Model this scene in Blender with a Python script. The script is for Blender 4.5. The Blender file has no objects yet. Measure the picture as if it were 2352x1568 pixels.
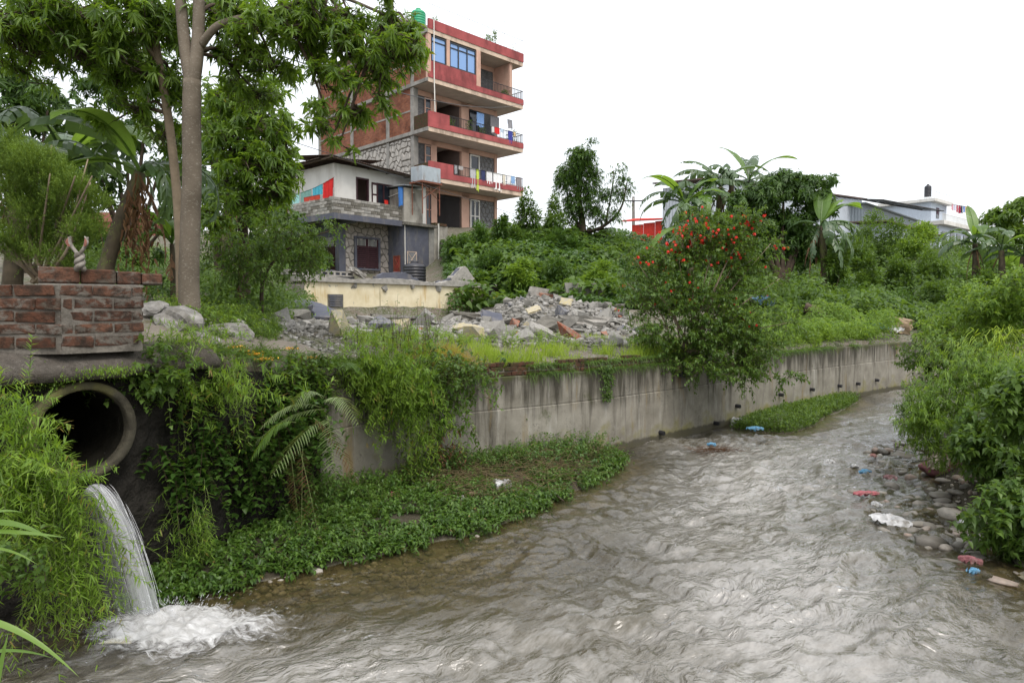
import bpy, bmesh, math, random
import numpy as np
from mathutils import Vector, Matrix

# ------------------------------------------------------------------ camera, sky, sun, exposure
SC = bpy.context.scene
COL = SC.collection
TILT = math.atan((784 - 710) / 1568.0)
CAMZ = 2.5
cam_d = bpy.data.cameras.new('camera'); cam = bpy.data.objects.new('camera', cam_d); COL.objects.link(cam)
cam_d.lens = 24.0; cam_d.sensor_width = 36.0; cam_d.clip_start = 0.05; cam_d.clip_end = 3000
cam.location = (0, 0, CAMZ); cam.rotation_euler = (math.pi / 2 - TILT, 0, 0)
SC.camera = cam

SUN_EL, SUN_AZ = math.radians(58), math.radians(155)      # azimuth clockwise from +Y: behind the camera, to the right
world = bpy.data.worlds.new('World'); SC.world = world; world.use_nodes = True
wn = world.node_tree; wn.nodes.clear()
w_out = wn.nodes.new('ShaderNodeOutputWorld')
w_sky = wn.nodes.new('ShaderNodeTexSky'); w_sky.sky_type = 'NISHITA'; w_sky.sun_disc = False
w_sky.sun_elevation = SUN_EL; w_sky.sun_rotation = SUN_AZ; w_sky.dust_density = 5.0; w_sky.air_density = 1.0
w_b1 = wn.nodes.new('ShaderNodeBackground'); w_b1.inputs[1].default_value = 0.05
wn.links.new(w_sky.outputs[0], w_b1.inputs[0])
# the closed white cloud deck in front of it (brighter overhead, as an overcast sky is)
w_geo = wn.nodes.new('ShaderNodeTexCoord'); w_sep = wn.nodes.new('ShaderNodeSeparateXYZ')
wn.links.new(w_geo.outputs['Generated'], w_sep.inputs[0])
w_mr = wn.nodes.new('ShaderNodeMapRange'); w_mr.inputs[1].default_value = 0.0; w_mr.inputs[2].default_value = 1.0
w_mr.inputs[3].default_value = 0.85; w_mr.inputs[4].default_value = 1.25
wn.links.new(w_sep.outputs[2], w_mr.inputs[0])
w_b2 = wn.nodes.new('ShaderNodeBackground'); w_b2.inputs[0].default_value = (0.97, 0.985, 1.0, 1)
wn.links.new(w_mr.outputs[0], w_b2.inputs[1])
w_add = wn.nodes.new('ShaderNodeAddShader')
wn.links.new(w_b1.outputs[0], w_add.inputs[0]); wn.links.new(w_b2.outputs[0], w_add.inputs[1])
wn.links.new(w_add.outputs[0], w_out.inputs[0])

sun_d = bpy.data.lights.new('sun', 'SUN'); sun = bpy.data.objects.new('sun', sun_d); COL.objects.link(sun)
sun_d.energy = 1.4; sun_d.angle = math.radians(26); sun_d.color = (1.0, 0.96, 0.90)
_sd = Vector((math.sin(SUN_AZ) * math.cos(SUN_EL), math.cos(SUN_AZ) * math.cos(SUN_EL), math.sin(SUN_EL)))
sun.rotation_euler = _sd.to_track_quat('Z', 'Y').to_euler()

SC.view_settings.view_transform = 'Standard'; SC.view_settings.look = 'None'
SC.view_settings.exposure = 0.36; SC.view_settings.gamma = 1.0
SC.render.engine = 'CYCLES'
SC.cycles.max_bounces = 7; SC.cycles.diffuse_bounces = 2; SC.cycles.glossy_bounces = 3
SC.cycles.transmission_bounces = 4; SC.cycles.transparent_max_bounces = 14
SC.cycles.caustics_reflective = False; SC.cycles.caustics_refractive = False
SC.cycles.use_denoising = True

# ------------------------------------------------------------------ helpers
rng = np.random.default_rng(11); random.seed(11)
F_PX = 1568.0
def at(u, v, y):
    """point at depth y (metres north of the camera) seen at (u, v) of a 2352 x 1568 picture"""
    cx, cy = (u - 1176) / F_PX, (784 - v) / F_PX
    c, s = math.cos(TILT), math.sin(TILT)
    dy, dz = c + cy * s, cy * c - s
    k = y / dy
    return Vector((cx * k, y, CAMZ + dz * k))
def onz(u, v, z):
    p = at(u, v, 1.0)
    k = (z - CAMZ) / (p.z - CAMZ)
    return Vector((p.x * k, k, z))

def hsh(ix, iy, seed):
    h = np.sin(ix * 127.1 + iy * 311.7 + seed * 74.7) * 43758.5453
    return h - np.floor(h)
def vnoise(x, y, seed=0):
    x = np.asarray(x, float); y = np.asarray(y, float)
    ix, iy = np.floor(x), np.floor(y); fx, fy = x - ix, y - iy
    fx = fx * fx * fx * (fx * (fx * 6 - 15) + 10); fy = fy * fy * fy * (fy * (fy * 6 - 15) + 10)
    a, b = hsh(ix, iy, seed), hsh(ix + 1, iy, seed); c, d = hsh(ix, iy + 1, seed), hsh(ix + 1, iy + 1, seed)
    return (a + (b - a) * fx) * (1 - fy) + (c + (d - c) * fx) * fy
def fbm(x, y, seed=0, octv=4):
    s, a, t = 0, 0.5, 0
    for i in range(octv):
        s = s + a * vnoise(np.asarray(x) * 2 ** i + 13.7 * i, np.asarray(y) * 2 ** i - 7.1 * i, seed + i); t += a; a *= 0.5
    return s / t

def world_of(o):
    m = o.matrix_basis.copy()
    if o.parent is not None:
        m = world_of(o.parent) @ o.matrix_parent_inverse @ m
    return m
def put(o, parent=None, local=False):
    COL.objects.link(o)
    if parent is not None:
        o.parent = parent
        if not local:
            o.matrix_parent_inverse = world_of(parent).inverted()
    return o
def tag(o, label=None, cat=None, group=None, kind=None):
    if label: o['label'] = label
    if cat: o['category'] = cat
    if group: o['group'] = group
    if kind: o['kind'] = kind
    return o
def empty(name, loc, label, cat, group=None, rz=0.0):
    o = bpy.data.objects.new(name, None); COL.objects.link(o)
    o.empty_display_size = 0.2; o.location = loc; o.rotation_euler = (0, 0, rz)
    return tag(o, label, cat, group)
def mesh_tri(name, V, F, tint=None, smooth=False):
    V = np.ascontiguousarray(V, dtype=np.float32); F = np.ascontiguousarray(F, dtype=np.int32)
    me = bpy.data.meshes.new(name); nv, nf = len(V), len(F); k = F.shape[1]
    me.vertices.add(nv); me.vertices.foreach_set('co', V.ravel())
    me.loops.add(nf * k); me.loops.foreach_set('vertex_index', F.ravel())
    me.polygons.add(nf); me.polygons.foreach_set('loop_start', np.arange(0, nf * k, k, dtype=np.int32))
    if smooth: me.polygons.foreach_set('use_smooth', np.ones(nf, dtype=bool))
    if tint is not None:
        a = me.attributes.new('tint', 'FLOAT', 'POINT'); a.data.foreach_set('value', np.ascontiguousarray(tint, dtype=np.float32))
    me.update(calc_edges=True)
    return me
def obj(name, me, mat, parent=None, local=False, **tags):
    if mat is not None and not me.materials: me.materials.append(mat)
    o = bpy.data.objects.new(name, me); put(o, parent, local)
    if tags: tag(o, **tags)
    return o
def grid_faces(nu, nv):
    i = np.arange(nu - 1)[:, None] * nv + np.arange(nv - 1)[None, :]
    return np.stack([i, i + nv, i + nv + 1, i + 1], -1).reshape(-1, 4)

class MB:
    """collects simple shapes into one mesh"""
    def __init__(s): s.v = []; s.f = []; s.uv = None
    def add(s, v, f):
        b = len(s.v); s.v += [tuple(p) for p in v]; s.f += [tuple(i + b for i in q) for q in f]; return s
    def box(s, x0, x1, y0, y1, z0, z1, M=None, jit=0.0):
        v = [Vector((x, y, z)) for z in (z0, z1) for y in (y0, y1) for x in (x0, x1)]
        if jit: v = [p + Vector((random.uniform(-jit, jit), random.uniform(-jit, jit), random.uniform(-jit, jit))) for p in v]
        if M is not None: v = [M @ p for p in v]
        return s.add(v, [(0, 2, 3, 1), (4, 5, 7, 6), (0, 1, 5, 4), (2, 6, 7, 3), (0, 4, 6, 2), (1, 3, 7, 5)])
    def bbox(s, x0, x1, y0, y1, z0, z1, b=0.01, M=None):
        """box with all edges chamfered"""
        bm = bmesh.new(); bmesh.ops.create_cube(bm, size=1)
        for w in bm.verts: w.co = Vector((x0 + (w.co.x + .5) * (x1 - x0), y0 + (w.co.y + .5) * (y1 - y0), z0 + (w.co.z + .5) * (z1 - z0)))
        bmesh.ops.bevel(bm, geom=bm.edges[:], offset=b, segments=1, affect='EDGES')
        bm.verts.index_update()
        v = [(M @ w.co) if M is not None else w.co.copy() for w in bm.verts]; f = [[w.index for w in q.verts] for q in bm.faces]
        bm.free(); return s.add(v, f)
    def tube(s, pts, rad, seg=8, cap=True):
        pts = [Vector(p) for p in pts]; n = len(pts)
        if not hasattr(rad, '__len__'): rad = [rad] * n
        ref = Vector((0.3, 0.2, 1)).normalized(); v = []
        prev = None
        for i, p in enumerate(pts):
            t = (pts[min(i + 1, n - 1)] - pts[max(i - 1, 0)])
            t = t.normalized() if t.length > 1e-9 else Vector((0, 0, 1))
            if prev is None:
                a = t.cross(ref)
                if a.length < 0.05: a = t.cross(Vector((1, 0, 0)))
            else: a = prev - t * prev.dot(t)
            a.normalize(); prev = a; b = t.cross(a)
            for k in range(seg):
                an = 2 * math.pi * k / seg
                v.append(p + (a * math.cos(an) + b * math.sin(an)) * rad[i])
        f = [(i * seg + k, i * seg + (k + 1) % seg, (i + 1) * seg + (k + 1) % seg, (i + 1) * seg + k) for i in range(n - 1) for k in range(seg)]
        if cap: f += [tuple(range(seg - 1, -1, -1)), tuple((n - 1) * seg + k for k in range(seg))]
        return s.add(v, f)
    def bar(s, p, q, r, seg=6): return s.tube([p, q], [r, r], seg)
    def prism(s, poly, z0, z1, M=None):
        n = len(poly); v = [Vector((x, y, z0)) for x, y in poly] + [Vector((x, y, z1)) for x, y in poly]
        if M is not None: v = [M @ p for p in v]
        return s.add(v, [tuple(range(n - 1, -1, -1)), tuple(range(n, 2 * n))] + [(i, (i + 1) % n, n + (i + 1) % n, n + i) for i in range(n)])
    def lathe(s, prof, c=(0, 0, 0), seg=24, M=None):
        v = []; n = len(prof)
        for r, z in prof:
            for k in range(seg):
                a = 2 * math.pi * k / seg; p = Vector((r * math.cos(a), r * math.sin(a), z))
                v.append((M @ p if M is not None else p) + Vector(c))
        f = [(i * seg + k, i * seg + (k + 1) % seg, (i + 1) * seg + (k + 1) % seg, (i + 1) * seg + k) for i in range(n - 1) for k in range(seg)]
        return s.add(v, f)
    def mesh(s, name, smooth=False):
        me = bpy.data.meshes.new(name); me.from_pydata(s.v, [], s.f)
        if smooth: me.polygons.foreach_set('use_smooth', [True] * len(me.polygons))
        me.update(); return me
    def build(s, name, mat, parent=None, local=False, smooth=False, **tags):
        return obj(name, s.mesh(name, smooth), mat, parent, local, **tags)

def curve_pts(pts, n=6):
    """Catmull-Rom through pts"""
    P = [Vector(p) for p in pts]; P = [P[0] * 2 - P[1]] + P + [P[-1] * 2 - P[-2]]; out = []
    for i in range(1, len(P) - 2):
        for k in range(n):
            t = k / n
            out.append(0.5 * ((2 * P[i]) + (P[i + 1] - P[i - 1]) * t + (2 * P[i - 1] - 5 * P[i] + 4 * P[i + 1] - P[i + 2]) * t * t + (3 * P[i] - P[i - 1] - 3 * P[i + 1] + P[i + 2]) * t ** 3))
    out.append(P[-2]); return out
def limb(mb, pts, r0, r1, seg=8, n=6, wob=0.0, flare=0.0):
    c = curve_pts(pts, n); m = len(c); r = []
    for i, p in enumerate(c):
        t = i / (m - 1); rr = r0 + (r1 - r0) * t
        if flare: rr *= 1 + flare * math.exp(-t * 14)
        r.append(rr * (1 + random.uniform(-wob, wob)))
    mb.tube(c, r, seg); return c

# ------------------------------------------------------------------ materials
class S:
    def __init__(s, name):
        s.m = bpy.data.materials.new(name); s.m.use_nodes = True; s.t = s.m.node_tree; s.t.nodes.clear()
        s.o = s.t.nodes.new('ShaderNodeOutputMaterial'); s.tc = None
    def node(s, typ, ins=None, **pr):
        n = s.t.nodes.new(typ)
        for k, v in pr.items(): setattr(n, k, v)
        for k, v in (ins or {}).items():
            if isinstance(v, bpy.types.NodeSocket): s.t.links.new(v, n.inputs[k])
            else:
                d = n.inputs[k]
                if hasattr(v, '__len__') and d.type == 'RGBA' and len(v) == 3: v = (*v, 1)
                d.default_value = v
        return n
    def co(s, k='Object'):
        if s.tc is None: s.tc = s.t.nodes.new('ShaderNodeTexCoord')
        return s.tc.outputs[k]
    def mp(s, vec, scale=(1, 1, 1), rot=(0, 0, 0), loc=(0, 0, 0)):
        return s.node('ShaderNodeMapping', {'Vector': vec, 'Scale': scale, 'Rotation': rot, 'Location': loc}).outputs[0]
    def noise(s, vec, scale=5, detail=4, rough=0.55, dist=0.0):
        return s.node('ShaderNodeTexNoise', {'Vector': vec, 'Scale': scale, 'Detail': detail, 'Roughness': rough, 'Distortion': dist}).outputs[0]
    def vor(s, vec, scale=5, feature='F1', out='Distance'):
        return s.node('ShaderNodeTexVoronoi', {'Vector': vec, 'Scale': scale}, feature=feature).outputs[out]
    def ramp(s, fac, stops, interp='LINEAR'):
        n = s.node('ShaderNodeValToRGB', {'Fac': fac}); r = n.color_ramp; r.interpolation = interp
        while len(r.elements) < len(stops): r.elements.new(0.5)
        for e, (p, c) in zip(r.elements, stops):
            e.position = p; e.color = (c, c, c, 1) if not hasattr(c, '__len__') else (*c[:3], 1)
        return n.outputs[0]
    def mix(s, fac, a, b, blend='MIX'):
        n = s.node('ShaderNodeMix', data_type='RGBA', blend_type=blend)
        for i, v in ((0, fac), (6, a), (7, b)):
            if isinstance(v, bpy.types.NodeSocket): s.t.links.new(v, n.inputs[i])
            else: n.inputs[i].default_value = v if i == 0 else (*v[:3], 1)
        return n.outputs[2]
    def math(s, op, a, b=0.0, clamp=False):
        return s.node('ShaderNodeMath', {0: a, 1: b}, operation=op, use_clamp=clamp).outputs[0]
    def xyz(s, vec): return s.node('ShaderNodeSeparateXYZ', {0: vec}).outputs
    def attr(s, name): return s.node('ShaderNodeAttribute', attribute_name=name).outputs['Fac']
    def bump(s, h, strength=0.4, dist=0.02, normal=None):
        i = {'Height': h, 'Strength': strength, 'Distance': dist}
        if normal is not None: i['Normal'] = normal
        return s.node('ShaderNodeBump', i).outputs[0]
    def pbr(s, col, rough=0.8, normal=None, spec=0.3, metal=0.0, **kw):
        i = {'Base Color': col, 'Roughness': rough, 'Specular IOR Level': spec, 'Metallic': metal}
        if normal is not None: i['Normal'] = normal
        i.update(kw)
        return s.node('ShaderNodeBsdfPrincipled', i).outputs[0]
    def mixs(s, fac, a, b):
        n = s.node('ShaderNodeMixShader')
        for i, v in ((0, fac), (1, a), (2, b)):
            if isinstance(v, bpy.types.NodeSocket): s.t.links.new(v, n.inputs[i])
            else: n.inputs[i].default_value = v
        return n.outputs[0]
    def out(s, sh): s.t.links.new(sh, s.o.inputs[0]); return s.m

def sc(c, k): return tuple(min(1, x * k) for x in c)
def plain(name, col, rough=0.8, var=0.25, scale=6.0, bump=0.25, bscale=30, spec=0.3, metal=0.0, dirt=None, bd=0.01):
    s = S(name); c = s.co()
    n1 = s.noise(c, scale, 5); col1 = s.ramp(n1, [(0.3, sc(col, 1 - var)), (0.7, sc(col, 1 + var))])
    if dirt:
        n3 = s.noise(s.mp(c, (1, 1, 0.35)), scale * 0.6, 6, 0.65)
        col1 = s.mix(s.ramp(n3, [(0.5, 0.0), (0.68, 0.85)]), col1, dirt)
    b = s.bump(s.noise(c, bscale, 5, 0.6), bump, bd)
    return s.out(s.pbr(col1, rough, b, spec, metal))
def leafmat(name, dark, mid, light, trans=0.35, rough=0.42, spec=0.35, odd=None):
    s = S(name); t = s.attr('tint')
    st = [(0.0, dark), (0.5, mid), (0.95, light)]
    if odd: st = [(0.0, dark), (0.45, mid), (0.9, light), (0.965, light), (0.975, odd)]
    col = s.ramp(t, st)
    col = s.mix(s.ramp(s.noise(s.co(), 2.0, 3), [(0.35, 0.0), (0.65, 0.35)]), col, sc(light, 0.8))
    p = s.pbr(col, rough, None, spec)
    tr = s.node('ShaderNodeBsdfTranslucent', {'Color': s.mix(0.6, col, (min(1, light[0] * 1.8), min(1, light[1] * 1.7), light[2] * 0.7))}).outputs[0]
    return s.out(s.mixs(trans, p, tr))

# ------------------------------------------------------------------ foliage: many leaves in one mesh
def _tp(v, f): return np.array(v, float), np.array(f, int)
TPL = {
    'oval': _tp([(0, 0, 0), (-.5, .42, .10), (0, .45, -.03), (.5, .42, .10), (0, 1, -.12)], [(0, 3, 2), (0, 2, 1), (2, 3, 4), (2, 4, 1)]),
    'heart': _tp([(0, 0, 0), (-.52, .10, .05), (-.42, .5, .10), (0, .45, -.02), (.42, .5, .10), (.52, .10, .05), (0, 1, -.15)],
                 [(0, 3, 1), (1, 3, 2), (2, 3, 6), (3, 4, 6), (3, 5, 4), (0, 5, 3)]),
    'long': _tp([(0, 0, 0), (-.42, .3, .05), (0, .3, -.02), (.42, .3, .05), (-.40, .66, .0), (0, .66, -.06), (.40, .66, .0), (0, 1, -.2)],
                [(0, 2, 1), (0, 3, 2), (1, 2, 5), (1, 5, 4), (2, 3, 6), (2, 6, 5), (4, 5, 7), (5, 6, 7)]),
    'blade': _tp([(-.5, 0, 0), (.5, 0, 0), (-.45, .4, 0), (.45, .4, 0), (-.28, .75, 0), (.28, .75, 0), (0, 1, 0)],
                 [(0, 1, 3), (0, 3, 2), (2, 3, 5), (2, 5, 4), (4, 5, 6)]),
    'tri': _tp([(-.5, 0, 0), (.5, 0, 0), (0, 1, 0)], [(0, 1, 2)]),
    'dia': _tp([(0, 0, 0), (.5, .5, .06), (0, 1, 0), (-.5, .5, .06)], [(0, 1, 2), (0, 2, 3)]),
}
def nrm(a): return a / np.maximum(np.linalg.norm(a, axis=-1, keepdims=True), 1e-9)
def rvec(n): return nrm(rng.normal(size=(n, 3)))
class Fol:
    def __init__(s): s.V = []; s.F = []; s.T = []; s.n = 0
    def add(s, tpl, P, D, U=None, L=0.1, W=0.04, tint=None, droop=0.0):
        P = np.asarray(P, float); n = len(P)
        if n == 0: return s
        D = nrm(np.asarray(D, float) * np.ones((n, 1)))
        U = np.tile([0, 0, 1.0], (n, 1)) if U is None else np.asarray(U, float)
        X = np.cross(D, U); bad = np.linalg.norm(X, axis=1) < 1e-3; X[bad] = np.cross(D[bad], [1, 0.1, 0]); X = nrm(X); N = np.cross(X, D)
        L = np.broadcast_to(L, (n,)).astype(float); W = np.broadcast_to(W, (n,)).astype(float); dr = np.broadcast_to(droop, (n,)).astype(float)
        tv, tf = TPL[tpl]; k = len(tv)
        V = P[:, None, :] + D[:, None, :] * (tv[None, :, 1:2] * L[:, None, None]) + X[:, None, :] * (tv[None, :, 0:1] * W[:, None, None]) + N[:, None, :] * (tv[None, :, 2:3] * L[:, None, None])
        V[:, :, 2] -= (tv[None, :, 1] ** 2) * (dr * L)[:, None]
        tint = rng.random(n) if tint is None else np.broadcast_to(tint, (n,))
        s.V.append(V.reshape(-1, 3)); s.F.append((tf[None] + (np.arange(n) * k)[:, None, None] + s.n).reshape(-1, 3))
        s.T.append(np.repeat(tint, k)); s.n += n * k
        return s
    def rods(s, A, B, ra, rb=None, tint=0.5):
        """thin three-sided twigs from A to B"""
        A = np.asarray(A, float); B = np.asarray(B, float); n = len(A)
        if n == 0: return s
        D = nrm(B - A); X = np.cross(D, [0.31, 0.2, 0.93]); X = nrm(X); Y = np.cross(D, X)
        ra = np.broadcast_to(ra, (n,)).astype(float); rb = ra * 0.5 if rb is None else np.broadcast_to(rb, (n,)).astype(float)
        V = []
        for k in range(3):
            a = 2 * math.pi * k / 3; d = X * math.cos(a) + Y * math.sin(a)
            V.append(A + d * ra[:, None]); V.append(B + d * rb[:, None])
        V = np.stack(V, 1)
        f = []
        for k in range(3):
            a0, b0, a1, b1 = 2 * k, 2 * k + 1, (2 * k + 2) % 6, (2 * k + 3) % 6
            f += [(a0, a1, b1), (a0, b1, b0)]
        f = np.array(f)
        s.V.append(V.reshape(-1, 3)); s.F.append((f[None] + (np.arange(n) * 6)[:, None, None] + s.n).reshape(-1, 3))
        s.T.append(np.full(n * 6, tint)); s.n += n * 6
        return s
    def mesh(s, name): return mesh_tri(name, np.concatenate(s.V), np.concatenate(s.F), np.clip(np.concatenate(s.T), 0, 1))
    def build(s, name, mat, parent=None, **tags):
        if parent is not None and name not in ('frond', 'leaf'): tags.setdefault('kind', 'stuff')      # leaves and twigs nobody could count
        return obj(name, s.mesh(name), mat, parent, **tags)

def ball(n, c, r, lumps=9, spread=0.42, fill=0.5):
    """n points in a lumpy ellipsoid; returns points, outward directions"""
    c = np.array(c, float); r = np.array(r, float) * np.ones(3)
    d = rvec(lumps); rad = rng.uniform(0.35, 0.85, lumps)[:, None]
    cen = d * rad; k = rng.integers(0, lumps, n)
    q = rvec(n) * (rng.random((n, 1)) ** fill) * (spread * rng.uniform(0.7, 1.25, lumps))[k][:, None]
    P = cen[k] + q
    return c + P * r, nrm(nrm(q) * 0.6 + nrm(P) * 0.6)
def whorls(F, P, A, n=9, L=0.15, W=0.035, droop=0.35, tint=None, tpl='long', open_=0.9, along=0.45):
    m = len(P); Pk = np.repeat(P, n, 0); Ak = np.repeat(nrm(A), n, 0)
    R = rvec(m * n); R = nrm(R - Ak * np.sum(R * Ak, 1, keepdims=True))
    D = nrm(Ak * along + R * open_ + rng.normal(size=R.shape) * 0.18)
    t = np.repeat(rng.random(m), n) * 0.6 + rng.random(m * n) * 0.4 if tint is None else tint
    F.add(tpl, Pk - Ak * rng.uniform(0, 0.05, (m * n, 1)), D, Ak + np.array([0, 0, 0.4]), L * rng.uniform(0.65, 1.2, m * n), W * rng.uniform(0.8, 1.2, m * n), t, droop)
    return F
def leafball(F, c, r, n, L, W, tpl='oval', droop=0.2, lumps=9, spread=0.42, up=0.3, fill=0.5, tb=0.0):
    P, O = ball(n, c, r, lumps, spread, fill)
    D = nrm(O * 0.7 + rvec(n) * 0.7 + np.array([0, 0, up]))
    F.add(tpl, P, D, rvec(n) * 0.5 + np.array([0, 0, 1.0]), L * rng.uniform(0.6, 1.25, n), W * rng.uniform(0.7, 1.2, n), np.clip(rng.random(n) * 0.75 + tb + 0.25 * vnoise(P[:, 0] * 2.1, P[:, 2] * 2.1, 4), 0, 0.97), droop)
    return P
# ------------------------------------------------------------------ terrain
WALL = [(-2.42, 8.55), (-1.58, 9.6), (0.73, 11.1), (2.66, 12.75), (4.4, 14.4), (6.2, 16.1), (8.4, 18.1), (11.3, 20.6), (14.0, 22.6), (18, 25), (24, 29)]
BANK = [(-16, 0.5), (-6.2, 3.4), (-4.35, 5.0), (-3.55, 5.75), (-3.05, 6.6), (-2.75, 7.4)] + WALL
RIGHT = [(4.6, -4), (4.75, 3), (4.85, 5.2), (5.15, 7.2), (5.9, 9.2), (7.1, 11.6), (9.4, 14.6), (12.2, 18.0), (15.5, 20.6), (20, 23.5), (26, 27)]
SILT1 = [(-3.25, 5.55), (-2.85, 5.76), (-2.28, 6.2), (-1.22, 6.94), (-.37, 7.54), (.125, 8.17), (.92, 9.33), (1.77, 10.9), (1.75, 11.6), (0.73, 11.3), (-1.58, 9.9), (-2.6, 8.6), (-3.4, 6.2)]
SILT2 = [(4.55, 14.2), (5.1, 13.65), (5.6, 13.6), (6.4, 14.4), (7.3, 15.8), (8.6, 17.3), (9.7, 18.9), (9.0, 18.9), (6.2, 16.3)]
def in_poly(x, y, poly):
    x = np.asarray(x, float); y = np.asarray(y, float); r = np.zeros(x.shape, bool); n = len(poly)
    for i in range(n):
        x0, y0 = poly[i]; x1, y1 = poly[(i + 1) % n]
        if y0 == y1: continue
        c = ((y0 > y) != (y1 > y)) & (x < (x1 - x0) * (y - y0) / (y1 - y0) + x0); r ^= c
    return r
def d_line(x, y, L, closed=False):
    x = np.asarray(x, float); y = np.asarray(y, float); d = np.full(x.shape, 1e9)
    pts = list(L) + ([L[0]] if closed else [])
    for (x0, y0), (x1, y1) in zip(pts[:-1], pts[1:]):
        dx, dy = x1 - x0, y1 - y0; t = np.clip(((x - x0) * dx + (y - y0) * dy) / (dx * dx + dy * dy), 0, 1)
        d = np.minimum(d, np.hypot(x - x0 - t * dx, y - y0 - t * dy))
    return d
BANK_POLY = BANK + [(60, 40), (900, 500), (900, 1500), (-900, 1500), (-900, -40)]
RIGHT_POLY = RIGHT + [(60, 38), (900, 480), (900, -40), (4.6, -40)]
CP = []
def cp(u, v, d): p = at(u, v, d); CP.append((p.x, p.y, p.z))
for x, y, z in [(-16, .5, 2.3), (-6.2, 3.4, 2.2), (-4.35, 5.0, 2.15), (-3.55, 5.75, 2.12), (-3.0, 6.6, 2.0), (-2.75, 7.4, 1.88), (-2.42, 8.5, 1.75), (-1.5, 9.8, 1.56),
                (.73, 11.2, 1.56), (2.66, 12.9, 1.5), (6.2, 16.4, 1.48), (11.3, 20.8, 1.46), (18, 25.2, 1.5), (24, 29.3, 1.8)]: CP.append((x, y, z))
for a in [(435, 722, 8), (600, 748, 9), (350, 735, 7.5), (900, 785, 11), (1100, 788, 13), (1300, 780, 15), (1450, 785, 16.5), (640, 745, 14), (780, 742, 18), (960, 742, 20),
          (1120, 738, 21), (1240, 682, 23.5), (1190, 684, 25.5), (1300, 700, 22), (1330, 722, 20), (1400, 715, 25), (1500, 712, 25), (1760, 715, 24), (1900, 748, 23), (2060, 772, 23.5),
          (600, 690, 18), (560, 640, 26), (660, 620, 29), (300, 640, 14), (100, 640, 12), (-200, 640, 12), (300, 560, 30), (600, 585, 36),
          (1050, 590, 34), (1200, 575, 35), (1350, 572, 37), (1450, 575, 39), (1600, 610, 37), (1800, 630, 37), (2000, 635, 39), (2200, 612, 44), (2400, 600, 46),
          (1200, 655, 29.5), (1400, 650, 31), (1600, 668, 31), (1800, 690, 30), (2000, 705, 31), (2200, 700, 34), (1000, 525, 43), (1180, 525, 48), (700, 520, 52),
          (1500, 560, 55), (1900, 560, 55), (2250, 570, 60), (1200, 590, 95), (300, 590, 90), (2300, 590, 95)]: cp(*a)
# terrace behind the ruined yellow wall
YW0 = Vector((-6.75, 22.0, 0)); YWD = Vector((.656, .755, 0)); YWN = Vector((.755, -.656, 0))
for s_ in (0.3, 3, 6, 9):
    for off, z in ((-0.45, 3.3), (-4, 3.5), (0.35, 1.95), (1.6, 2.0)):
        q = YW0 + YWD * s_ + YWN * off; CP.append((q.x, q.y, z))
for x, y, z in [(-9.5, 32.5, 3.95), (-5.5, 36.5, 4.0), (-8, 30, 3.75), (-4, 33, 3.85), (-7,32.5,3.9)]: CP.append((x, y, z))
for x, y, z in [(-300, 200, 9), (300, 200, 9), (0, 400, 9), (-300, 900, 9), (300, 900, 9), (-120, 20, 5), (160, 120, 8)]: CP.append((x, y, z))
CPA = np.array(CP)
_A = np.hypot(CPA[:, None, 0] - CPA[None, :, 0], CPA[:, None, 1] - CPA[None, :, 1]); _n = len(CPA)
_K = np.zeros((_n + 1, _n + 1)); _K[:_n, :_n] = _A - np.eye(_n) * 0.15; _K[:_n, _n] = 1; _K[_n, :_n] = 1
_W = np.linalg.solve(_K, np.append(CPA[:, 2], 0))
def bank_h(x, y):
    x = np.asarray(x, float); y = np.asarray(y, float); sh = x.shape; x = x.ravel(); y = y.ravel(); out = np.empty(len(x))
    for i in range(0, len(x), 40000):
        a = np.hypot(x[i:i + 40000, None] - CPA[None, :, 0], y[i:i + 40000, None] - CPA[None, :, 1]); out[i:i + 40000] = a @ _W[:_n] + _W[_n]
    return np.clip(out, 1.0, 14).reshape(sh)
def ground_h(x, y):
    x = np.asarray(x, float); y = np.asarray(y, float)
    left = in_poly(x, y, BANK_POLY); right = in_poly(x, y, RIGHT_POLY) & ~left
    s1 = in_poly(x, y, SILT1); s2 = in_poly(x, y, SILT2)
    dB, dR = d_line(x, y, BANK), d_line(x, y, RIGHT)
    d1, d2 = d_line(x, y, SILT1, True), d_line(x, y, SILT2, True)
    rough = (fbm(x * 1.7, y * 1.7, 3) - 0.5)
    shore = np.minimum(np.minimum(d1, d2), dR * 0.8)
    bed = -0.42 * (1 - np.exp(-shore / 1.15)) - 0.02 + rough * 0.06
    calm = np.exp(-((x + 0.3) ** 2 / 3.0 + (y - 6.6) ** 2 / 0.9)); bed = bed * (1 - 0.45 * calm)
    silt = 0.02 + 0.16 * (1 - np.exp(-np.minimum(np.where(s1, d1, 9), np.where(s2, d2, 9)) / 0.35)) + rough * 0.05
    h = np.where(s1 | s2, silt, bed)
    rb = 0.04 + np.minimum(dR * 0.62, 0.35 + dR * 0.16) + rough * 0.12; rb = np.minimum(rb, 1.9)
    h = np.where(right, rb, h)
    lb = bank_h(x, y) + rough * 0.16
    # the bank drops to the bed just behind the face of the wall
    t = np.clip((dB - 0.12) / 0.10, 0, 1)
    h = np.where(left, -0.1 * (1 - t) + lb * t, h)
    return h
def zg(x, y): return float(ground_h(np.array([x]), np.array([y]))[0])

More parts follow.
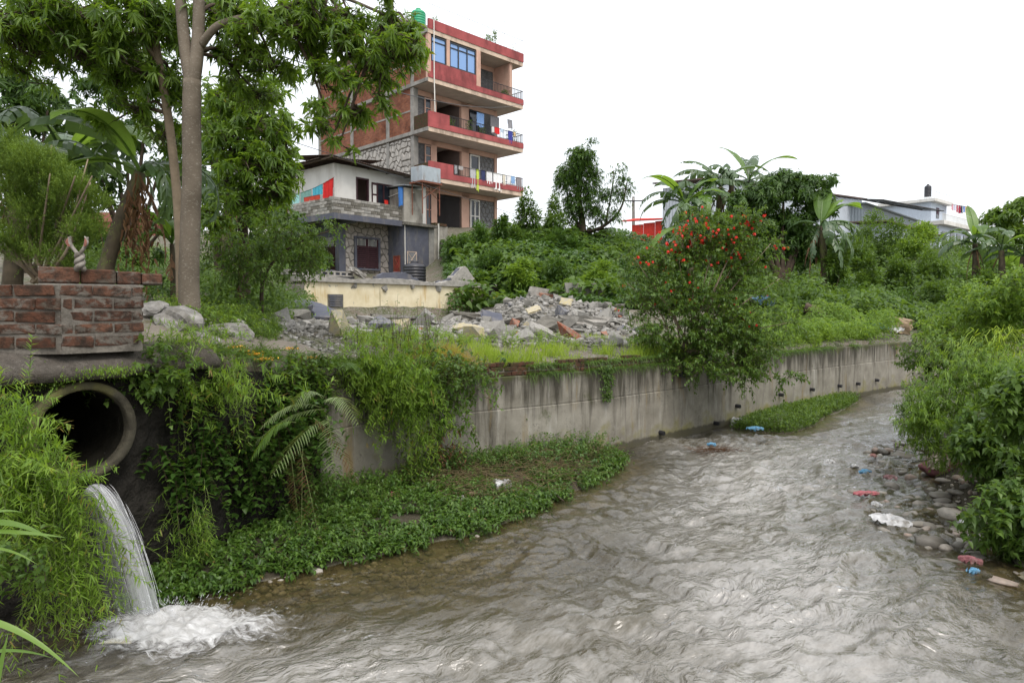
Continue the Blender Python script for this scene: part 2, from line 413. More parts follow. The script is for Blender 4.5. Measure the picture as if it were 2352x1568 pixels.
def axis(lo, hi, a, b, step, grow=1.12):
    c = list(np.arange(a, b + 1e-6, step)); s = step; p = b
    while p < hi: s *= grow; p += s; c.append(p)
    s = step; p = a
    while p > lo: s *= grow; p -= s; c.insert(0, p)
    return np.array(c)
gx, gy = axis(-900, 900, -7, 13, 0.125), axis(-30, 1400, 3.5, 24, 0.125)
GX, GY = np.meshgrid(gx, gy, indexing='ij')
GZ = ground_h(GX, GY)
s = S('soil'); c = s.co()
n1 = s.noise(c, 1.3, 6, 0.62); n2 = s.noise(c, 14, 5, 0.65); n3 = s.vor(c, 26)
col = s.mix(s.ramp(n1, [(0.38, 0.0), (0.6, 1.0)]), (0.13, 0.105, 0.08), (0.075, 0.085, 0.04))
col = s.mix(s.ramp(n2, [(0.45, 0.0), (0.62, 0.8)]), col, (0.22, 0.205, 0.185))
zz = s.xyz(c)[2]
bedc = s.mix(s.ramp(s.vor(s.mp(c, (1, 1, 1)), 9, 'F1', 'Color'), [(0.2, 0.0), (0.8, 1.0)]), (0.13, 0.115, 0.08), (0.25, 0.22, 0.165))
col = s.mix(s.ramp(s.math('MULTIPLY', zz, -6.0), [(0.0, 0.0), (0.4, 1.0)]), col, bedc)
damp = s.ramp(zz, [(0.30, 1.0), (0.55, 0.0)]); col = s.mix(s.math('MULTIPLY', damp, s.ramp(zz, [(0.0, 0.0), (0.02, .9)])), col, (0.048, 0.040, 0.028))
M_SOIL = s.out(s.pbr(col, 0.95, s.bump(s.math('ADD', n2, s.math('MULTIPLY', n3, 0.6)), 0.6, 0.04), 0.15))
GV = np.stack([GX, GY, GZ], -1).reshape(-1, 3)
GF = grid_faces(len(gx), len(gy)); _pc = np.array(at(196, 990, 5.62)); _ax = np.array([.80, -.60, -.02]); _ax /= np.linalg.norm(_ax)
_m = GV[GF].mean(1) - _pc; _al = _m @ _ax; _lt = np.abs(_m @ np.array([.6, .8, 0])); GF = GF[~((_lt < .46) & (_m[:, 2] < .5) & (_m[:, 2] > -1.6) & (_al < .6) & (_al > -1.6))]      # open behind the pipe mouth
obj('ground', mesh_tri('ground', GV, GF, smooth=True), M_SOIL, kind='structure')

# ------------------------------------------------------------------ water
FL = np.array([-.78, -.63])
def wave(x, y):
    sx, tx = x * FL[0] + y * FL[1], x * .63 - y * .78
    calm = np.clip(1.15 - np.exp(-((x + .9) ** 2 / 3.6 + (y - 6.1) ** 2 / 1.6)), 0.14, 1)
    far = np.clip((y - 4) / 8, 0.5, 1)
    wx = fbm(x * .5, y * .5, 40, 3) * 2.2
    a = fbm(sx * .9 + wx, tx * 1.5 + wx, 21, 3); b = fbm(sx * 2.6 + wx * 1.5, tx * 3.6 - wx, 33, 3); d = fbm(sx * 6.5 + wx * 3, tx * 8.5 - wx * 2, 37, 3)
    r1 = 1 - np.abs(2 * a - 1); r2 = 1 - np.abs(2 * b - 1)
    h = ((r1 - 0.7) * 0.13 + (r2 - 0.7) * 0.07 + (d - 0.5) * 0.04) * (.45 + 1.1 * fbm(sx * .45, tx * 1.1, 207, 3))
    fall = np.exp(-((x + 2.55) ** 2 + (y - 5.3) ** 2) / 0.55)
    h = h * calm * (0.75 + 0.25 * far) + fall * (fbm(x * 9, y * 9, 61, 3) - 0.45) * 0.10
    shore = np.clip(np.minimum(d_line(x, y, SILT1, True), d_line(x, y, SILT2, True)) / 0.5, 0.25, 1)
    return h * shore
def water_sheet():
    wx_, wy_ = axis(-10, 26, -3.6, 6.2, 0.032, 1.05), axis(-3, 30, 4.4, 12, 0.032, 1.02)
    X, Y = np.meshgrid(wx_, wy_, indexing='ij'); Z = wave(X, Y)
    V = np.stack([X, Y, Z], -1).reshape(-1, 3); Fq = grid_faces(len(wx_), len(wy_))
    inside = in_poly(X, Y, BANK_POLY) & (d_line(X, Y, BANK) > 0.25)
    far_r = in_poly(X, Y, RIGHT_POLY) & (d_line(X, Y, RIGHT) > 0.7)
    bad = (inside | far_r).ravel(); keep = ~bad[Fq].all(1); Fq = Fq[keep]
    used = np.unique(Fq); mp_ = np.full(len(V), -1); mp_[used] = np.arange(len(used)); V = V[used]; Fq = mp_[Fq]
    depth = np.clip(-ground_h(V[:, 0], V[:, 1]) / 0.45, 0, 1)
    return V, Fq, depth
V, Fq, dep = water_sheet()
rapid = np.clip(1.2 - 1.25 * np.exp(-((V[:, 0] + .8) ** 2 / 4.0 + (V[:, 1] - 6.1) ** 2 / 1.7)), 0, 1) * np.clip(dep * 1.5 - .15, 0, 1)
rapid *= .45 + 1.1 * fbm((V[:, 0] * FL[0] + V[:, 1] * FL[1]) * .35, (V[:, 0] * .63 - V[:, 1] * .78) * .9, 203, 3)
s = S('river_water'); c = s.co()
flow = s.mp(c, (1, 1, 1), (0, 0, math.radians(-39)))
warp = s.node('ShaderNodeTexNoise', {'Vector': s.mp(flow, (.8, 1.2, 1)), 'Scale': 1.1, 'Detail': 3.0}).outputs['Color']
fw_ = s.node('ShaderNodeVectorMath', {0: flow, 1: s.node('ShaderNodeVectorMath', {0: warp, 'Scale': 1.0}, operation='SCALE').outputs[0]}, operation='ADD').outputs[0]
nA = s.noise(s.mp(fw_, (1.0, 2.6, 3)), 3.0, 4, 0.55, 0.0); nB = s.noise(s.mp(fw_, (2.2, 4.2, 4)), 4.5, 3, 0.5, 0.0)
hgt = s.math('ADD', nA, s.math('MULTIPLY', nB, 0.28))
dpt, rap = s.attr('tint'), s.attr('rapid')
tong = s.ramp(s.noise(s.mp(fw_, (.45, 1.5, 1)), 1.3, 3), [(.36, .35), (.62, 1.0)])
nor = s.bump(hgt, s.math('MULTIPLY', s.math('ADD', s.math('MULTIPLY', rap, .62), .14), tong), 0.13)
mud = s.mix(s.noise(s.mp(flow, (0.4, 1.3, 1)), 1.6, 4), (0.056, 0.047, 0.026), (0.088, 0.075, 0.046))
st1 = s.noise(s.mp(flow, (1.0, 2.2, 1)), 3.0, 5, 0.6, 0.0); st2 = s.noise(s.mp(flow, (4.0, 9.0, 1)), 3.0, 5, 0.65, 0.0)
foam_sheen = s.ramp(s.math('ADD', s.math('ADD', s.math('MULTIPLY', st1, .55), s.math('MULTIPLY', st2, .35)), s.math('MULTIPLY', rap, .30)), [(0.56, 0.0), (0.84, 0.62)])
body = s.mix(foam_sheen, mud, (0.42, 0.40, 0.37))  # pale streaks: aerated water plus sky reflection painted into the body colour
dif = s.node('ShaderNodeBsdfDiffuse', {'Color': body, 'Normal': nor}).outputs[0]
tra = s.node('ShaderNodeBsdfTransparent', {'Color': (0.74, 0.68, 0.48, 1)}).outputs[0]
opq = s.math('MAXIMUM', s.ramp(dpt, [(0.0, 0.05), (0.40, 0.35), (0.85, 0.9)]), foam_sheen)
low = s.mixs(opq, tra, dif)
glo = s.node('ShaderNodeBsdfGlossy', {'Color': (1, 1, 1, 1), 'Roughness': 0.20, 'Normal': nor}).outputs[0]
fr = s.node('ShaderNodeFresnel', {'IOR': s.math('ADD', s.math('MULTIPLY', rap, .48), 1.38), 'Normal': nor}).outputs[0]
M_WATER = s.out(s.mixs(s.math('MULTIPLY', fr, 1.0, True), low, glo))
_wm = mesh_tri('river_water', V, Fq, dep, smooth=True); _ra = _wm.attributes.new('rapid', 'FLOAT', 'POINT'); _ra.data.foreach_set('value', rapid.astype(np.float32))
obj('river_water', _wm, M_WATER, kind='structure')

# ------------------------------------------------------------------ shared materials
M_CONC = plain('concrete', (0.25, 0.24, 0.22), 0.9, 0.2, 3, 0.4, 40, dirt=(0.12, 0.115, 0.10))
M_CONC_D = plain('old_concrete', (0.14, 0.13, 0.11), 0.92, 0.35, 5, 0.8, 22, dirt=(0.06, 0.055, 0.045), bd=0.03)
M_RUBBLE = plain('broken_concrete', (0.29, 0.275, 0.25), 0.95, 0.25, 7, 0.6, 30, bd=0.02)
M_SLATE = plain('grey_painted_plaster', (0.085, 0.09, 0.115), 0.8, 0.15, 4, 0.2, 40, dirt=(0.16, 0.15, 0.14))
M_MORTAR = plain('mortar', (0.15, 0.135, 0.115), 0.95, 0.35, 9, 0.8, 30, dirt=(0.07, 0.06, 0.05), bd=0.02)
def bricks_mat(name, a, b, dirt, smear=None, sm=(.5, .62)):
    s = S(name); c = s.node('ShaderNodeNewGeometry').outputs['Position']; r = s.node('ShaderNodeObjectInfo').outputs['Random']
    col = s.ramp(r, [(0, a), (1, b)]); n = s.noise(c, 13, 6, 0.65)
    col = s.mix(s.ramp(n, [(0.40, 0.0), (0.62, 0.9)]), col, dirt)
    if smear: col = s.mix(s.ramp(s.noise(s.mp(c, (1, 1, 1.6)), 6.5, 6, .68, .4), [(sm[0], 0.0), (sm[1], .9)]), col, smear)
    return s.out(s.pbr(col, 0.92, s.bump(s.noise(c, 45, 6, 0.7), 0.9, 0.02), 0.2))
M_BRICK = bricks_mat('fired_brick', (0.095, 0.037, 0.022), (0.13, 0.068, 0.043), (0.036, 0.026, 0.019), (.10, .088, .07), (.50, .62))
M_BRICK_D = bricks_mat('damp_mossy_brick', (0.075, 0.032, 0.022), (0.12, 0.052, 0.033), (0.035, 0.032, 0.018), (.045, .055, .018), (.48, .60))
M_STONE = bricks_mat('river_stone', (0.17, 0.155, 0.13), (0.34, 0.31, 0.27), (0.13, 0.12, 0.105))
M_BARK = plain('pale_lichen_bark', (0.21, 0.165, 0.115), 0.95, 0.25, 5, 0.7, 25, bd=0.02)
s = S('pale_bark'); c = s.co()
col = s.ramp(s.noise(c, 2.2, 5), [(0.3, (0.095, 0.078, 0.058)), (0.7, (0.185, 0.155, 0.12))])
lich = s.noise(s.mp(c, (1, 1, 2.0)), 30, 6, 0.65, 0.3)
low_ = s.ramp(s.xyz(c)[2], [(0.0, 0.0), (1.0, 1.0)])
col = s.mix(s.ramp(lich, [(0.56, 0.0), (0.66, 0.55)]), col, (0.30, 0.28, 0.235))
M_BARK_P = s.out(s.pbr(col, 0.92, s.bump(s.noise(s.mp(c, (1, 1, 0.5)), 30, 5), 0.5, 0.012), 0.2))
M_BARK_D = plain('dark_bark', (0.075, 0.055, 0.04), 0.95, 0.3, 6, 0.6, 30, bd=0.015)
M_DEAD = plain('dry_leaf', (0.16, 0.09, 0.05), 0.9, 0.35, 8, 0.3, 30)
# leaf colours, darkest to brightest
L_MANGO = leafmat('glossy_long_leaves', (0.030, 0.066, 0.010), (0.075, 0.148, 0.018), (0.175, 0.28, 0.035), 0.46, 0.36, 0.4, odd=(0.50, 0.28, 0.02))
L_DARK = leafmat('dark_tree_leaves', (0.022, 0.052, 0.012), (0.046, 0.100, 0.019), (0.095, 0.175, 0.03), 0.34)
L_MID = leafmat('shrub_leaves', (0.030, 0.066, 0.013), (0.066, 0.128, 0.022), (0.13, 0.215, 0.040), 0.40)
L_BRIGHT = leafmat('bright_weed_leaves', (0.06, 0.125, 0.020), (0.12, 0.215, 0.032), (0.21, 0.32, 0.055), 0.44)
L_GRASS = leafmat('fresh_grass', (0.14, 0.24, 0.028), (0.23, 0.35, 0.042), (0.33, 0.43, 0.07), 0.45, 0.5)
L_BAMBOO = leafmat('narrow_grass_leaves', (0.055, 0.12, 0.014), (0.12, 0.225, 0.024), (0.23, 0.35, 0.05), 0.40, 0.45, odd=(0.24, 0.14, 0.04))
L_VINE = leafmat('vine_leaves', (0.022, 0.055, 0.012), (0.048, 0.105, 0.020), (0.10, 0.19, 0.035), 0.34, 0.38, 0.45)
L_BANANA = leafmat('banana_leaf_blade', (0.06, 0.13, 0.025), (0.105, 0.20, 0.035), (0.19, 0.31, 0.06), 0.45, 0.35, 0.5)
L_BANANA_D = leafmat('dull_banana_leaf_blade', (0.035, 0.075, 0.03), (0.065, 0.115, 0.045), (0.11, 0.18, 0.07), 0.32, 0.35, 0.6)
L_THUJA = leafmat('thuja_sprays', (0.045, 0.088, 0.018), (0.085, 0.15, 0.028), (0.16, 0.24, 0.045), 0.30, 0.6, 0.2)
L_PALE = leafmat('pale_fern', (0.10, 0.14, 0.06), (0.17, 0.23, 0.09), (0.26, 0.32, 0.14), 0.35)
L_BROWN = leafmat('withered_leaves', (0.06, 0.03, 0.018), (0.11, 0.055, 0.032), (0.18, 0.11, 0.055), 0.2, 0.7, 0.1)
L_STRAW = leafmat('reddish_grass', (0.20, 0.26, 0.04), (0.30, 0.27, 0.06), (0.38, 0.28, 0.09), 0.4, 0.6, 0.15)

# ------------------------------------------------------------------ concrete river wall
def resample(L, step):
    out = [Vector((*L[0], 0))]
    for a, b in zip(L[:-1], L[1:]):
        a, b = Vector((*a, 0)), Vector((*b, 0)); n = max(1, int((b - a).length / step))
        for k in range(1, n + 1): out.append(a + (b - a) * (k / n))
    return out
def smooth_line(L, step): return resample([(p.x, p.y) for p in curve_pts([(x, y, 0) for x, y in L], 8)], step)
def wall_mat():
    s = S('stained_wall_concrete'); c = s.co('UV')
    base = s.ramp(s.noise(s.mp(c, (1, 1, 1)), 2.4, 6, 0.6), [(0.3, (0.17, 0.155, 0.125)), (0.72, (0.31, 0.29, 0.245))])
    st = s.math('ADD', s.math('MULTIPLY', s.noise(s.mp(c, (6.5, 0.55, 1)), 1.0, 7, 0.66, 0.3), .72), s.math('MULTIPLY', s.noise(s.mp(c, (.55, .4, 1)), 1.0, 3), .28))
    pale = s.math('MULTIPLY', s.noise(s.mp(c, (9, 0.9, 1)), 1.0, 6, 0.65, .2), s.ramp(s.noise(c, .9, 3), [(.35, .75), (.6, 1.1)]))
    col = s.mix(s.ramp(pale, [(0.54, 0.0), (0.72, 0.55)]), base, (0.40, 0.39, 0.355))
    v = s.xyz(c)[1]
    topm = s.ramp(v, [(0.35, 0.0), (1.0, 1.0)])
    dk = s.ramp(s.math('ADD', st, s.math('MULTIPLY', s.ramp(s.math('DIVIDE', v, 1.5), [(0.45, 0.0), (1.0, 1.0)]), 0.20)), [(0.53, 0.0), (0.68, 0.92)])
    col = s.mix(dk, col, (0.045, 0.040, 0.030))
    mo = s.ramp(s.math('ADD', s.noise(s.mp(c, (2.2, 1.6, 1), loc=(3, 9, 0)), 1.0, 6, .65), s.math('MULTIPLY', s.ramp(s.math('DIVIDE', v, 1.5), [(.82, 0.0), (1.0, 1.0)]), .30)), [(.62, 0.0), (.74, .85)])
    col = s.mix(mo, col, (0.055, 0.062, 0.022))
    oc = s.noise(s.mp(c, (3.1, 0.5, 1), loc=(7, 3, 0)), 1.0, 5, 0.6)
    col = s.mix(s.ramp(oc, [(0.60, 0.0), (0.72, 0.75)]), col, (0.21, 0.145, 0.05))
    alg = s.ramp(s.math('ADD', s.noise(s.mp(c, (2.4, 3, 1)), 1.0, 5), s.math('MULTIPLY', v, -0.62)), [(0.30, 0.0), (0.52, 0.85)])
    col = s.mix(alg, col, (0.20, 0.185, 0.06))
    wet = s.ramp(s.math('ADD', v, s.math('MULTIPLY', s.noise(s.mp(c, (5, 1, 1)), 1.0, 4), -0.16)), [(0.02, 1.0), (0.06, 0.0)])
    col = s.mix(s.math('MULTIPLY', wet, 0.8), col, (0.05, 0.045, 0.035))
    cr = s.vor(s.node('ShaderNodeVectorMath', {0: c, 1: s.node('ShaderNodeTexNoise', {'Vector': c, 'Scale': 4.0}).outputs['Color']}, operation='ADD').outputs[0], 2.6, 'DISTANCE_TO_EDGE'); crm = s.math('MULTIPLY', s.ramp(cr, [(0.004, 1.0), (0.014, 0.0)]), s.ramp(s.noise(c, 1.5, 3), [(0.5, 0.0), (0.6, 0.6)]))
    col = s.mix(crm, col, (0.06, 0.055, 0.045))
    b = s.bump(s.math('ADD', s.noise(c, 28, 6, 0.65), s.math('MULTIPLY', st, 0.6)), 0.35, 0.015)
    return s.out(s.pbr(col, 0.88, b, 0.25))
M_WALL = wall_mat()
WL = smooth_line(WALL, 0.25); WT = 0.32
def strip_wall(name, L, prof, mat, parent=None, **tags):
    """prof: list of (inset from the river face, z); swept along the line L"""
    n = len(L); V = []; UV = []; dist = 0
    for i, p in enumerate(L):
        t = (L[min(i + 1, n - 1)] - L[max(i - 1, 0)]).normalized(); nr = Vector((-t.y, t.x, 0))
        if i: dist += (p - L[i - 1]).length
        for a, z in prof:
            q = p + nr * a; V.append((q.x, q.y, z)); UV.append((dist, z))
    k = len(prof); f = [(i * k + j, (i + 1) * k + j, (i + 1) * k + (j + 1) % k, i * k + (j + 1) % k) for i in range(n - 1) for j in range(k)]
    f += [tuple(range(k)), tuple((n - 1) * k + j for j in range(k - 1, -1, -1))]
    me = bpy.data.meshes.new(name); me.from_pydata(V, [], f); uvl = me.uv_layers.new(name='UVMap')
    lv = np.empty(len(me.loops), dtype=np.int32); me.loops.foreach_get('vertex_index', lv)
    uvl.data.foreach_set('uv', np.array(UV, dtype=np.float32)[lv].ravel()); me.update()
    return obj(name, me, mat, parent, **tags)
def frame_at(L, u_m):
    d = 0
    for a, b in zip(L[:-1], L[1:]):
        l = (b - a).length
        if d + l >= u_m:
            t = (b - a) / l; return a + t * (u_m - d), t, Vector((-t.y, t.x, 0))
        d += l
    return L[-1], (L[-1] - L[-2]).normalized(), None
wall_e = empty('river_wall', (WL[0].x, WL[0].y, 0), 'long stained concrete retaining wall running along the far side of the stream', 'wall')
strip_wall('lower_lift', WL, [(0.0, -0.5), (0.0, 0.93), (0.012, 0.945), (WT, 0.945), (WT, -0.5)], M_WALL, wall_e)
strip_wall('upper_lift', WL, [(0.018, 0.950), (0.014, 0.965), (0.014, 1.44), (0.03, 1.455), (WT, 1.455), (WT, 0.950)], M_WALL, wall_e)
# weep pipes and one large drain
M_PVC = plain('black_plastic_pipe', (0.02, 0.02, 0.024), 0.4, 0.2, 8, 0.05, 30, spec=0.5)
for u_, v_, y_ in ((1333, 1012, 0.14), (1642, 972, .24), (1690, 931, .34), (1515, 992, .2), (1790, 905, .3), (1862, 893, .3), (1925, 885, .3), (1968, 880, .3), (2010, 872, .35)):
    # march the view ray to the wall plane
    best = None
    for k in range(0, 400):
        p, t, nr = frame_at(WL, k * 0.05)
        q = at(u_, v_, max(p.y, .1)); e = abs(q.x - p.x)
        if best is None or e < best[0]: best = (e, p, t, nr, q.z)
    _, p, t, nr, z = best; z = max(0.12, min(0.5, z))
    a = p + nr * 0.05 + Vector((0, 0, z)); b_ = p - nr * 0.10 + Vector((0, 0, z - 0.012))
    mb = MB(); d_ = (b_ - a); mb.tube([a, b_], [0.043, 0.043], 12, False); mb.tube([b_, a], [0.034, 0.034], 12, False)
    ring = len(mb.v)
    for k in range(12): mb.f.append((12 + k, 12 + (k + 1) % 12, 24 + (k + 1) % 12, 24 + k))
    mb.build('weep_pipe', M_PVC, wall_e)
pA, tA, nA_ = frame_at(WL, 8.15)
best = min(range(100, 260), key=lambda k: abs(frame_at(WL, k * .05)[0].x - at(1535, 868, frame_at(WL, k * .05)[0].y).x))
pA, tA, nA_ = frame_at(WL, best * .05)
a = pA + nA_ * 0.45 + Vector((0, 0, 1.30)); b_ = pA - nA_ * 0.16 + tA * 0.52 + Vector((0, 0, 1.22))
mb = MB(); mb.tube([a, b_], [0.066, 0.066], 20, False); mb.tube([b_, a], [0.056, 0.056], 20, False)
for k in range(20): mb.f.append((20 + k, 20 + (k + 1) % 20, 40 + (k + 1) % 20, 40 + k))
mb.build('drain_pipe', M_PVC, None, smooth=True, label='thick black plastic drain pipe jutting out of the concrete wall under the red-flowered bush', cat='pipe')

# two courses of mossy bricks on top of the wall
bw = empty('brick_coping', (WL[6].x, WL[6].y, 1.455), 'low course of damp mossy red bricks on top of the concrete river wall', 'brick wall')
bm_ = MB(); bm_.bbox(0, .225, 0, .11, 0, .062, .007); brick_me = bm_.mesh('brick'); brick_me.materials.append(M_BRICK_D)
for cs in range(3):
    s0 = 2.3 + cs * 0.115; end = (7.9, 7.4, 6.3)[cs]
    while s0 < end:
        p, t, nr = frame_at(WL, s0)
        if cs < 2 or (int(s0 * 4) % 7 > 1):
            o = bpy.data.objects.new('brick', brick_me); put(o, bw, False)
            o.location = p + nr * (0.05 + cs * .012 + random.uniform(-.012, .012)) + Vector((0, 0, 1.458 + cs * 0.072)); o.rotation_euler = (random.uniform(-.03, .03), random.uniform(-.04, .04), math.atan2(t.y, t.x) + random.uniform(-.05, .05))
            o.scale = (random.uniform(.92, 1.05), 1, random.uniform(.9, 1.05))
        s0 += 0.24
p0 = [frame_at(WL, 2.3 + k * .25) for k in range(22)]
strip_wall('mortar_bed', [q[0] for q in p0], [(0.075, 1.457), (0.075, 1.57), (0.22, 1.60), (0.22, 1.457)], M_MORTAR, bw)

# ------------------------------------------------------------------ old embankment on the left, culvert, brick wall
EMB = smooth_line([(-7.0, 2.9), (-5.4, 4.05), (-4.35, 5.0), (-3.62, 5.78), (-3.1, 6.6), (-2.8, 7.4), (-2.45, 8.55)], 0.11)
def rough_face(name, L, ztop, z0, mat, label, cat, amp=0.10, seed=2, thick=0.5):
    n = len(L); nz = 30; V = []
    for i, p in enumerate(L):
        t = (L[min(i + 1, n - 1)] - L[max(i - 1, 0)]).normalized(); nr = Vector((-t.y, t.x, 0)); zt = ztop(p)
        for j in range(nz):
            z = z0 + (zt - z0) * j / (nz - 1); w = (float(fbm(i * .18, z * 2.3, seed)) - .5) * 2 * amp
            q = p - nr * (w + 0.06 * (1 - j / (nz - 1))); V.append((q.x, q.y, z + (float(vnoise(i * .3, j * .5, 5)) - .5) * .03))
        q = p + nr * thick; V.append((q.x, q.y, zt + .02)); V.append((q.x, q.y, z0))
    k = nz + 2; f = [(i * k + j, (i + 1) * k + j, (i + 1) * k + (j + 1) % k, i * k + (j + 1) % k) for i in range(n - 1) for j in range(k)]
    f += [tuple(range(k)), tuple((n - 1) * k + j for j in range(k - 1, -1, -1))]
    ax = Vector((.80, -.60, -.02)).normalized(); pc = at(196, 990, 5.62)        # leave the mouth of the pipe open
    def clear(q):
        m = sum((Vector(V[i]) for i in q), Vector()) / len(q) - pc; return (m - ax * m.dot(ax)).length > .385
    def plan(q): m = sum((Vector(V[i]) for i in q), Vector()) / len(q) - pc; m.z = 0; return abs(m.dot(Vector((.6, .8, 0)))) > .5 or m.length > 1.5
    f = [q for q in f if (clear(q) if all(i % k < nz for i in q) else plan(q))]
    me = bpy.data.meshes.new(name); me.from_pydata(V, [], f); me.update()
    return obj(name, me, mat, label=label, cat=cat)
M_EMB = plain('damp_shaded_masonry', (0.022, 0.020, 0.017), 0.9, 0.5, 4, 1.0, 9, dirt=(0.008, 0.009, 0.006), bd=0.08, spec=0.1)  # wet stone, with the deep shade under the vines put into its colour
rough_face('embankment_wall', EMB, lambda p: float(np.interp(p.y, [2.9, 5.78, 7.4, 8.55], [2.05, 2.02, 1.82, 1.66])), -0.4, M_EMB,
           'shade-darkened damp rough masonry embankment behind the hanging vines at the left', 'wall', 0.12)
# pipe mouth
PIPE_C = at(196, 990, 5.62); PIPE_D = Vector((.80, -.60, -0.02)).normalized()
mb = MB(); Rm = PIPE_D.to_track_quat('Z', 'Y').to_matrix().to_4x4()
mb.lathe([(.340, -.30), (.340, -0.05), (.343, .0), (.352, .010), (.398, .012), (.41, .0), (.41, -.25), (.41, -0.6)], PIPE_C, 40, Rm)
s = S('weathered_pipe_concrete'); c = s.co(); n = s.noise(c, 6, 6, .65)
col = s.ramp(n, [(0.3, (0.026, 0.023, 0.016)), (0.7, (0.095, 0.085, 0.06))])
col = s.mix(s.ramp(s.noise(c, 2.3, 4), [(0.5, 0.0), (0.65, 0.7)]), col, (0.16, 0.15, 0.05))
M_PIPE = s.out(s.pbr(col, 0.85, s.bump(s.noise(c, 30, 5, .7), .7, .02), 0.3))
cpipe = mb.build('culvert_pipe', M_PIPE, smooth=True, label='large round concrete culvert pipe pouring water from the left bank', cat='pipe')
mb = MB(); mb.lathe([(.0, -3.5), (.325, -3.5), (.337, -.08)], PIPE_C, 40, Rm); mb.build('bore', plain('slimy_shaded_bore', (0.012, 0.011, 0.008), .5, .5, 6, .6, 14, spec=.35), cpipe, smooth=True)  # slime colour taken near black to carry the shade deep in the bore
mb = MB(); mb.lathe([(.402, -.10), (.55, -.13), (.66, -.20), (.70, -.6)], PIPE_C, 28, Rm)
for i_, v_ in enumerate(mb.v): n_ = (float(fbm(v_[0] * 9 + v_[1] * 4, v_[2] * 9, 55)) - .5) * .09; mb.v[i_] = (v_[0] + n_ * .8, v_[1] - n_ * .6, v_[2] + n_ * .5)
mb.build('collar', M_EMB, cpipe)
# rough concrete deck over the pipe and its gravelly face
s = S('washed_out_gravel_concrete'); c = s.co(); v1 = s.math('ADD', s.math('MULTIPLY', s.vor(s.node('ShaderNodeVectorMath', {0: c, 1: s.node('ShaderNodeTexNoise', {'Vector': c, 'Scale': 7.0}).outputs['Color']}, operation='ADD').outputs[0], 46), .5), s.math('MULTIPLY', s.noise(c, 13, 7, .75), .7)); n = s.noise(c, 3, 6, .65)
col = s.mix(s.ramp(v1, [(0.35, 0.0), (0.75, 1.0)]), (0.20, 0.18, 0.155), (0.07, 0.06, 0.05))
col = s.mix(s.ramp(n, [(0.42, 0.0), (0.62, 0.8)]), col, (0.10, 0.085, 0.07))
M_GRAVELC = s.out(s.pbr(col, 0.95, s.bump(s.math('ADD', s.math('MULTIPLY', v1, -1.0), n), 0.8, 0.03), 0.2))
DECK = smooth_line([(-6.9, 3.0), (-5.35, 4.0), (-4.3, 4.95), (-3.56, 5.72), (-3.2, 6.3), (-3.0, 6.75)], 0.10)
mbd = []; n = len(DECK)
for i, p in enumerate(DECK):
    t = (DECK[min(i + 1, n - 1)] - DECK[max(i - 1, 0)]).normalized(); nr = Vector((-t.y, t.x, 0))
    e = float(fbm(i * .3, 0, 9)) - .5
    prof = [(0.45, 1.97), (0.02, 1.91), (-0.14 + e * .1, 1.93 + e * .03), (-0.17 + e * .2, 2.0), (-0.08 + e * .15, 2.08 + e * .05), (0.05, 2.15 + e * .03), (0.25, 2.185), (2.6, 2.21)]
    for j, (a_, z) in enumerate(prof):
        w = (float(fbm(i * .8, j * 1.7, 14)) - .5) * .05; q = p + nr * (a_ + w); mbd.append((q.x, q.y, z + w * .5))
me = mesh_tri('deck', np.array(mbd), grid_faces(n, 8), smooth=False)
obj('culvert_deck', me, M_GRAVELC, label='rough washed-out gravelly concrete deck above the culvert pipe', cat='slab')

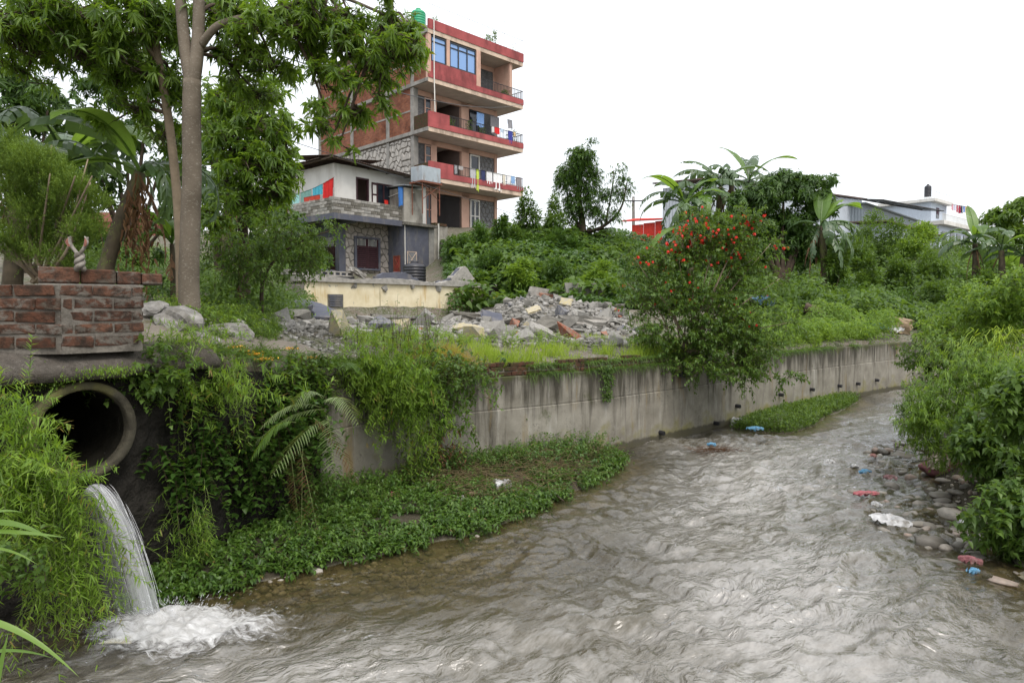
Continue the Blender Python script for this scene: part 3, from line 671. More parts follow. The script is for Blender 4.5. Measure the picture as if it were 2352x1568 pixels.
# brick wall: two short faces meeting at a blunt corner
def brick_wall():
    A, C, B = at(-60, 800, 5.35), at(144, 803, 5.45), at(332, 800, 5.95)
    A.z = B.z = C.z = 2.19
    e = empty('brick_wall', C, 'crumbling dark brick parapet wall with smeared mortar at the left edge', 'brick wall')
    bl, bh, bt, pl, ph = .285, .082, .17, .30, .103
    bm0 = MB(); bm0.bbox(0, bl, 0, bt, 0, bh, .006); me0 = bm0.mesh('brick')
    # knock the brick about a little: four worn variants
    var = []
    for k in range(5):
        m2 = me0.copy()
        for w in m2.vertices: w.co += Vector((random.uniform(-.011, .011), random.uniform(-.012, .006), random.uniform(-.008, .008)))
        m2.materials.append(M_BRICK if k < 2 else M_BRICK_D2); var.append(m2)
    for (P, Q, dark) in ((A, C, 0), (C, B, 1)):
        d = Q - P; Ln = d.length; d.normalize(); nr = Vector((-d.y, d.x, 0)); an = math.atan2(d.y, d.x)
        mb = MB(); Mx = Matrix.Translation(P) @ Matrix.Rotation(an, 4, 'Z')
        mb.box(0.0, Ln - .012, .016 if not dark else .006, .40, -.05, ph * 5 - .012, Mx); mb.build('mortar_core', M_MORTAR, e)
        for r in range(5):
            x = -(.5 * pl if r % 2 else 0) - .06 * dark
            while x < Ln - .03:
                x0, x1 = max(0.004, x), min(Ln - .004, x + bl)
                if x1 - x0 > .05:
                    o = bpy.data.objects.new('brick', random.choice(var[:4] if not dark else var[2:])); put(o, e)
                    o.location = Mx @ Vector((x0, random.uniform(-.008, .006), r * ph + .006)); o.rotation_euler = (random.uniform(-.02, .02), random.uniform(-.015, .015), an + random.uniform(-.012, .012))
                    o.scale = ((x1 - x0) / bl, 1, random.uniform(.93, 1.03))
                x += pl
    # the top course, set back, with a smear of mortar on it
    P, Q = at(88, 655, 5.62), at(328, 665, 6.05); P.z = Q.z = 2.19 + ph * 5 + .012; d = Q - P; Ln = d.length; an = math.atan2(d.y, d.x)
    Mx = Matrix.Translation(P) @ Matrix.Rotation(an, 4, 'Z')
    xs = [0, .30, .56, .70]; x = 0
    for k, l in enumerate((.30, .265, .19, .17)):
        mb = MB(); mb.bbox(x, x + l - .008, 0, .2, 0, .135 - .012 * k, .012, Mx); mb.build('brick', (M_BRICK_D2, M_BRICK, M_BRICK_D2, M_BRICK_D2)[k], e); x += l
    V = []
    nx, ny = 26, 7
    for i in range(nx):
        for j in range(ny):
            xx = .0 + i / (nx - 1) * x; yy = .006 + j / (ny - 1) * .19; hang = -.006 * (j == 0)
            V.append(Mx @ Vector((xx, yy, .137 - .047 * xx + hang + (float(fbm(i * .4, j * .5, 77)) - .5) * .012)))
    obj('mortar_cap', mesh_tri('mortar_cap', np.array(V), grid_faces(nx, ny), smooth=False), M_MORTAR_L, e)
    # ledge of bed mortar
    mb = MB(); mb.box(0, Ln - .0, -.03, .2, -.02, -.003, Mx, .004); mb.build('mortar_ledge', M_MORTAR_L, e)
    return e
M_BRICK_D2 = bricks_mat('sooty_brick', (0.085, 0.038, 0.025), (0.15, 0.075, 0.048), (0.035, 0.026, 0.02), (.15, .135, .115), (.50, .60))
M_MORTAR_L = plain('pale_mortar', (0.20, 0.185, 0.16), 0.95, 0.25, 8, 0.7, 30, dirt=(0.2, 0.17, 0.14), bd=0.02)
brick_wall()

# statue of two entwined cobras
s = S('weathered_painted_plaster'); c = s.co(); M_STAT = s.out(s.pbr(s.ramp(s.noise(c, 22, 5), [(0.35, (0.13, 0.115, 0.095)), (0.65, (0.27, 0.25, 0.22))]), .85, s.bump(s.noise(c, 80, 4), .4, .005), .3))
M_STAT_R = plain('faded_red_paint', (0.38, 0.15, 0.11), .85, .4, 30, .3, 60)
st_e = empty('snake_statue', at(184, 621, 5.75), 'small pale statue of two entwined cobras standing on the brick wall', 'statue'); SB = st_e.location.copy()
for ph0, sgn in ((0, 1), (math.pi, -1)):
    pts, rad = [], []
    for k in range(30):
        t = k / 29
        if t < .62:
            a = ph0 + t / .62 * 2.6 * math.pi; rr = .024 - .006 * t; pts.append(SB + Vector((math.cos(a) * rr, math.sin(a) * rr, .006 + t / .62 * .135))); rad.append(.023 - .004 * t)
        else:
            q = (t - .62) / .38; pts.append(SB + Vector((sgn * (.012 + .062 * math.sin(q * 1.75)) - .004, -.006, .141 + q * .135))); rad.append(.015 - .002 * q)
    mb = MB(); mb.tube(pts, rad, 10); mb.build('body', M_STAT, st_e, smooth=True)
    # hood
    V = []; nh = 11
    for k in range(nh):
        q = k / (nh - 1); z = .185 + q * .098; w = .021 * math.sin(min(1, q * 1.08 + .08) * math.pi) ** .8 + .005; cxh = sgn * (.052 + .026 * math.sin(q * 2.9)) - .004; dy = -.016 * math.sin(q * 3)
        for j in range(8):
            a = 2 * math.pi * j / 8; V.append(SB + Vector((cxh + w * math.cos(a) * .8, -.008 + dy + .010 * math.sin(a), z)))
    f = [(i * 8 + j, i * 8 + (j + 1) % 8, (i + 1) * 8 + (j + 1) % 8, (i + 1) * 8 + j) for i in range(nh - 1) for j in range(8)] + [tuple(range(7, -1, -1)), tuple((nh - 1) * 8 + j for j in range(8))]
    mb = MB(); mb.add(V, f); hd = mb.build('hood', M_STAT, st_e, smooth=True)
    mb = MB()
    for k in range(2, nh - 2):
        q = k / (nh - 1); z = .185 + q * .098; w = (.021 * math.sin(min(1, q * 1.08 + .08) * math.pi) ** .8) * .5; cxh = sgn * (.052 + .026 * math.sin(q * 2.9)) - .004; dy = -.016 * math.sin(q * 3)
        mb.box(SB.x + cxh - w, SB.x + cxh + w, SB.y - .021 + dy, SB.y - .012 + dy, SB.z + z - .004, SB.z + z + .003)
    mb.build('belly_band', M_STAT_R, hd)

# ------------------------------------------------------------------ falling water
FALL0 = at(232, 1114, 5.48); FALLV = Vector((.955, -.297, 0)); FALLS = Vector((.297, .955, 0))
def fall_mat(nm, lo, hi, top):
  s = S(nm); c = s.co('UV')
  n = s.noise(s.mp(c, (13, 1.0, 1)), 1.0, 6, .68, .15); n2 = s.noise(s.mp(c, (46, 2.0, 1)), 1.0, 3)
  msk = s.ramp(s.math('ADD', s.math('MULTIPLY', n, .7), s.math('MULTIPLY', n2, .3)), [(lo, 0.0), (hi, top)])
  edge = s.xyz(c)[0]; ed = s.math('MULTIPLY', s.ramp(edge, [(0.0, 0.0), (0.25, .75)]), s.ramp(edge, [(0.75, 1.0), (1.0, 0.05)]))
  p_ = s.pbr((0.72, 0.73, 0.75), .25, None, .5); tr_ = s.node('ShaderNodeBsdfTranslucent', {'Color': (0.8, 0.81, 0.83, 1)}).outputs[0]
  return s.out(s.mixs(s.math('MULTIPLY', msk, ed), s.node('ShaderNodeBsdfTransparent').outputs[0], s.mixs(.4, p_, tr_)))
M_FALL = fall_mat('white_falling_water', .36, .66, .85); M_VEIL = fall_mat('thin_falling_water', .46, .72, .40)
fw = empty('waterfall', FALL0, 'white stream of water falling from the culvert pipe into the river', 'water')
def fall_sheet(name, v0, w0, w1, off, depth, mat=None, nu=18, nv=26):
    side = FALLS; T = math.sqrt(2 * (FALL0.z + .02) / 9.8); V = []; UV = []
    for j in range(nv):
        q = j / (nv - 1); t = q * T
        for i in range(nu):
            a = i / (nu - 1) - .5; w = w0 + (w1 - w0) * q
            p = FALL0 + FALLV * (v0 * t * (1 - .35 * abs(a)) + off) + side * (a * w + (float(vnoise(i * .8, q * 2, 31)) - .5) * .02) + Vector((0, 0, -4.9 * t * t + depth - .05 * (2 * a) ** 2 * (1 - q)))
            V.append(p); UV.append((i / (nu - 1), q))
    f = [(j * nu + i, j * nu + i + 1, (j + 1) * nu + i + 1, (j + 1) * nu + i) for j in range(nv - 1) for i in range(nu - 1)]
    me = bpy.data.meshes.new(name); me.from_pydata(V, [], f); uvl = me.uv_layers.new(name='UVMap')
    for l in me.loops: uvl.data[l.index].uv = UV[l.vertex_index]
    me.polygons.foreach_set('use_smooth', [True] * len(f)); obj(name, me, mat or M_FALL, fw)
fall_sheet('water_sheet', 1.36, .14, .16, -.10, .0); fall_sheet('water_sheet', 1.27, .16, .20, -.12, -.02); fall_sheet('water_sheet', 1.42, .11, .13, -.06, .01); fall_sheet('water_sheet', 1.31, .12, .15, -.08, .0); fall_sheet('water_veil', .70, .22, .34, -.14, -.05, M_VEIL); fall_sheet('water_veil', .92, .20, .3, -.14, -.05, M_VEIL); fall_sheet('water_veil', 1.1, .2, .3, -.12, -.03, M_VEIL)
strands = MB(); T = math.sqrt(2 * FALL0.z / 9.8)
for k in range(36):
    a = random.gauss(0, .42); v0 = random.uniform(1.0, 1.38); q0 = random.uniform(0, .7); q1 = min(1, q0 + random.uniform(.15, .5)); pts = []
    for m_ in range(7):
        t = (q0 + (q1 - q0) * m_ / 6) * T; pts.append(FALL0 + FALLV * (v0 * t - .05) + FALLS * (a * (.13 + .05 * t)) + Vector((0, 0, -4.9 * t * t + .01)))
    r = random.uniform(.0005, .0014); strands.tube(pts, [r * .3, r, r, r, r, r * .8, r * .3], 4, False)
M_DROP = S('white_water_strands'); M_DROP = M_DROP.out(M_DROP.pbr((0.8, 0.81, 0.83), .2, None, .5))
strands.build('water_strands', M_DROP, fw, smooth=True)
# foam where it lands
LAND = Vector((FALL0.x + .955 * 1.28 * T, FALL0.y - .297 * 1.28 * T, 0)); nx = 120
s = S('churned_foam'); c = s.co(); n = s.noise(s.mp(c, (1, 1.5, 1)), 8, 9, .74, .9); n2 = s.noise(c, 2.2, 4)
r_ = s.attr('tint'); msk = s.ramp(s.math('ADD', s.math('ADD', s.math('MULTIPLY', n, .95), r_), s.math('MULTIPLY', n2, .3)), [(0.72, 0.0), (1.22, .92)])
p_ = s.pbr(s.ramp(n, [(0.3, (0.34, 0.33, 0.31)), (0.62, (0.72, 0.72, 0.72))]), .6, s.bump(n, .8, .05), .4)
M_FOAM = s.out(s.mixs(msk, s.node('ShaderNodeBsdfTransparent').outputs[0], p_))
gxf, gyf = np.meshgrid(np.linspace(-1.1, 2.0, 150), np.linspace(-1.2, 1.1, 110), indexing='ij')
px, py = LAND.x + gxf, LAND.y + gyf
rad = np.sqrt(((gxf - .20) / .80) ** 2 + ((gyf + .08) / .42) ** 2); bl = np.clip(1.15 - rad, 0, 1)
pz = wave(px, py) + .008 + bl * (.02 + .16 * np.exp(-((gxf - .05) ** 2 + gyf ** 2) / .12) * fbm(px * 5, py * 5, 83, 4)) + bl * (fbm(px * 8, py * 8, 84, 4) - .5) * .09
obj('foam', mesh_tri('foam', np.stack([px, py, pz], -1).reshape(-1, 3), grid_faces(150, 110), (bl * .62).ravel(), True), M_FOAM, kind='stuff', label='churning white foam where the culvert water hits the stream', cat='foam')
spl = Fol(); n = 700; a = rng.uniform(0, 6.28, n); r = np.abs(rng.normal(0, .26, n)); hz = np.abs(rng.normal(0, .10, n)) * np.exp(-r * 1.6)
P = np.stack([LAND.x + .05 + r * np.cos(a) * 1.3, LAND.y + r * np.sin(a) * .8, hz + .02], -1)
D = nrm(np.stack([np.cos(a), np.sin(a), np.full(n, .9)], -1)); spl.rods(P, P + D * rng.uniform(.006, .03, (n, 1)), rng.uniform(.0006, .0018, n))
spl.build('splash_droplets', M_DROP, kind='stuff', label='fine white droplets thrown up where the water lands', cat='splash')
# ------------------------------------------------------------------ building materials
def brickwork(name, c1, c2, mortar, bw=.24, bh=.075):
    """bricks too far away to tell apart: pattern over the wall, on both upright planes"""
    s = S(name); c = s.co(); x, y, z = s.xyz(c)[:]
    v = s.node('ShaderNodeCombineXYZ', {0: s.math('ADD', x, y), 1: z, 2: 0.0}).outputs[0]
    b = s.node('ShaderNodeTexBrick', {'Vector': v, 'Color1': c1, 'Color2': c2, 'Mortar': mortar, 'Scale': 1.0, 'Mortar Size': .008, 'Brick Width': bw, 'Row Height': bh, 'Bias': 0.0})
    n = s.noise(c, .8, 7, .7); n2 = s.noise(c, 5, 6, .7)
    col = s.mix(s.ramp(n, [(0.40, 0.0), (0.66, 0.85)]), b.outputs[0], sc(c1, .38))
    col = s.mix(s.ramp(n2, [(0.5, 0.0), (0.75, 0.5)]), col, sc(c2, 1.25))
    return s.out(s.pbr(col, .92, s.bump(b.outputs['Fac'], -.6, .02), .2))
M_RBRICK = brickwork('red_side_brickwork', (0.19, 0.062, 0.034), (0.30, 0.11, 0.055), (0.15, 0.125, 0.105))
M_GBRICK = brickwork('grey_brick_panel', (0.13, 0.13, 0.135), (0.19, 0.19, 0.19), (0.08, 0.08, 0.08))
M_RED = plain('red_plaster', (0.32, 0.075, 0.075), .85, .22, 1.3, .2, 20, dirt=(0.13, 0.035, 0.035))
M_PEACH = plain('peach_plaster', (0.58, 0.37, 0.285), .85, .12, 1.5, .15, 25, dirt=(0.33, 0.22, 0.17))
M_CREAM = plain('cream_slab_edge', (0.55, 0.43, 0.335), .85, .15, 2, .2, 20, dirt=(0.20, 0.15, 0.115))
M_SOFFIT = plain('pale_soffit', (0.52, 0.46, 0.42), .9, .1, 2, .1, 20)
M_WHITE = plain('white_limewash', (0.62, 0.61, 0.575), .9, .08, 1.5, .15, 20, dirt=(0.45, 0.43, 0.39))
M_DKGLASS = S('dark_window_glass'); M_DKGLASS = M_DKGLASS.out(M_DKGLASS.pbr((0.015, 0.02, 0.03), .08, None, .6))
M_BLUEGL = S('sky_painted_glass'); M_BLUEGL = M_BLUEGL.out(M_BLUEGL.pbr((0.19, 0.33, 0.60), .15, None, .6))  # sky reflection is painted into the base blue of the panes
M_DARKMET = plain('dark_iron', (0.025, 0.025, 0.028), .5, .2, 10, .05, 30, spec=.5)
M_RUST = plain('rusty_iron', (0.17, 0.065, 0.04), .8, .3, 10, .2, 40)
M_MAROON = plain('maroon_shutter_paint', (0.045, 0.018, 0.022), .6, .25, 8, .15, 30)
M_DOORRED = plain('worn_red_door_paint', (0.25, 0.045, 0.035), .65, .25, 8, .2, 30, dirt=(0.13, 0.05, 0.035))
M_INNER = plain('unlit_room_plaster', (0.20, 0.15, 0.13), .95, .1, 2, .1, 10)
M_ZINC = plain('galvanised_sheet', (0.50, 0.53, 0.56), .5, .10, 1.2, .1, 10, spec=.4, metal=0.25)
M_ZINC_RD = plain('red_roofing_sheet', (0.52, 0.035, 0.02), .55, .12, 2, .1, 10)
M_ROOFTIN = plain('weathered_tin_roof', (0.10, 0.075, 0.065), .7, .35, 3, .2, 20, dirt=(0.20, 0.10, 0.07))
M_BOX = plain('rain_streaked_pale_metal', (0.36, 0.40, 0.43), .55, .12, 3, .1, 20, dirt=(0.20, 0.14, 0.10), metal=.2)
M_STONEP = plain('pale_paving_stone', (0.33, 0.30, 0.27), .9, .25, 4, .4, 20)
M_STONEG = plain('grey_cladding_stone', (0.165, 0.165, 0.17), .85, .2, 4, .3, 20)
M_STONEW = plain('rubble_masonry_stone', (0.37, 0.35, 0.32), .9, .35, 3, .5, 15)
M_GREEN = plain('green_plastic_tank', (0.015, 0.28, 0.13), .45, .1, 3, .05, 10, spec=.5)
M_BLACKP = plain('black_plastic_tank', (0.022, 0.022, 0.028), .38, .15, 3, .05, 10, spec=.5)
M_PIPEW = plain('white_plastic_pipe', (0.62, 0.60, 0.55), .5, .1, 5, .05, 20)
M_STAINW = plain('black_streaked_plaster', (0.33, 0.31, 0.27), .9, .25, 2, .3, 20, dirt=(0.06, 0.045, 0.035))

def stones(parent, mat, to3, W, H, size, depth=.05, gap=.018, name='stone', holes=(), seed=1):
    """irregular flat stones filling a W x H panel: a jittered honeycomb, every stone its own mesh"""
    r = random.Random(seed); cells = []; dx, dy = size, size * .86; memo = {}
    def vert(ix, iy):
        k = (ix, iy)
        if k not in memo: memo[k] = (r.uniform(-.24, .24) * size, r.uniform(-.24, .24) * size)
        return memo[k]
    ny = int(H / dy) + 2; nx = int(W / dx) + 2
    for j in range(-1, ny):
        for i in range(-1, nx):
            ox = (j % 2) * .5 * dx; cx, cy = i * dx + ox, j * dy; pts = []
            for k in range(6):
                a = math.pi / 6 + k * math.pi / 3; px, py = cx + dx * .577 * math.cos(a), cy + dx * .577 * math.sin(a)
                kx, ky = round(px / (dx * .25)), round(py / (dy * .17)); jx, jy = vert(kx, ky); pts.append((px + jx, py + jy))
            mx, my = sum(p[0] for p in pts) / 6, sum(p[1] for p in pts) / 6
            q = []
            for px, py in pts:
                l = math.hypot(px - mx, py - my) or 1; k = max(.5, 1 - gap / l); q.append((min(max(mx + (px - mx) * k, .01), W - .01), min(max(my + (py - my) * k, .01), H - .01)))
            ar = abs(sum(q[k][0] * q[(k + 1) % 6][1] - q[(k + 1) % 6][0] * q[k][1] for k in range(6))) / 2
            if ar < size * size * .12: continue
            mx, my = sum(p[0] for p in q) / 6, sum(p[1] for p in q) / 6
            if any(a0 < mx < a1 and b0 < my < b1 for a0, a1, b0, b1 in holes): continue
            d = depth * r.uniform(.6, 1.15); v = [to3(x, y, 0) for x, y in q] + [to3(mx + (x - mx) * .86, my + (y - my) * .86, d) for x, y in q]
            f = [tuple(range(6, 12))] + [(k, (k + 1) % 6, 6 + (k + 1) % 6, 6 + k) for k in range(6)]
            mb = MB(); mb.add(v, f); mb.build(name, mat, parent, local=True)
def window(parent, to3, x0, x1, z0, z1, fm, gm, mull=1, trans=0, fr=.06, name='window', dep=.08):
    """frame with mullions, panes as sub-parts; to3(x, z, out)"""
    mb = MB()
    def bx(a, b, c_, d, o0, o1):
        v = [to3(x, z, o) for o in (o0, o1) for z in (c_, d) for x in (a, b)]; mb.add(v, [(0, 2, 3, 1), (4, 5, 7, 6), (0, 1, 5, 4), (2, 6, 7, 3), (0, 4, 6, 2), (1, 3, 7, 5)])
    bx(x0, x1, z0, z0 + fr, 0, dep); bx(x0, x1, z1 - fr, z1, 0, dep); bx(x0, x0 + fr, z0 + fr, z1 - fr, 0, dep); bx(x1 - fr, x1, z0 + fr, z1 - fr, 0, dep)
    xs = [x0 + (x1 - x0) * k / (mull + 1) for k in range(mull + 2)]
    for x in xs[1:-1]: bx(x - fr * .5, x + fr * .5, z0 + fr, z1 - fr, 0, dep * .9)
    zs = [z0, z1]
    if trans: zt = z1 - (z1 - z0) * trans; bx(x0 + fr, x1 - fr, zt - fr * .4, zt + fr * .4, .004, dep * .8); zs = [z0, zt, z1]
    o = mb.build(name, fm, parent, local=True)
    for a, b in zip(xs[:-1], xs[1:]):
        for c_, d in zip(zs[:-1], zs[1:]):
            pm = MB(); v = [to3(a + .03, c_ + .03, .02), to3(b - .03, c_ + .03, .02), to3(b - .03, d - .03, .02), to3(a + .03, d - .03, .02)]
            pm.add(v, [(0, 1, 2, 3)]); pm.build('pane', gm, o, local=True)
    return o
def cloth(name, p0, p1, h, mat, label, fold=.05, nf=3, back=.55, cat='clothing', group=None, taper=0.0, uneven=.05):
    """wet washing hung over a line from p0 to p1"""
    p0, p1 = Vector(p0), Vector(p1); d = p1 - p0; n_ = Vector((d.y, -d.x, 0)).normalized(); nx, ny = 15, 9; V = []; ph = random.uniform(0, 6)
    for side, hh in ((1, h), (-1, h * back)):
        for i in range(nx):
            a = i / (nx - 1)
            for j in range(ny):
                q = j / (ny - 1); w = a + (0.5 - a) * taper * q
                p = p0 + d * w + n_ * (side * .012 + math.sin(a * nf * 6.28 + ph) * fold * (.25 + q) * (1 if side > 0 else .6)) - Vector((0, 0, q * hh * (1 + uneven * math.sin(a * 5 + ph))))
                V.append(p)
    f = grid_faces(nx, ny).tolist(); f += [[k + nx * ny for k in q] for q in f]; f += [[i * ny, (i + 1) * ny, nx * ny + (i + 1) * ny, nx * ny + i * ny] for i in range(nx - 1)]
    me = bpy.data.meshes.new(name); me.from_pydata(V, [], f); me.polygons.foreach_set('use_smooth', [True] * len(f)); me.update()
    return obj(name, me, mat, label=label, cat=cat, group=group)
CLOTHM = {}
def cm(col):
    if col not in CLOTHM: CLOTHM[col] = plain('cotton_%d' % len(CLOTHM), col, .9, .12, 10, .3, 60)
    return CLOTHM[col]

# ------------------------------------------------------------------ pink five-storey house
PB_D = 42.0; PBO = at(986, 520, PB_D); PBO.z = 7.2
pb = empty('apartment_house', PBO, 'tall pink and red apartment house with stacked balconies and bare brick side wall', 'building', rz=math.radians(45))
PX, PY = 8.2, 13.2; FZ = [0.0, 3.1, 6.1, 9.05, 11.95]; BODY = 7.3        # slab undersides above local zero
def L2W(o, x, y, z): return world_of(o) @ Vector((x, y, z))
def pbx(name, mat, *b, par=None): mb = MB(); mb.box(*b); return mb.build(name, mat, par or pb, local=True)
YB = 1.65
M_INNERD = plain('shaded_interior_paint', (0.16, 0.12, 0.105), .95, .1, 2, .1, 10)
# storey by storey
for k in range(4):
    z0 = FZ[k] + (.28 if k else -1.0); z1 = FZ[k + 1]
    yb = YB if k < 3 else 0.12
    # side wall infill between columns
    cols = [YB, 4.3, 8.6, 13.0]; cols = ([0.12] + cols) if k == 3 else cols
    for a, b in zip(cols[:-1], cols[1:]):
        if k == 2 - 1:
            pbx('side_wall', M_MORTAR, .06, .3, a, b, z0, z1)
        else: pbx('side_wall', M_RBRICK, .04, .3, a, b, z0, z1)
    for c_ in cols[(1 if k == 3 else 0):]: pbx('column', M_CONC, -.02, .34, c_ - .16, c_ + .16, z0, z1)
    if k != 1:
        for a, b in zip(cols[:-1], cols[1:]): pbx('tie_band', M_CONC, .02, .2, a + .17, b - .17, z0 + 1.25, z0 + 1.35)
    pbx('back_wall', M_RBRICK, .3, BODY, PY - .25, PY, z0, z1); pbx('end_wall', M_PEACH, BODY - .25, BODY - .01, yb, PY - .26, z0, z1)
def stone_to3(x, y, o): return Vector((.055 - o, YB + .2 + x, FZ[1] + .3 + y))
stones(pb, M_STONEW, stone_to3, 10.8, 2.65, .44, .07, .035, 'stone', [(2.35, 2.62, 0, 3), (6.6, 7.1, 0, 3)], 3)
# slabs, fascias, parapets
for k in range(1, 5):
    z = FZ[k]
    pbx('floor_slab', M_SOFFIT, .0, PX - .02, .02, PY + .15, z + .02, z + .26)
    mb = MB(); mb.box(-.02, PX, -.02, .10, z, z + .27); mb.box(PX - .12, PX, .10, PY, z, z + .27); mb.build('slab_edge', M_CREAM, pb, local=True)
    pbx('slab_side', M_CONC, -.10, 0.0, .0, PY + .9, z + .03, z + .25)
    rd = MB(); rh = .62 if k < 4 else .85
    rd.box(.0, PX + .03, -.06, .08, z + .27, z + rh); rd.box(PX - .08, PX + .03, .08, PY - 2, z + .27, z + rh); rd.build('red_parapet', M_RED, pb, local=True)
    if k in (1, 2):
        pbx('solid_parapet', M_RED, .0, 1.6 if k == 2 else 1.9, -.063, .085, z + .60, z + 1.22)
        pbx('parapet_end', M_BRICK_D, .002, .12, .09, YB - .18, z + .27, z + 1.15)
    # railing
    if k < 4: x0 = (1.92, 1.62, 4.2)[k - 1]; zt = z + 1.22
    else: x0 = .1; zt = z + 1.75
    rl = MB(); zb = z + rh + .05; r_ = .016 if k < 4 else .010
    rl.bar((x0, .01, zt), (PX, .01, zt), r_ * 1.5); rl.bar((PX, .01, zt), (PX, 5, zt), r_ * 1.5)
    if k < 4: rl.bar((x0, .01, zb), (PX, .01, zb), r_); rl.bar((PX, .01, zb), (PX, 5, zb), r_)
    n = int((PX - x0) / (.13 if k < 4 else 1.35))
    for i in range(n + 1):
        x = x0 + (PX - x0) * i / n; rl.bar((x, .01, z + rh - .05), (x, .01, zt), r_ * (1 if k < 4 else 1.4), 4)
    for i in range(1, 4 if k == 4 else 26): yy = 5 * i / (4 if k == 4 else 26); rl.bar((PX, yy, z + rh - .05), (PX, yy, zt), r_, 4)
    rl.build('railing', M_DARKMET if k < 4 else M_ZINC, pb, local=True)
# front walls of the two open balcony floors and the ground floor
def front(k):
    z0 = FZ[k] + (.27 if k else -1.0); z1 = FZ[k + 1]; y = YB
    def pan(name, mat, a, b, c_, d, o=0, th=.2): return pbx(name, mat, a, b, y - o, y + th, c_, d)
    pan('front_wall', M_PEACH, .02, .42, z0, z1); pan('front_wall', M_PEACH, 1.5, 1.95, z0, z1); pan('front_wall', M_PEACH, 4.05, 4.72, z0, z1)
    pan('front_wall', M_PEACH, 7.05, 7.3, z0, z1, .03); pan('front_beam', M_PEACH, .42, 7.05, z1 - .32, z1, .0)
    to3 = lambda x, z, o: Vector((x, y - o, z))
    pan('brick_panel', M_GBRICK, .42, 1.5, z0, z1 - .32, -.05)
    if k != 2: pass
    window(pb, to3, .95, 1.48, z0 + .2, z1 - .4, M_PEACH, M_DKGLASS, 0, .3)
    # open room
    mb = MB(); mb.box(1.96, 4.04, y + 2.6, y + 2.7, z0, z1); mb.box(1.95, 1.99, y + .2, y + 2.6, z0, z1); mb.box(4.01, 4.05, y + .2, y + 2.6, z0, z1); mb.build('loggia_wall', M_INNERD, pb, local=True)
    if k == 0:
        g = MB()
        for i in range(22): x = 2.0 + 2.0 * i / 21; g.bar((x, y + .08, z0), (x, y + .08, z1 - .35), .014, 4)
        for zz_ in (z0 + .3, z0 + 1.4, z1 - .5): g.bar((2, y + .08, zz_), (4.04, y + .08, zz_), .018, 4)
        g.build('iron_gate', M_DARKMET, pb, local=True)
    else:
        g = MB(); g.box(3.1, 3.95, y + 2.5, y + 2.59, z0, z0 + 2.1); g.build('inner_door', M_DARKMET, pb, local=True)
    window(pb, to3, 4.75, 5.62, z0 + .02, z1 - .38, M_WHITE if k != 2 else M_DKGLASS, M_DKGLASS, 1 if k == 0 else 0, .55 if k == 1 else .3, .1, 'door')
    if k == 2: pan('brick_panel', M_GBRICK, 5.66, 7.05, z0, z1 - .32, -.04)
    else:
        pan('panel_bed', M_CONC_D, 5.66, 7.05, z0, z1 - .32, -.06)
        stones(pb, M_STONEG, lambda x, z, o: Vector((5.67 + x, y + .058 - o, z0 + z)), 1.37, z1 - .34 - z0, .36, .035, .025, 'stone', (), 11 + k)
for k in range(3): front(k)
# enclosed top floor: red wall, blue glass
z0, z1 = FZ[3] + .27, FZ[4]; to3 = lambda x, z, o: Vector((x, .10 - o, z))
pbx('red_wall', M_RED, .22, 4.0, .0, .2, z0, z0 + 1.02); pbx('front_wall', M_PEACH, .0, .22, .02, .25, z0, z1); pbx('front_wall', M_PEACH, 3.9, 4.25, -.03, 1.62, z0 + .0, z1)
window(pb, to3, .24, 1.42, z0 + 1.03, z1 - .06, M_DARKMET, M_BLUEGL, 0, .22, .07); pbx('mullion_pier', M_PEACH, 1.43, 1.68, -.01, .2, z0 + 1.03, z1); window(pb, to3, 1.70, 3.88, z0 + 1.03, z1 - .06, M_DARKMET, M_BLUEGL, 2, .22, .07)
pbx('recess_wall', M_PEACH, 4.25, 5.0, YB, YB + .2, z0, z1); pbx('brick_panel', M_GBRICK, 5.0, 6.95, YB + .03, YB + .2, z0, z1 - .3); pbx('front_wall', M_PEACH, 6.95, 7.3, YB, YB + .2, z0, z1); pbx('front_beam', M_PEACH, 5.0, 6.95, YB - .01, YB + .2, z1 - .3, z1)
# white rain pipe
mb = MB(); mb.tube([(.35, -.12, FZ[4] + .8), (.35, -.12, FZ[3] + .3), (.40, -.12, FZ[2] + 1.2)], .035, 8); mb.build('rain_pipe', M_PIPEW, pb, local=True)
# stair head on the roof with its tank
pbx('stair_head', M_CONC_D, .9, 3.6, 3.4, 6.2, FZ[4] + .27, FZ[4] + 1.9); pbx('stair_roof', M_CONC, .7, 3.8, 3.2, 6.4, FZ[4] + 1.9, FZ[4] + 2.05)
pbx('low_parapet', M_BRICK_D, .02, .22, 6.4, PY - .1, FZ[4] + .27, FZ[4] + .9)
def water_tank(name, base, r, h, mat, label):
    e = empty(name, base, label, 'water tank'); prof = [(0, 0), (r * .96, 0), (r, .03)]
    n = 6
    for i in range(n):
        z = .06 + (h * .72) * i / n; dz = h * .72 / n; prof += [(r, z), (r, z + dz * .62), (r * .965, z + dz * .72), (r * .965, z + dz * .92)]
    z = .06 + h * .72; prof += [(r, z), (r * .97, z + h * .06), (r * .82, z + h * .13), (r * .5, z + h * .19), (r * .34, z + h * .2)]
    mb = MB(); mb.lathe(prof, base, 28); mb.build('shell', mat, e, smooth=True)
    mb = MB(); mb.lathe([(r * .36, z + h * .19), (r * .36, z + h * .26), (r * .32, z + h * .29), (0, z + h * .30)], base, 20); mb.build('lid', mat, e, smooth=True)
    return e
w_ = L2W(pb, 2.55, 4.3, FZ[4] + 2.06); water_tank('water_tank', w_, .5, 1.35, M_GREEN, 'green plastic water tank on the roof of the pink apartment house')
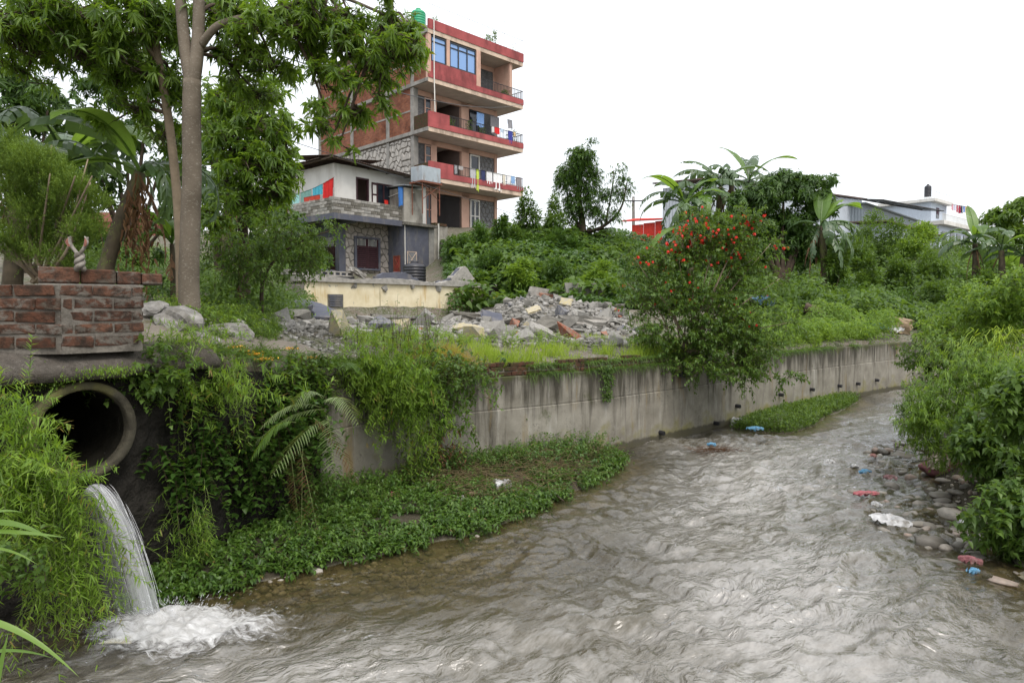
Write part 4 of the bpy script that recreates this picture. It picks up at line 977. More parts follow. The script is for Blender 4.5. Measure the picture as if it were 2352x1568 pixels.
# television aerial and roof plants
mb = MB(); p = L2W(pb, 6.9, .5, FZ[4] + .27); mb.bar(p, p + Vector((0, 0, 2.6)), .018); mb.bar(p + Vector((-.5, -.1, 2.5)), p + Vector((.5, .1, 2.62)), .012)
mb.build('aerial', M_ZINC, None, label='thin television aerial on the roof terrace of the pink house', cat='aerial')
def pot_plant(base, h, r, label, n=160, flower=None, L=.16):
    e = empty('potted_plant', base, label, 'plant'); b = Vector(base)
    mb = MB(); mb.lathe([(0, 0), (.11, 0), (.15, .24), (.165, .25), (.14, .25), (.12, .2), (0, .2)], b, 12); mb.build('pot', M_CLAY, e)
    F = Fol(); leafball(F, b + Vector((0, 0, .25 + h * .55)), (r, r, h * .55), n, L, L * .4, 'oval', .3, 6, .5)
    F.build('foliage', L_MID, e)
    if flower:
        F = Fol(); P, O = ball(16, b + Vector((0, 0, .25 + h * .6)), (r, r, h * .55), 6, .5, .3); F.add('dia', P, rvec(16), None, .11, .11, .5); F.add('dia', P, rvec(16), None, .11, .11, .5); F.build('blossoms', flower, e)
    return e
M_CLAY = plain('clay_pot', (0.28, 0.12, 0.07), .9, .2, 8, .2, 30); M_REDFL = leafmat('red_petals', (0.55, 0.02, 0.02), (0.70, 0.035, 0.025), (0.80, 0.07, 0.04), .3)
for i, (x, y, z, h, r, lb) in enumerate([(5.2, .5, 4, .9, .35, 'spiky potted plant on the roof terrace left of the aerial'), (5.9, .5, 4, 1.3, .25, 'tall thin potted plant on the roof terrace beside the aerial'), (7.6, .45, 4, .6, .4, 'low potted plant at the far corner of the roof terrace'),
        (1.9, .45, 2, .7, .35, 'red-flowering potted plant at the left end of the middle balcony'), (3.6, .4, 2, .8, .3, 'leafy potted plant halfway along the middle balcony'), (4.6, .4, 2, .6, .3, 'second leafy potted plant right of the middle of the middle balcony'),
        (7.7, .4, 2, .9, .5, 'long-leaved plant spilling over the right end of the middle balcony'), (6.9, .4, 3, .6, .45, 'bushy potted plant behind the top balcony railing'), (.8, .4, 4, .8, .35, 'dry potted plant at the near corner of the roof terrace')]):
    pot_plant(L2W(pb, x, y, FZ[z] + .262), h, r, lb, flower=M_REDFL if i == 3 else None)
# washing on the balconies
def wash(k, items):
    for x, w, h, col, lb in items:
        z = FZ[k] + 1.26; cloth('washing', L2W(pb, x, -.03, z), L2W(pb, x + w, -.03, z), h, cm(col), lb, .035, 2.5)
wash(1, [(2.0, .22, .55, (.30, .30, .31), 'grey shirt at the left end of the lower balcony railing'), (2.35, .35, .25, (.35, .33, .32), 'small grey cloth near the left end of the lower balcony railing'),
         (3.3, .5, 1.25, (.42, .42, .43), 'long grey trousers hanging far down over the lower balcony'), (3.85, .22, 1.4, (.50, .60, .10), 'lime green scarf hanging far down over the lower balcony'),
         (4.3, .3, .7, (.04, .05, .12), 'navy cloth between the lime scarf and the white shirt'), (4.75, .5, .8, (.70, .70, .70), 'white shirt with red print left of the white sheet'),
         (5.35, .78, 1.15, (.78, .78, .77), 'large white sheet hanging over the lower balcony railing'), (6.2, .32, .75, (.60, .56, .47), 'cream shirt right of the white sheet'),
         (6.6, .4, .6, (.72, .72, .72), 'white towel right of the cream shirt'), (7.05, .32, .5, (.25, .40, .62), 'light blue cloth on the lower balcony railing'), (7.55, .5, .85, (.25, .23, .24), 'grey patterned cloth at the right end of the lower balcony railing')])
wash(2, [(5.2, .25, .4, (.65, .62, .60), 'pale cloth left of the red cloth on the middle balcony'), (5.5, .42, .42, (.60, .03, .03), 'red cloth folded over the middle balcony railing'), (6.0, .3, .25, (.45, .55, .65), 'pale blue cloth on the middle balcony railing'),
         (6.75, .42, .85, (.05, .06, .28), 'dark blue cloth hanging on the middle balcony railing'), (7.25, .2, .3, (.62, .45, .25), 'small orange cloth at the right of the middle balcony railing')])
z = FZ[2] + 2.3
cloth('washing', L2W(pb, 4.85, 1.0, z), L2W(pb, 5.5, 1.0, z), .9, cm((.25, .42, .75)), 'blue and white shirt hanging in the doorway of the middle balcony', .04, 2)
cloth('washing', L2W(pb, 6.0, .9, z), L2W(pb, 6.8, .9, z), 1.2, cm((.22, .21, .22)), 'dark grey clothes hanging under the ceiling of the middle balcony', .05, 4)
cloth('washing', L2W(pb, 7.2, .5, z - .1), L2W(pb, 7.65, .5, z - .1), .6, cm((.30, .30, .32)), 'grey top hanging at the right end of the middle balcony', .05, 2)
# red print on the white shirt
fr_ = MB(); p0, p1 = L2W(pb, 4.86, -.115, FZ[1] + .98), L2W(pb, 5.14, -.115, FZ[1] + .98)

# ------------------------------------------------------------------ grey and white house
GHO = at(769, 600, 33.0); GHO.z = 4.35; GZ0 = 0.0
gh = empty('grey_house', GHO, 'two-storey grey and white house with block parapet and stone-clad ground floor', 'building', rz=math.radians(49))
def gbx(name, mat, *b): mb = MB(); mb.box(*b); return mb.build(name, mat, gh, local=True)
ZF = 2.78; ZP = 3.5; ZR = 5.4; YG = 1.3; XG = 1.25; GL = 8.0
# ground floor
to3s = lambda x, z, o: Vector((x, YG - o, z))
gbx('ground_wall', M_CONC_D, XG + .25, 4.3, YG, YG + .2, -.6, ZF - .1); stones(gh, M_STONEP, lambda x, z, o: Vector((XG + .27 + x, YG - .002 - o, -.5 + z)), 3.0, ZF + .38, .40, .04, .026, 'stone', [(.62, 2.02, .72, 2.33)], 5)
gbx('corner_pillar', M_SLATE, XG - .12, XG + .26, YG - .05, YG + .3, -.6, ZF - .22); gbx('door_wall', M_SLATE, XG, XG + .2, YG + .3, YG + 5.5, -.6, ZF - .1)
# shuttered window
wf = MB(); x0, x1, z0, z1 = 2.15, 3.55, .28, 1.82
for a in ((x0 - .12, x1 + .12, YG - .14, YG - .02, z1, z1 + .1), (x0 - .12, x1 + .12, YG - .16, YG - .02, z0 - .1, z0), (x0 - .12, x0, YG - .14, YG - .02, z0, z1), (x1, x1 + .12, YG - .14, YG - .02, z0, z1)): wf.box(*a)
wo = wf.build('window', M_SLATE, gh, local=True)
for sx in (x0, (x0 + x1) / 2 + .01):
    xe = sx + (x1 - x0) / 2 - .01
    mb = MB(); mb.box(sx, sx + .06, YG - .09, YG - .04, z0, z1); mb.box(xe - .06, xe, YG - .09, YG - .04, z0, z1); mb.box(sx + .06, xe - .06, YG - .09, YG - .04, z1 - .46, z1 - .38)
    so = mb.build('shutter', M_MAROON, wo, local=True)
    mb = MB()
    for k in range(11): zc = z0 + .04 + k * .1; mb.add([(sx + .06, YG - .10, zc), (xe - .06, YG - .10, zc), (xe - .06, YG - .05, zc + .09), (sx + .06, YG - .05, zc + .09)], [(0, 1, 2, 3)])
    mb.build('louvres', M_MAROON, wo, local=True)
    mb = MB()
    for k in range(7): xx = sx + .1 + k * (xe - sx - .2) / 6; mb.bar((xx, YG - .06, z1 - .37), (xx, YG - .06, z1 - .02), .012, 6)
    mb.build('bars', M_WHITE, wo, local=True)
mb = MB(); mb.box(x0, x1, YG - .03, YG - .005, z0, z1); mb.build('dark_pane', M_DKGLASS, wo, local=True)
# side door
dmb = MB(); dmb.box(XG - .06, XG - .01, YG + .5, YG + 1.5, -.55, 1.35); dmb.box(XG - .08, XG - .01, YG + .42, YG + .5, -.55, 1.85); dmb.box(XG - .08, XG - .01, YG + 1.5, YG + 1.58, -.55, 1.85); dr = dmb.build('door', M_MAROON, gh, local=True)
mb = MB()
for k in range(9): yy = YG + .56 + k * .11; mb.bar((XG - .05, yy, 1.38), (XG - .05, yy, 1.83), .013, 6)
mb.build('transom_bars', M_WHITE, dr, local=True)
# balcony slab with beams
gbx('balcony_slab', M_SLATE, 0, 4.28, 0.0, .22, ZF - .28, ZF); gbx('balcony_slab', M_SLATE, 0, .22, .22, 6.2, ZF - .28, ZF); gbx('soffit', M_SOFFIT, .22, 4.28, .22, 6.2, ZF - .13, ZF - .03)
gbx('beam', M_SLATE, XG - .1, XG + .2, .22, YG, ZF - .34, ZF - .131); gbx('beam', M_SLATE, .22, XG - .1, YG - .02, YG + .26, ZF - .34, ZF - .131)
# block parapet: each block its own
def blocks(P, d, nr, Ln, rows, name='block'):
    bl, bh = .40, .155; var = []
    bmx = MB(); bmx.bbox(0, bl - .018, 0, .15, 0, bh - .016, .008); me = bmx.mesh('block')
    for k in range(3):
        m2 = me.copy(); m2.materials.append((M_CONC, M_CONC_D, M_RUBBLE)[k])
        for w in m2.vertices: w.co += Vector((random.uniform(-.008, .008), random.uniform(-.01, .006), random.uniform(-.006, .006)))
        var.append(m2)
    for r in range(rows):
        x = -(r % 2) * bl * .5
        while x < Ln - .05:
            a, b = max(0, x), min(Ln, x + bl)
            if b - a > .08:
                o = bpy.data.objects.new('block', random.choice(var)); put(o, gh, True); o.location = P + d * a + nr * random.uniform(-.008, .008) + Vector((0, 0, r * bh)); o.rotation_euler = (0, 0, math.atan2(d.y, d.x)); o.scale = ((b - a) / bl, 1, 1)
            x += bl
blocks(Vector((0.0, .02, ZF + .003)), Vector((1, 0, 0)), Vector((0, 1, 0)), 4.2, 5); 
blocks(Vector((0.0, 6.0, ZF + .003)), Vector((0, -1, 0)), Vector((1, 0, 0)), 5.98, 5)
gbx('parapet_mortar', M_MORTAR, .02, 4.2, .04, .15, ZF + .004, ZF + .76); gbx('parapet_mortar', M_MORTAR, .02, .12, .17, 6.0, ZF + .004, ZF + .76)
# upper storey
YU, XU = 1.05, .75
gbx('upper_wall', M_WHITE, XU, 2.05, YU, YU + .2, ZF, ZR); gbx('upper_wall', M_WHITE, 2.85, 3.35, YU, YU + .2, ZF, ZR); gbx('upper_wall', M_WHITE, 4.75, GL - 1.2, YU, YU + .2, ZF, ZR)
gbx('upper_wall', M_WHITE, 2.05, 2.85, YU, YU + .2, ZF + 2.12, ZR); gbx('upper_wall', M_WHITE, 3.35, 4.75, YU, YU + .2, ZF + 2.0, ZR); gbx('upper_wall', M_WHITE, 3.35, 4.75, YU, YU + .2, ZF, ZF + .7)
gbx('upper_side_wall', M_WHITE, XU, XU + .2, YU + .2, 11, ZF, ZR)
mb = MB(); mb.box(2.05, 2.13, YU - .03, YU + .1, ZF, ZF + 2.12); mb.box(2.77, 2.85, YU - .03, YU + .1, ZF, ZF + 2.12); mb.box(2.13, 2.77, YU - .03, YU + .1, ZF + 2.04, ZF + 2.12); d_o = mb.build('door_frame', M_MAROON, gh, local=True)
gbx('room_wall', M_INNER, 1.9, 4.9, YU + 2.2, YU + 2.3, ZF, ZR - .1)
window(gh, lambda x, z, o: Vector((x, YU - o + .04, z)), 3.35, 4.75, ZF + .7, ZF + 2.0, M_MAROON, M_DKGLASS, 2, 0, .07)
mb = MB(); mb.box(3.02, 3.34, YU - .06, YU - .02, ZF + .75, ZF + 1.98); sh_ = mb.build('open_shutter', M_MAROON, gh, local=True)
for k in range(2):
    mb = MB(); mb.box(3.07, 3.29, YU - .068, YU - .061, ZF + .85 + k * .55, ZF + 1.3 + k * .55); mb.build('pane', M_WHITE, sh_, local=True)
# corrugated roof, hipped at the corner
def corr_sheet(name, P, du, dv, mat, par, amp=.018, pitch=.12, local=True, thick=.0, **tags):
    n = max(8, int(du.length / pitch * 4)); nr = du.cross(dv).normalized(); V = []
    for i in range(n + 1):
        for j in range(3): V.append(P + du * (i / n) + dv * (j / 2) + nr * math.sin(i * math.pi / 2) * amp)
    f = grid_faces(n + 1, 3).tolist()
    me = bpy.data.meshes.new(name); me.from_pydata(V, [], f); me.update(); return obj(name, me, mat, par, local, **tags)
pk = ZR + .95; RX0, RX1, RY0, RY1 = .05, GL - .6, .25, 11.5
for i in range(8):
    a, b = RX0 + (RX1 - RX0) * i / 8, RX0 + (RX1 - RX0) * (i + 1) / 8
    zi = ZR + .12 - i * .045
    corr_sheet('roof_sheet', Vector((a, RY0 + random.uniform(-.05, .03), zi + .05 + .006 * (i % 2))), Vector((b - a + .08, 0, -.045)), Vector((0, 4.2, .55)), M_ROOFTIN, gh)
for i in range(8):
    a, b = YU + .1 + (RY1 - YU) * i / 8, YU + .1 + (RY1 - YU) * (i + 1) / 8
    corr_sheet('roof_sheet', Vector((RX0 - .1, a, ZR + .14 + .006 * (i % 2))), Vector((0, b - a + .08, -.02)), Vector((4.0, 0, .5)), M_ROOFTIN, gh)
mb = MB(); mb.bar((RX0, RY0 + .1, ZR + .1), (RX1, RY0 + .1, ZR - .25), .045, 6); mb.bar((RX0 + .1, RY0, ZR + .1), (RX0 + .1, RY1, ZR - .02), .045, 6)
for k in range(6): mb.bar((.4 + k * 1.2, RY0, ZR + .06 - k * .05), (.4 + k * 1.2, YU, ZR + .1 - k * .05), .03, 5)
mb.build('rafters', M_BARK_D, gh, local=True)
# projecting wing, tank tower, pillar and streaked wall
WX = 4.28
gbx('wing_wall', M_SLATE, WX, WX + 1.75, -.02, YG + .3, -.6, ZF - .2); gbx('wing_slab', M_CONC_D, WX - .1, WX + 2.2, -.3, YG + .3, ZF - .2, ZF - .05)
gbx('tower', M_STAINW, WX - .04, WX + 1.25, -.12, YG - .05, ZF - .04, ZF + 1.75); corr_sheet('tower_cover', Vector((WX - .25, -.35, ZF + 1.83)), Vector((1.8, 0, .1)), Vector((0, 1.9, .05)), M_ZINC, gh)
gbx('pillar', M_CONC, WX + 1.76, WX + 2.12, -.05, .3, -.6, ZF - .21); gbx('streaked_wall', M_STAINW, WX + 2.125, WX + 3.3, .1, .4, -.6, ZF + .0); gbx('brick_cap', M_BRICK_D, WX + 2.3, WX + 3.2, .06, .42, ZF + .003, ZF + .15)
mb = MB(); mb.box(WX - .05, WX - .025, .25, .78, -.5, 1.0)
rdoor = mb.build('red_door', M_DOORRED, gh, local=True); mb = MB()
for a, b in (((.27, -.45), (.76, .28)), ((.76, -.45), (.27, .28)), ((.27, .32), (.76, .97)), ((.76, .32), (.27, .97))): mb.bar((WX - .058, a[0], a[1]), (WX - .058, b[0], b[1]), .012, 5)
for zz_ in (-.48, .30, .98): mb.bar((WX - .055, .25, zz_), (WX - .055, .78, zz_), .02, 5)
for yy in (.25, .78): mb.bar((WX - .055, yy, -.5), (WX - .055, yy, 1.0), .02, 5)
mb.build('braces', M_RUST, rdoor, local=True)
mb = MB(); mb.box(WX + .2, WX + .85, -.05, -.022, .42, 1.2); wo2 = mb.build('wing_window', M_STONEG, gh, local=True); mb = MB()
for a, b in (((.2, .42), (.85, 1.2)), ((.2, 1.2), (.85, .42)), ((.2, .42), (.85, .42)), ((.2, 1.2), (.85, 1.2)), ((.2, .42), (.2, 1.2)), ((.85, .42), (.85, 1.2))): mb.bar((WX + a[0], -.055, a[1]), (WX + b[0], -.055, b[1]), .016, 5)
mb.build('bars', M_CREAM, wo2, local=True)
mb = MB(); mb.tube([(WX - .08, YG - .1, ZF + 1.35), (WX - .08, YG - .1, ZF - .12), (WX - .08, -.2, ZF - .14)], .022, 8); mb.tube([(WX - .08, YG - .1, ZF + 1.35), (WX - .09, .2, ZF + 1.5), (WX + .6, -.17, ZF + 1.55)], .022, 8); mb.tube([(WX + .02, -.09, ZF - .2), (WX + .02, -.09, .3)], .022, 8); mb.tube([(WX + 2.5, -.0, ZF + .1), (WX + 2.5, 0, -.5)], .045, 8)
mb.build('drain_pipes', M_PIPEW, gh, local=True)
# steel tank box on rusty legs
bx_c = at(978, 405, 36.4); e = empty('tank_box', bx_c - Vector((0, 0, 1.6)), 'rain-streaked pale metal tank box standing on rusty legs beside the tower', 'water tank', rz=math.radians(49))
mb = MB(); mb.bbox(-.65, .65, -.45, .45, 1.25, 2.02, .015); mb.build('tank', M_BOX, e, local=True)
mb = MB(); mb.box(-.72, .72, -.5, .5, 1.16, 1.247); mb.build('platform', M_RUST, e, local=True)
for x, y in ((-.6, -.4), (.6, -.4), (-.6, .4), (.6, .4)): mb = MB(); mb.bar((x, y, -.45), (x, y, 1.16), .03, 6); mb.build('leg', M_RUST, e, local=True)
mb = MB(); mb.bar((-.6, -.4, .3), (.6, -.4, 1.1), .02, 5); mb.bar((.6, -.4, .3), (-.6, -.4, 1.1), .02, 5); mb.build('brace', M_RUST, e, local=True)
w_ = at(952, 619, 31.0); w_.z = zg(w_.x, w_.y); water_tank('water_tank', (w_.x, w_.y, w_.z), .52, 1.12, M_BLACKP, 'ribbed black plastic water tank in front of the grey house')
# the washing line on the left parapet
la, lb_ = L2W(gh, -.02, 5.2, ZF + 1.35), L2W(gh, .2, .2, ZF + 1.75)
mb = MB(); pts = [la.lerp(lb_, t / 12) - Vector((0, 0, math.sin(t / 12 * 3.14) * .25)) for t in range(13)]; mb.tube(pts, .006, 4); mb.build('washing_line', M_DARKMET, None, label='thin washing line above the block parapet of the grey house', cat='rope')
def on_line(t): return la.lerp(lb_, t) - Vector((0, 0, math.sin(t * 3.14) * .25))
for i, (a, b, h, col, lb) in enumerate([(.02, .22, .95, (.55, .06, .12), 'crimson pink cloth at the left end of the parapet washing line'), (.26, .42, .75, (.30, .55, .55), 'pale turquoise towel on the parapet washing line'), (.44, .62, .6, (.16, .30, .27), 'grey-green towel in the middle of the parapet washing line'),
        (.64, .80, .5, (.06, .32, .42), 'teal blue cloth on the parapet washing line'), (.82, .98, .85, (.50, .02, .02), 'bright red cloth at the right end of the parapet washing line')]): cloth('washing', on_line(a), on_line(b), h, cm(col), lb, .04, 3)
cloth('washing', L2W(gh, .06, 2.7, ZF + 1.0), L2W(gh, .06, 1.3, ZF + 1.0), .35, cm((.42, .05, .03)), 'orange-red cloth lying over the parapet below the washing line', .03, 3)
cloth('washing', L2W(gh, 3.9, -.05, ZF + 1.75), L2W(gh, 4.2, -.1, ZF + 1.75), 1.0, cm((.05, .16, .42)), 'blue cloth hanging beside the tank tower of the grey house', .03, 1.5)
cloth('washing', L2W(gh, 3.75, .9, ZF + 1.15), L2W(gh, 3.98, .9, ZF + 1.15), .3, cm((.60, .03, .02)), 'small red cloth in the dark window of the grey house', .03, 1.5)

# brown house glimpsed behind the trees
e = empty('brown_house', at(335, 540, 40), 'red-brown plastered house glimpsed behind the banana plants', 'building'); b = e.location
mb = MB(); mb.box(b.x - 3, b.x + .7, b.y, b.y + 5, b.z - 3, b.z + .75); mb.build('wall', plain('brown_red_plaster', (.20, .075, .055), .9, .2), e); mb = MB(); mb.box(b.x - 3.1, b.x - .6, b.y - .1, b.y + 5.1, b.z + .753, b.z + 1.3); mb.build('upper_wall', plain('brown_plaster', (.24, .10, .075), .9, .2), e)
# white wing of the house left of the roof
e = empty('white_outhouse', at(620, 460, 36.5), 'white-walled outhouse with a dark window half hidden by the tree', 'building'); b = e.location
mb = MB(); mb.box(b.x - 1.9, b.x + 1.9, b.y, b.y + 4, b.z - 2.5, b.z + 1.6); mb.build('wall', M_WHITE, e); mb = MB(); mb.box(b.x - 2.2, b.x + 2.2, b.y - .4, b.y + 4.3, b.z + 1.603, b.z + 1.7); mb.build('roof', M_ROOFTIN, e); mb = MB(); mb.box(b.x + .6, b.x + 1.3, b.y - .04, b.y - .003, b.z - .8, b.z + .5); mb.build('window', M_DKGLASS, e)

# ------------------------------------------------------------------ sheds on the right
def shed_mat(): return M_ZINC
def shed(name, P, dR, dL, lenR, lenL, h, drop, label, mat, sheet=1.05, base=6.0, roofm=None):
    e = empty(name, (P.x, P.y, base), label, 'shed'); zt = P.z
    n = int(lenR / sheet)
    for i in range(n):
        a = lenR * i / n; z1 = zt - drop * a / lenR
        corr_sheet('sheet', Vector((P.x, P.y, base)) + dR * a, dR * (lenR / n - .01), Vector((0, 0, z1 - base)), mat, e, .02, .25, False)
    n = int(lenL / sheet)
    for i in range(n):
        a = lenL * i / n; corr_sheet('sheet', Vector((P.x, P.y, base)) + dL * a, dL * (lenL / n - .01), Vector((0, 0, zt - .25 * a / lenL - base)), mat, e, .02, .25, False)
    q = Vector((P.x, P.y, zt)) - dR * .5 - dL * .3 + Vector((0, 0, .06))
    v = [q, q + dR * (lenR + .9) - Vector((0, 0, drop)), q + dR * (lenR + .9) + dL * (lenL + .8) + Vector((0, 0, .3 - drop)), q + dL * (lenL + .8) + Vector((0, 0, .1))]
    mb = MB(); mb.add(v + [p + Vector((0, 0, .10)) for p in v], [(3, 2, 1, 0), (4, 5, 6, 7), (0, 1, 5, 4), (1, 2, 6, 5), (2, 3, 7, 6), (3, 0, 4, 7)]); mb.build('roof', roofm or M_ROOFTIN, e); return e
M_ZINCW = plain('pale_zinc_sheet', (0.44, 0.48, 0.53), .5, .08, .8, .1, 10, spec=.4, metal=.15); M_ZINCG = plain('grey_zinc_sheet', (0.27, 0.31, 0.335), .5, .1, .8, .1, 10, spec=.4, metal=.2)
dR, dL = Vector((.771, .636, 0)), Vector((-.80, .60, 0))
c1 = at(1640, 414, 50)
shed('tall_shed', c1, dR, dL, 24.0, 4.0, 6, -1.0, 'tall pale corrugated metal shed behind the banana plants', M_ZINCW)
c2 = at(1985, 470, 63); shed('lean_to_shed', c2, dR, dL, 12, 3, 5, .6, 'grey corrugated lean-to shed extending right of the tall shed', M_ZINCG, roofm=M_ZINCG)
e = empty('awning', at(2040, 470, 62), 'slatted metal awning frame along the eaves of the lean-to shed', 'awning'); mb = MB(); a, b = at(1975, 458, 62.5), at(2118, 483, 72)
mb.bar(a, b, .06, 5); mb.bar(a + Vector((1.5, -1.2, -.25)), b + Vector((1.5, -1.2, -.25)), .06, 5)
for k in range(9): p = a.lerp(b, k / 8); mb.bar(p, p + Vector((1.5, -1.2, -.25)), .04, 4)
mb.build('frame', M_DARKMET, e); mb = MB(); q = Vector((1.5, -1.2, -.25)); mb.add([a + Vector((0, 0, .07)), b + Vector((0, 0, .07)), b + q + Vector((0, 0, .07)), a + q + Vector((0, 0, .07))], [(0, 1, 2, 3)]); mb.build('sheet', M_ZINCW, e)
c3 = at(2040, 512, 52); shed('low_shed', c3, dR, dL, 10, 2, 4, .4, 'low grey corrugated shed in the bushes below the white house', M_ZINCG, base=5.0)
c4 = at(1532, 506, 57); shed('red_shed', c4, Vector((.80, -.1, 0)).normalized(), Vector((-.8, .6, 0)), .5, 3.2, 4, .0, 'bright red corrugated shed beside the tall pale shed', M_ZINC_RD, base=6.5, roofm=M_ZINC_RD)
# white house far right with washing and tank
wh = empty('white_house', at(2180, 545, 74), 'white flat-roofed house with roof washing and a tank on the far right', 'building', rz=math.radians(40)); M_PALEB = plain('pale_blue_wash', (.48, .54, .62), .85, .08)
def wbx(name, mat, *b): mb = MB(); mb.box(*b); return mb.build(name, mat, wh, local=True)
wbx('wall', M_PALEB, -3, 6, 0, 6, -3, 1.1); wbx('slab', M_WHITE, -3.5, 6.6, -.6, 6, 1.1, 1.5); wbx('upper_wall', M_PALEB, -3, 1.5, .8, 6, 1.5, 3.6); wbx('roof_slab', M_WHITE, -3.5, 2.0, .3, 6, 3.6, 3.9)
for x in (-2.2, .2, 2.2, 4.4): wbx('window', M_DKGLASS, x, x + 1.3, -.05, -.003, -1.0, .5)
wbx('window', M_DKGLASS, -1.6, -.8, .75, .797, 2.0, 3.1)
mb = MB()
for k in range(40): x = -3.3 + 9.7 * k / 39; mb.bar((x, -.4, 1.5), (x, -.4, 2.2), .02, 4)
mb.bar((-3.3, -.4, 2.2), (6.4, -.4, 2.2), .03, 4); mb.build('railing', M_WHITE, wh, local=True)
mb = MB()
for k in range(12): x = -3.3 + 5.2 * k / 11; mb.bar((x, .4, 3.9), (x, .4, 4.6), .015, 4)
mb.bar((-3.3, .4, 4.6), (1.9, .4, 4.6), .02, 4)
for x, y in ((-2.3, 1.25), (-1.8, 1.25), (-2.3, 1.75), (-1.8, 1.75)): mb.bar((x, y, 3.9), (x, y, 4.3), .03, 4)
mb.build('roof_frame', M_ZINC, wh, local=True)
water_tank('water_tank', L2W(wh, -2.05, 1.5, 4.3), .34, 1.25, M_BLACKP, 'dark ribbed water tank on a stand on the far white house')
a, b = L2W(wh, -.2, -.2, 3.5), L2W(wh, 6.2, -.2, 3.75); cols = [(.55, .30, .35), (.50, .50, .62), (.45, .12, .15), (.28, .02, .05), (.04, .04, .06), (.12, .22, .50), (.60, .35, .12), (.35, .03, .05), (.45, .50, .58)]
nm = ['pink', 'pale lilac', 'dusty rose', 'crimson', 'black', 'blue', 'orange', 'dark red', 'pale grey-blue']
mb = MB(); mb.bar(a, b, .015, 4); mb.build('washing_line', M_DARKMET, None, label='washing line stretched over the terrace of the far white house', cat='rope')
for k, (c_, n_) in enumerate(zip(cols, nm)): cloth('washing', a.lerp(b, (k + .08) / 9), a.lerp(b, (k + .85) / 9), random.uniform(.5, .9), cm(c_), n_ + ' washing on the roof line of the far white house', .04, 2)
# utility pole and cables
pp = at(1455, 560, 60); e = empty('utility_pole', pp, 'concrete utility pole with crossarm beyond the hedge', 'pole'); mb = MB(); mb.tube([pp, at(1455, 452, 60)], [.16, .11], 8); mb.build('shaft', M_CONC, e)
q = at(1455, 462, 60); mb = MB(); mb.box(q.x - .9, q.x + .9, q.y - .16, q.y - .1, q.z - .05, q.z + .05); mb.build('crossarm', M_DARKMET, e)
for k, dx in enumerate((-.8, 0, .8)): mb = MB(); mb.lathe([(0, 0), (.05, 0), (.06, .08), (.03, .16), (0, .18)], (q.x + dx, q.y - .13, q.z + .05), 8); mb.build('insulator', M_WHITE, e)
def cable(a, b, sag, r, label):
    pts = [a.lerp(b, t / 16) - Vector((0, 0, sag * 4 * (t / 16) * (1 - t / 16))) for t in range(17)]; mb = MB(); mb.tube(pts, r, 5); mb.build('cable', M_DARKMET, None, label=label, cat='cable')
cable(at(-40, 92, 9.5), at(1205, 500, 30), .0, .008, 'thin black cable slanting down across the tree crown to the pink house')
cable(at(260, -10, 9), at(1210, 235, 47), .8, .012, 'black cable passing behind the hanging branches to the red balcony')
# small dark hut on the hillside
e = empty('hut', at(1362, 556, 37), 'small dark hut with a crooked tin roof under the tall hillside tree', 'hut'); b = e.location
mb = MB(); mb.box(b.x - .65, b.x + .65, b.y, b.y + 1.6, b.z - .4, b.z + .45); mb.build('wall', plain('black_tarred_board', (.02, .02, .022), .8, .2), e)
corr_sheet('roof', Vector((b.x - .95, b.y - .3, b.z + .45)), Vector((2.0, 0, .32)), Vector((0, 2.2, .15)), M_ROOFTIN, e, .02, .14, False)
# ------------------------------------------------------------------ plants
M_STEM = plain('green_stem', (.10, .13, .04), .8, .3, 8, .1); M_STEMD = plain('dark_red_stem', (.05, .03, .02), .8, .3, 8, .1)
def sprigs(F, P, D, ln, nl, L, W, tpl='blade', droop=0.3, out=0.9, fwd=0.6, tint=None, R=None, rr=.004, ldroop=.25, pinnate=False, t0=.15, taper=.4, ttop=0.25):
    """m arching stems, each with nl leaves set along it"""
    P = np.asarray(P, float); m = len(P)
    if m == 0: return
    D = nrm(np.asarray(D, float) * np.ones((m, 1))); ln = np.broadcast_to(ln, (m,)).astype(float); dr = np.broadcast_to(droop, (m,)).astype(float)
    t = np.tile(np.linspace(t0, 1, nl), m) + (0 if pinnate else rng.uniform(-.5, .5, m * nl) / nl); t = np.clip(t, .02, 1)
    k = np.repeat(np.arange(m), nl)
    def pos(k, t):
        q = P[k] + D[k] * (ln[k] * t)[:, None]; q[:, 2] -= dr[k] * ln[k] * t * t; return q
    tan = D[k].copy(); tan[:, 2] -= 2 * dr[k] * t; tan = nrm(tan)
    side = nrm(np.cross(tan, np.array([0, 0, 1.0]) + rng.normal(size=(m * nl, 3)) * (.02 if pinnate else .5)))
    sg = np.where(np.arange(m * nl) % 2 == 0, 1, -1)[:, None]
    if not pinnate:
        a = rng.uniform(0, 6.28, (m * nl, 1)); upv = np.cross(side, tan); side = side * np.cos(a) + upv * np.sin(a); sg = 1
    d = nrm(side * sg * out + tan * fwd + (0 if pinnate else rng.normal(size=(m * nl, 3)) * .12))
    tl = (1 - taper * t) if not pinnate else np.sin(np.clip(t * .92 + .08, 0, 1) * math.pi) ** .6 * .9 + .12
    tn = np.clip(np.repeat(rng.random(m), nl) * .5 + rng.random(m * nl) * .4 + t * ttop - .08, 0, .99 if tint is None else .99) if tint is None else tint
    F.add(tpl, pos(k, t), d, np.cross(d, side) * .3 + np.array([0, 0, 1.0]) + rng.normal(size=d.shape) * .15, L * tl * rng.uniform(.75, 1.15, m * nl), W * (tl * .5 + .5) * rng.uniform(.8, 1.15, m * nl), tn, ldroop)
    if R is not None:
        ns = 5
        for j in range(ns):
            kk = np.arange(m); R.rods(pos(kk, np.full(m, j / ns)), pos(kk, np.full(m, (j + 1) / ns)), rr * (1 - .7 * j / ns), rr * (1 - .7 * (j + 1) / ns))
def in_box(n, x0, x1, y0, y1): return rng.uniform(x0, x1, n), rng.uniform(y0, y1, n)
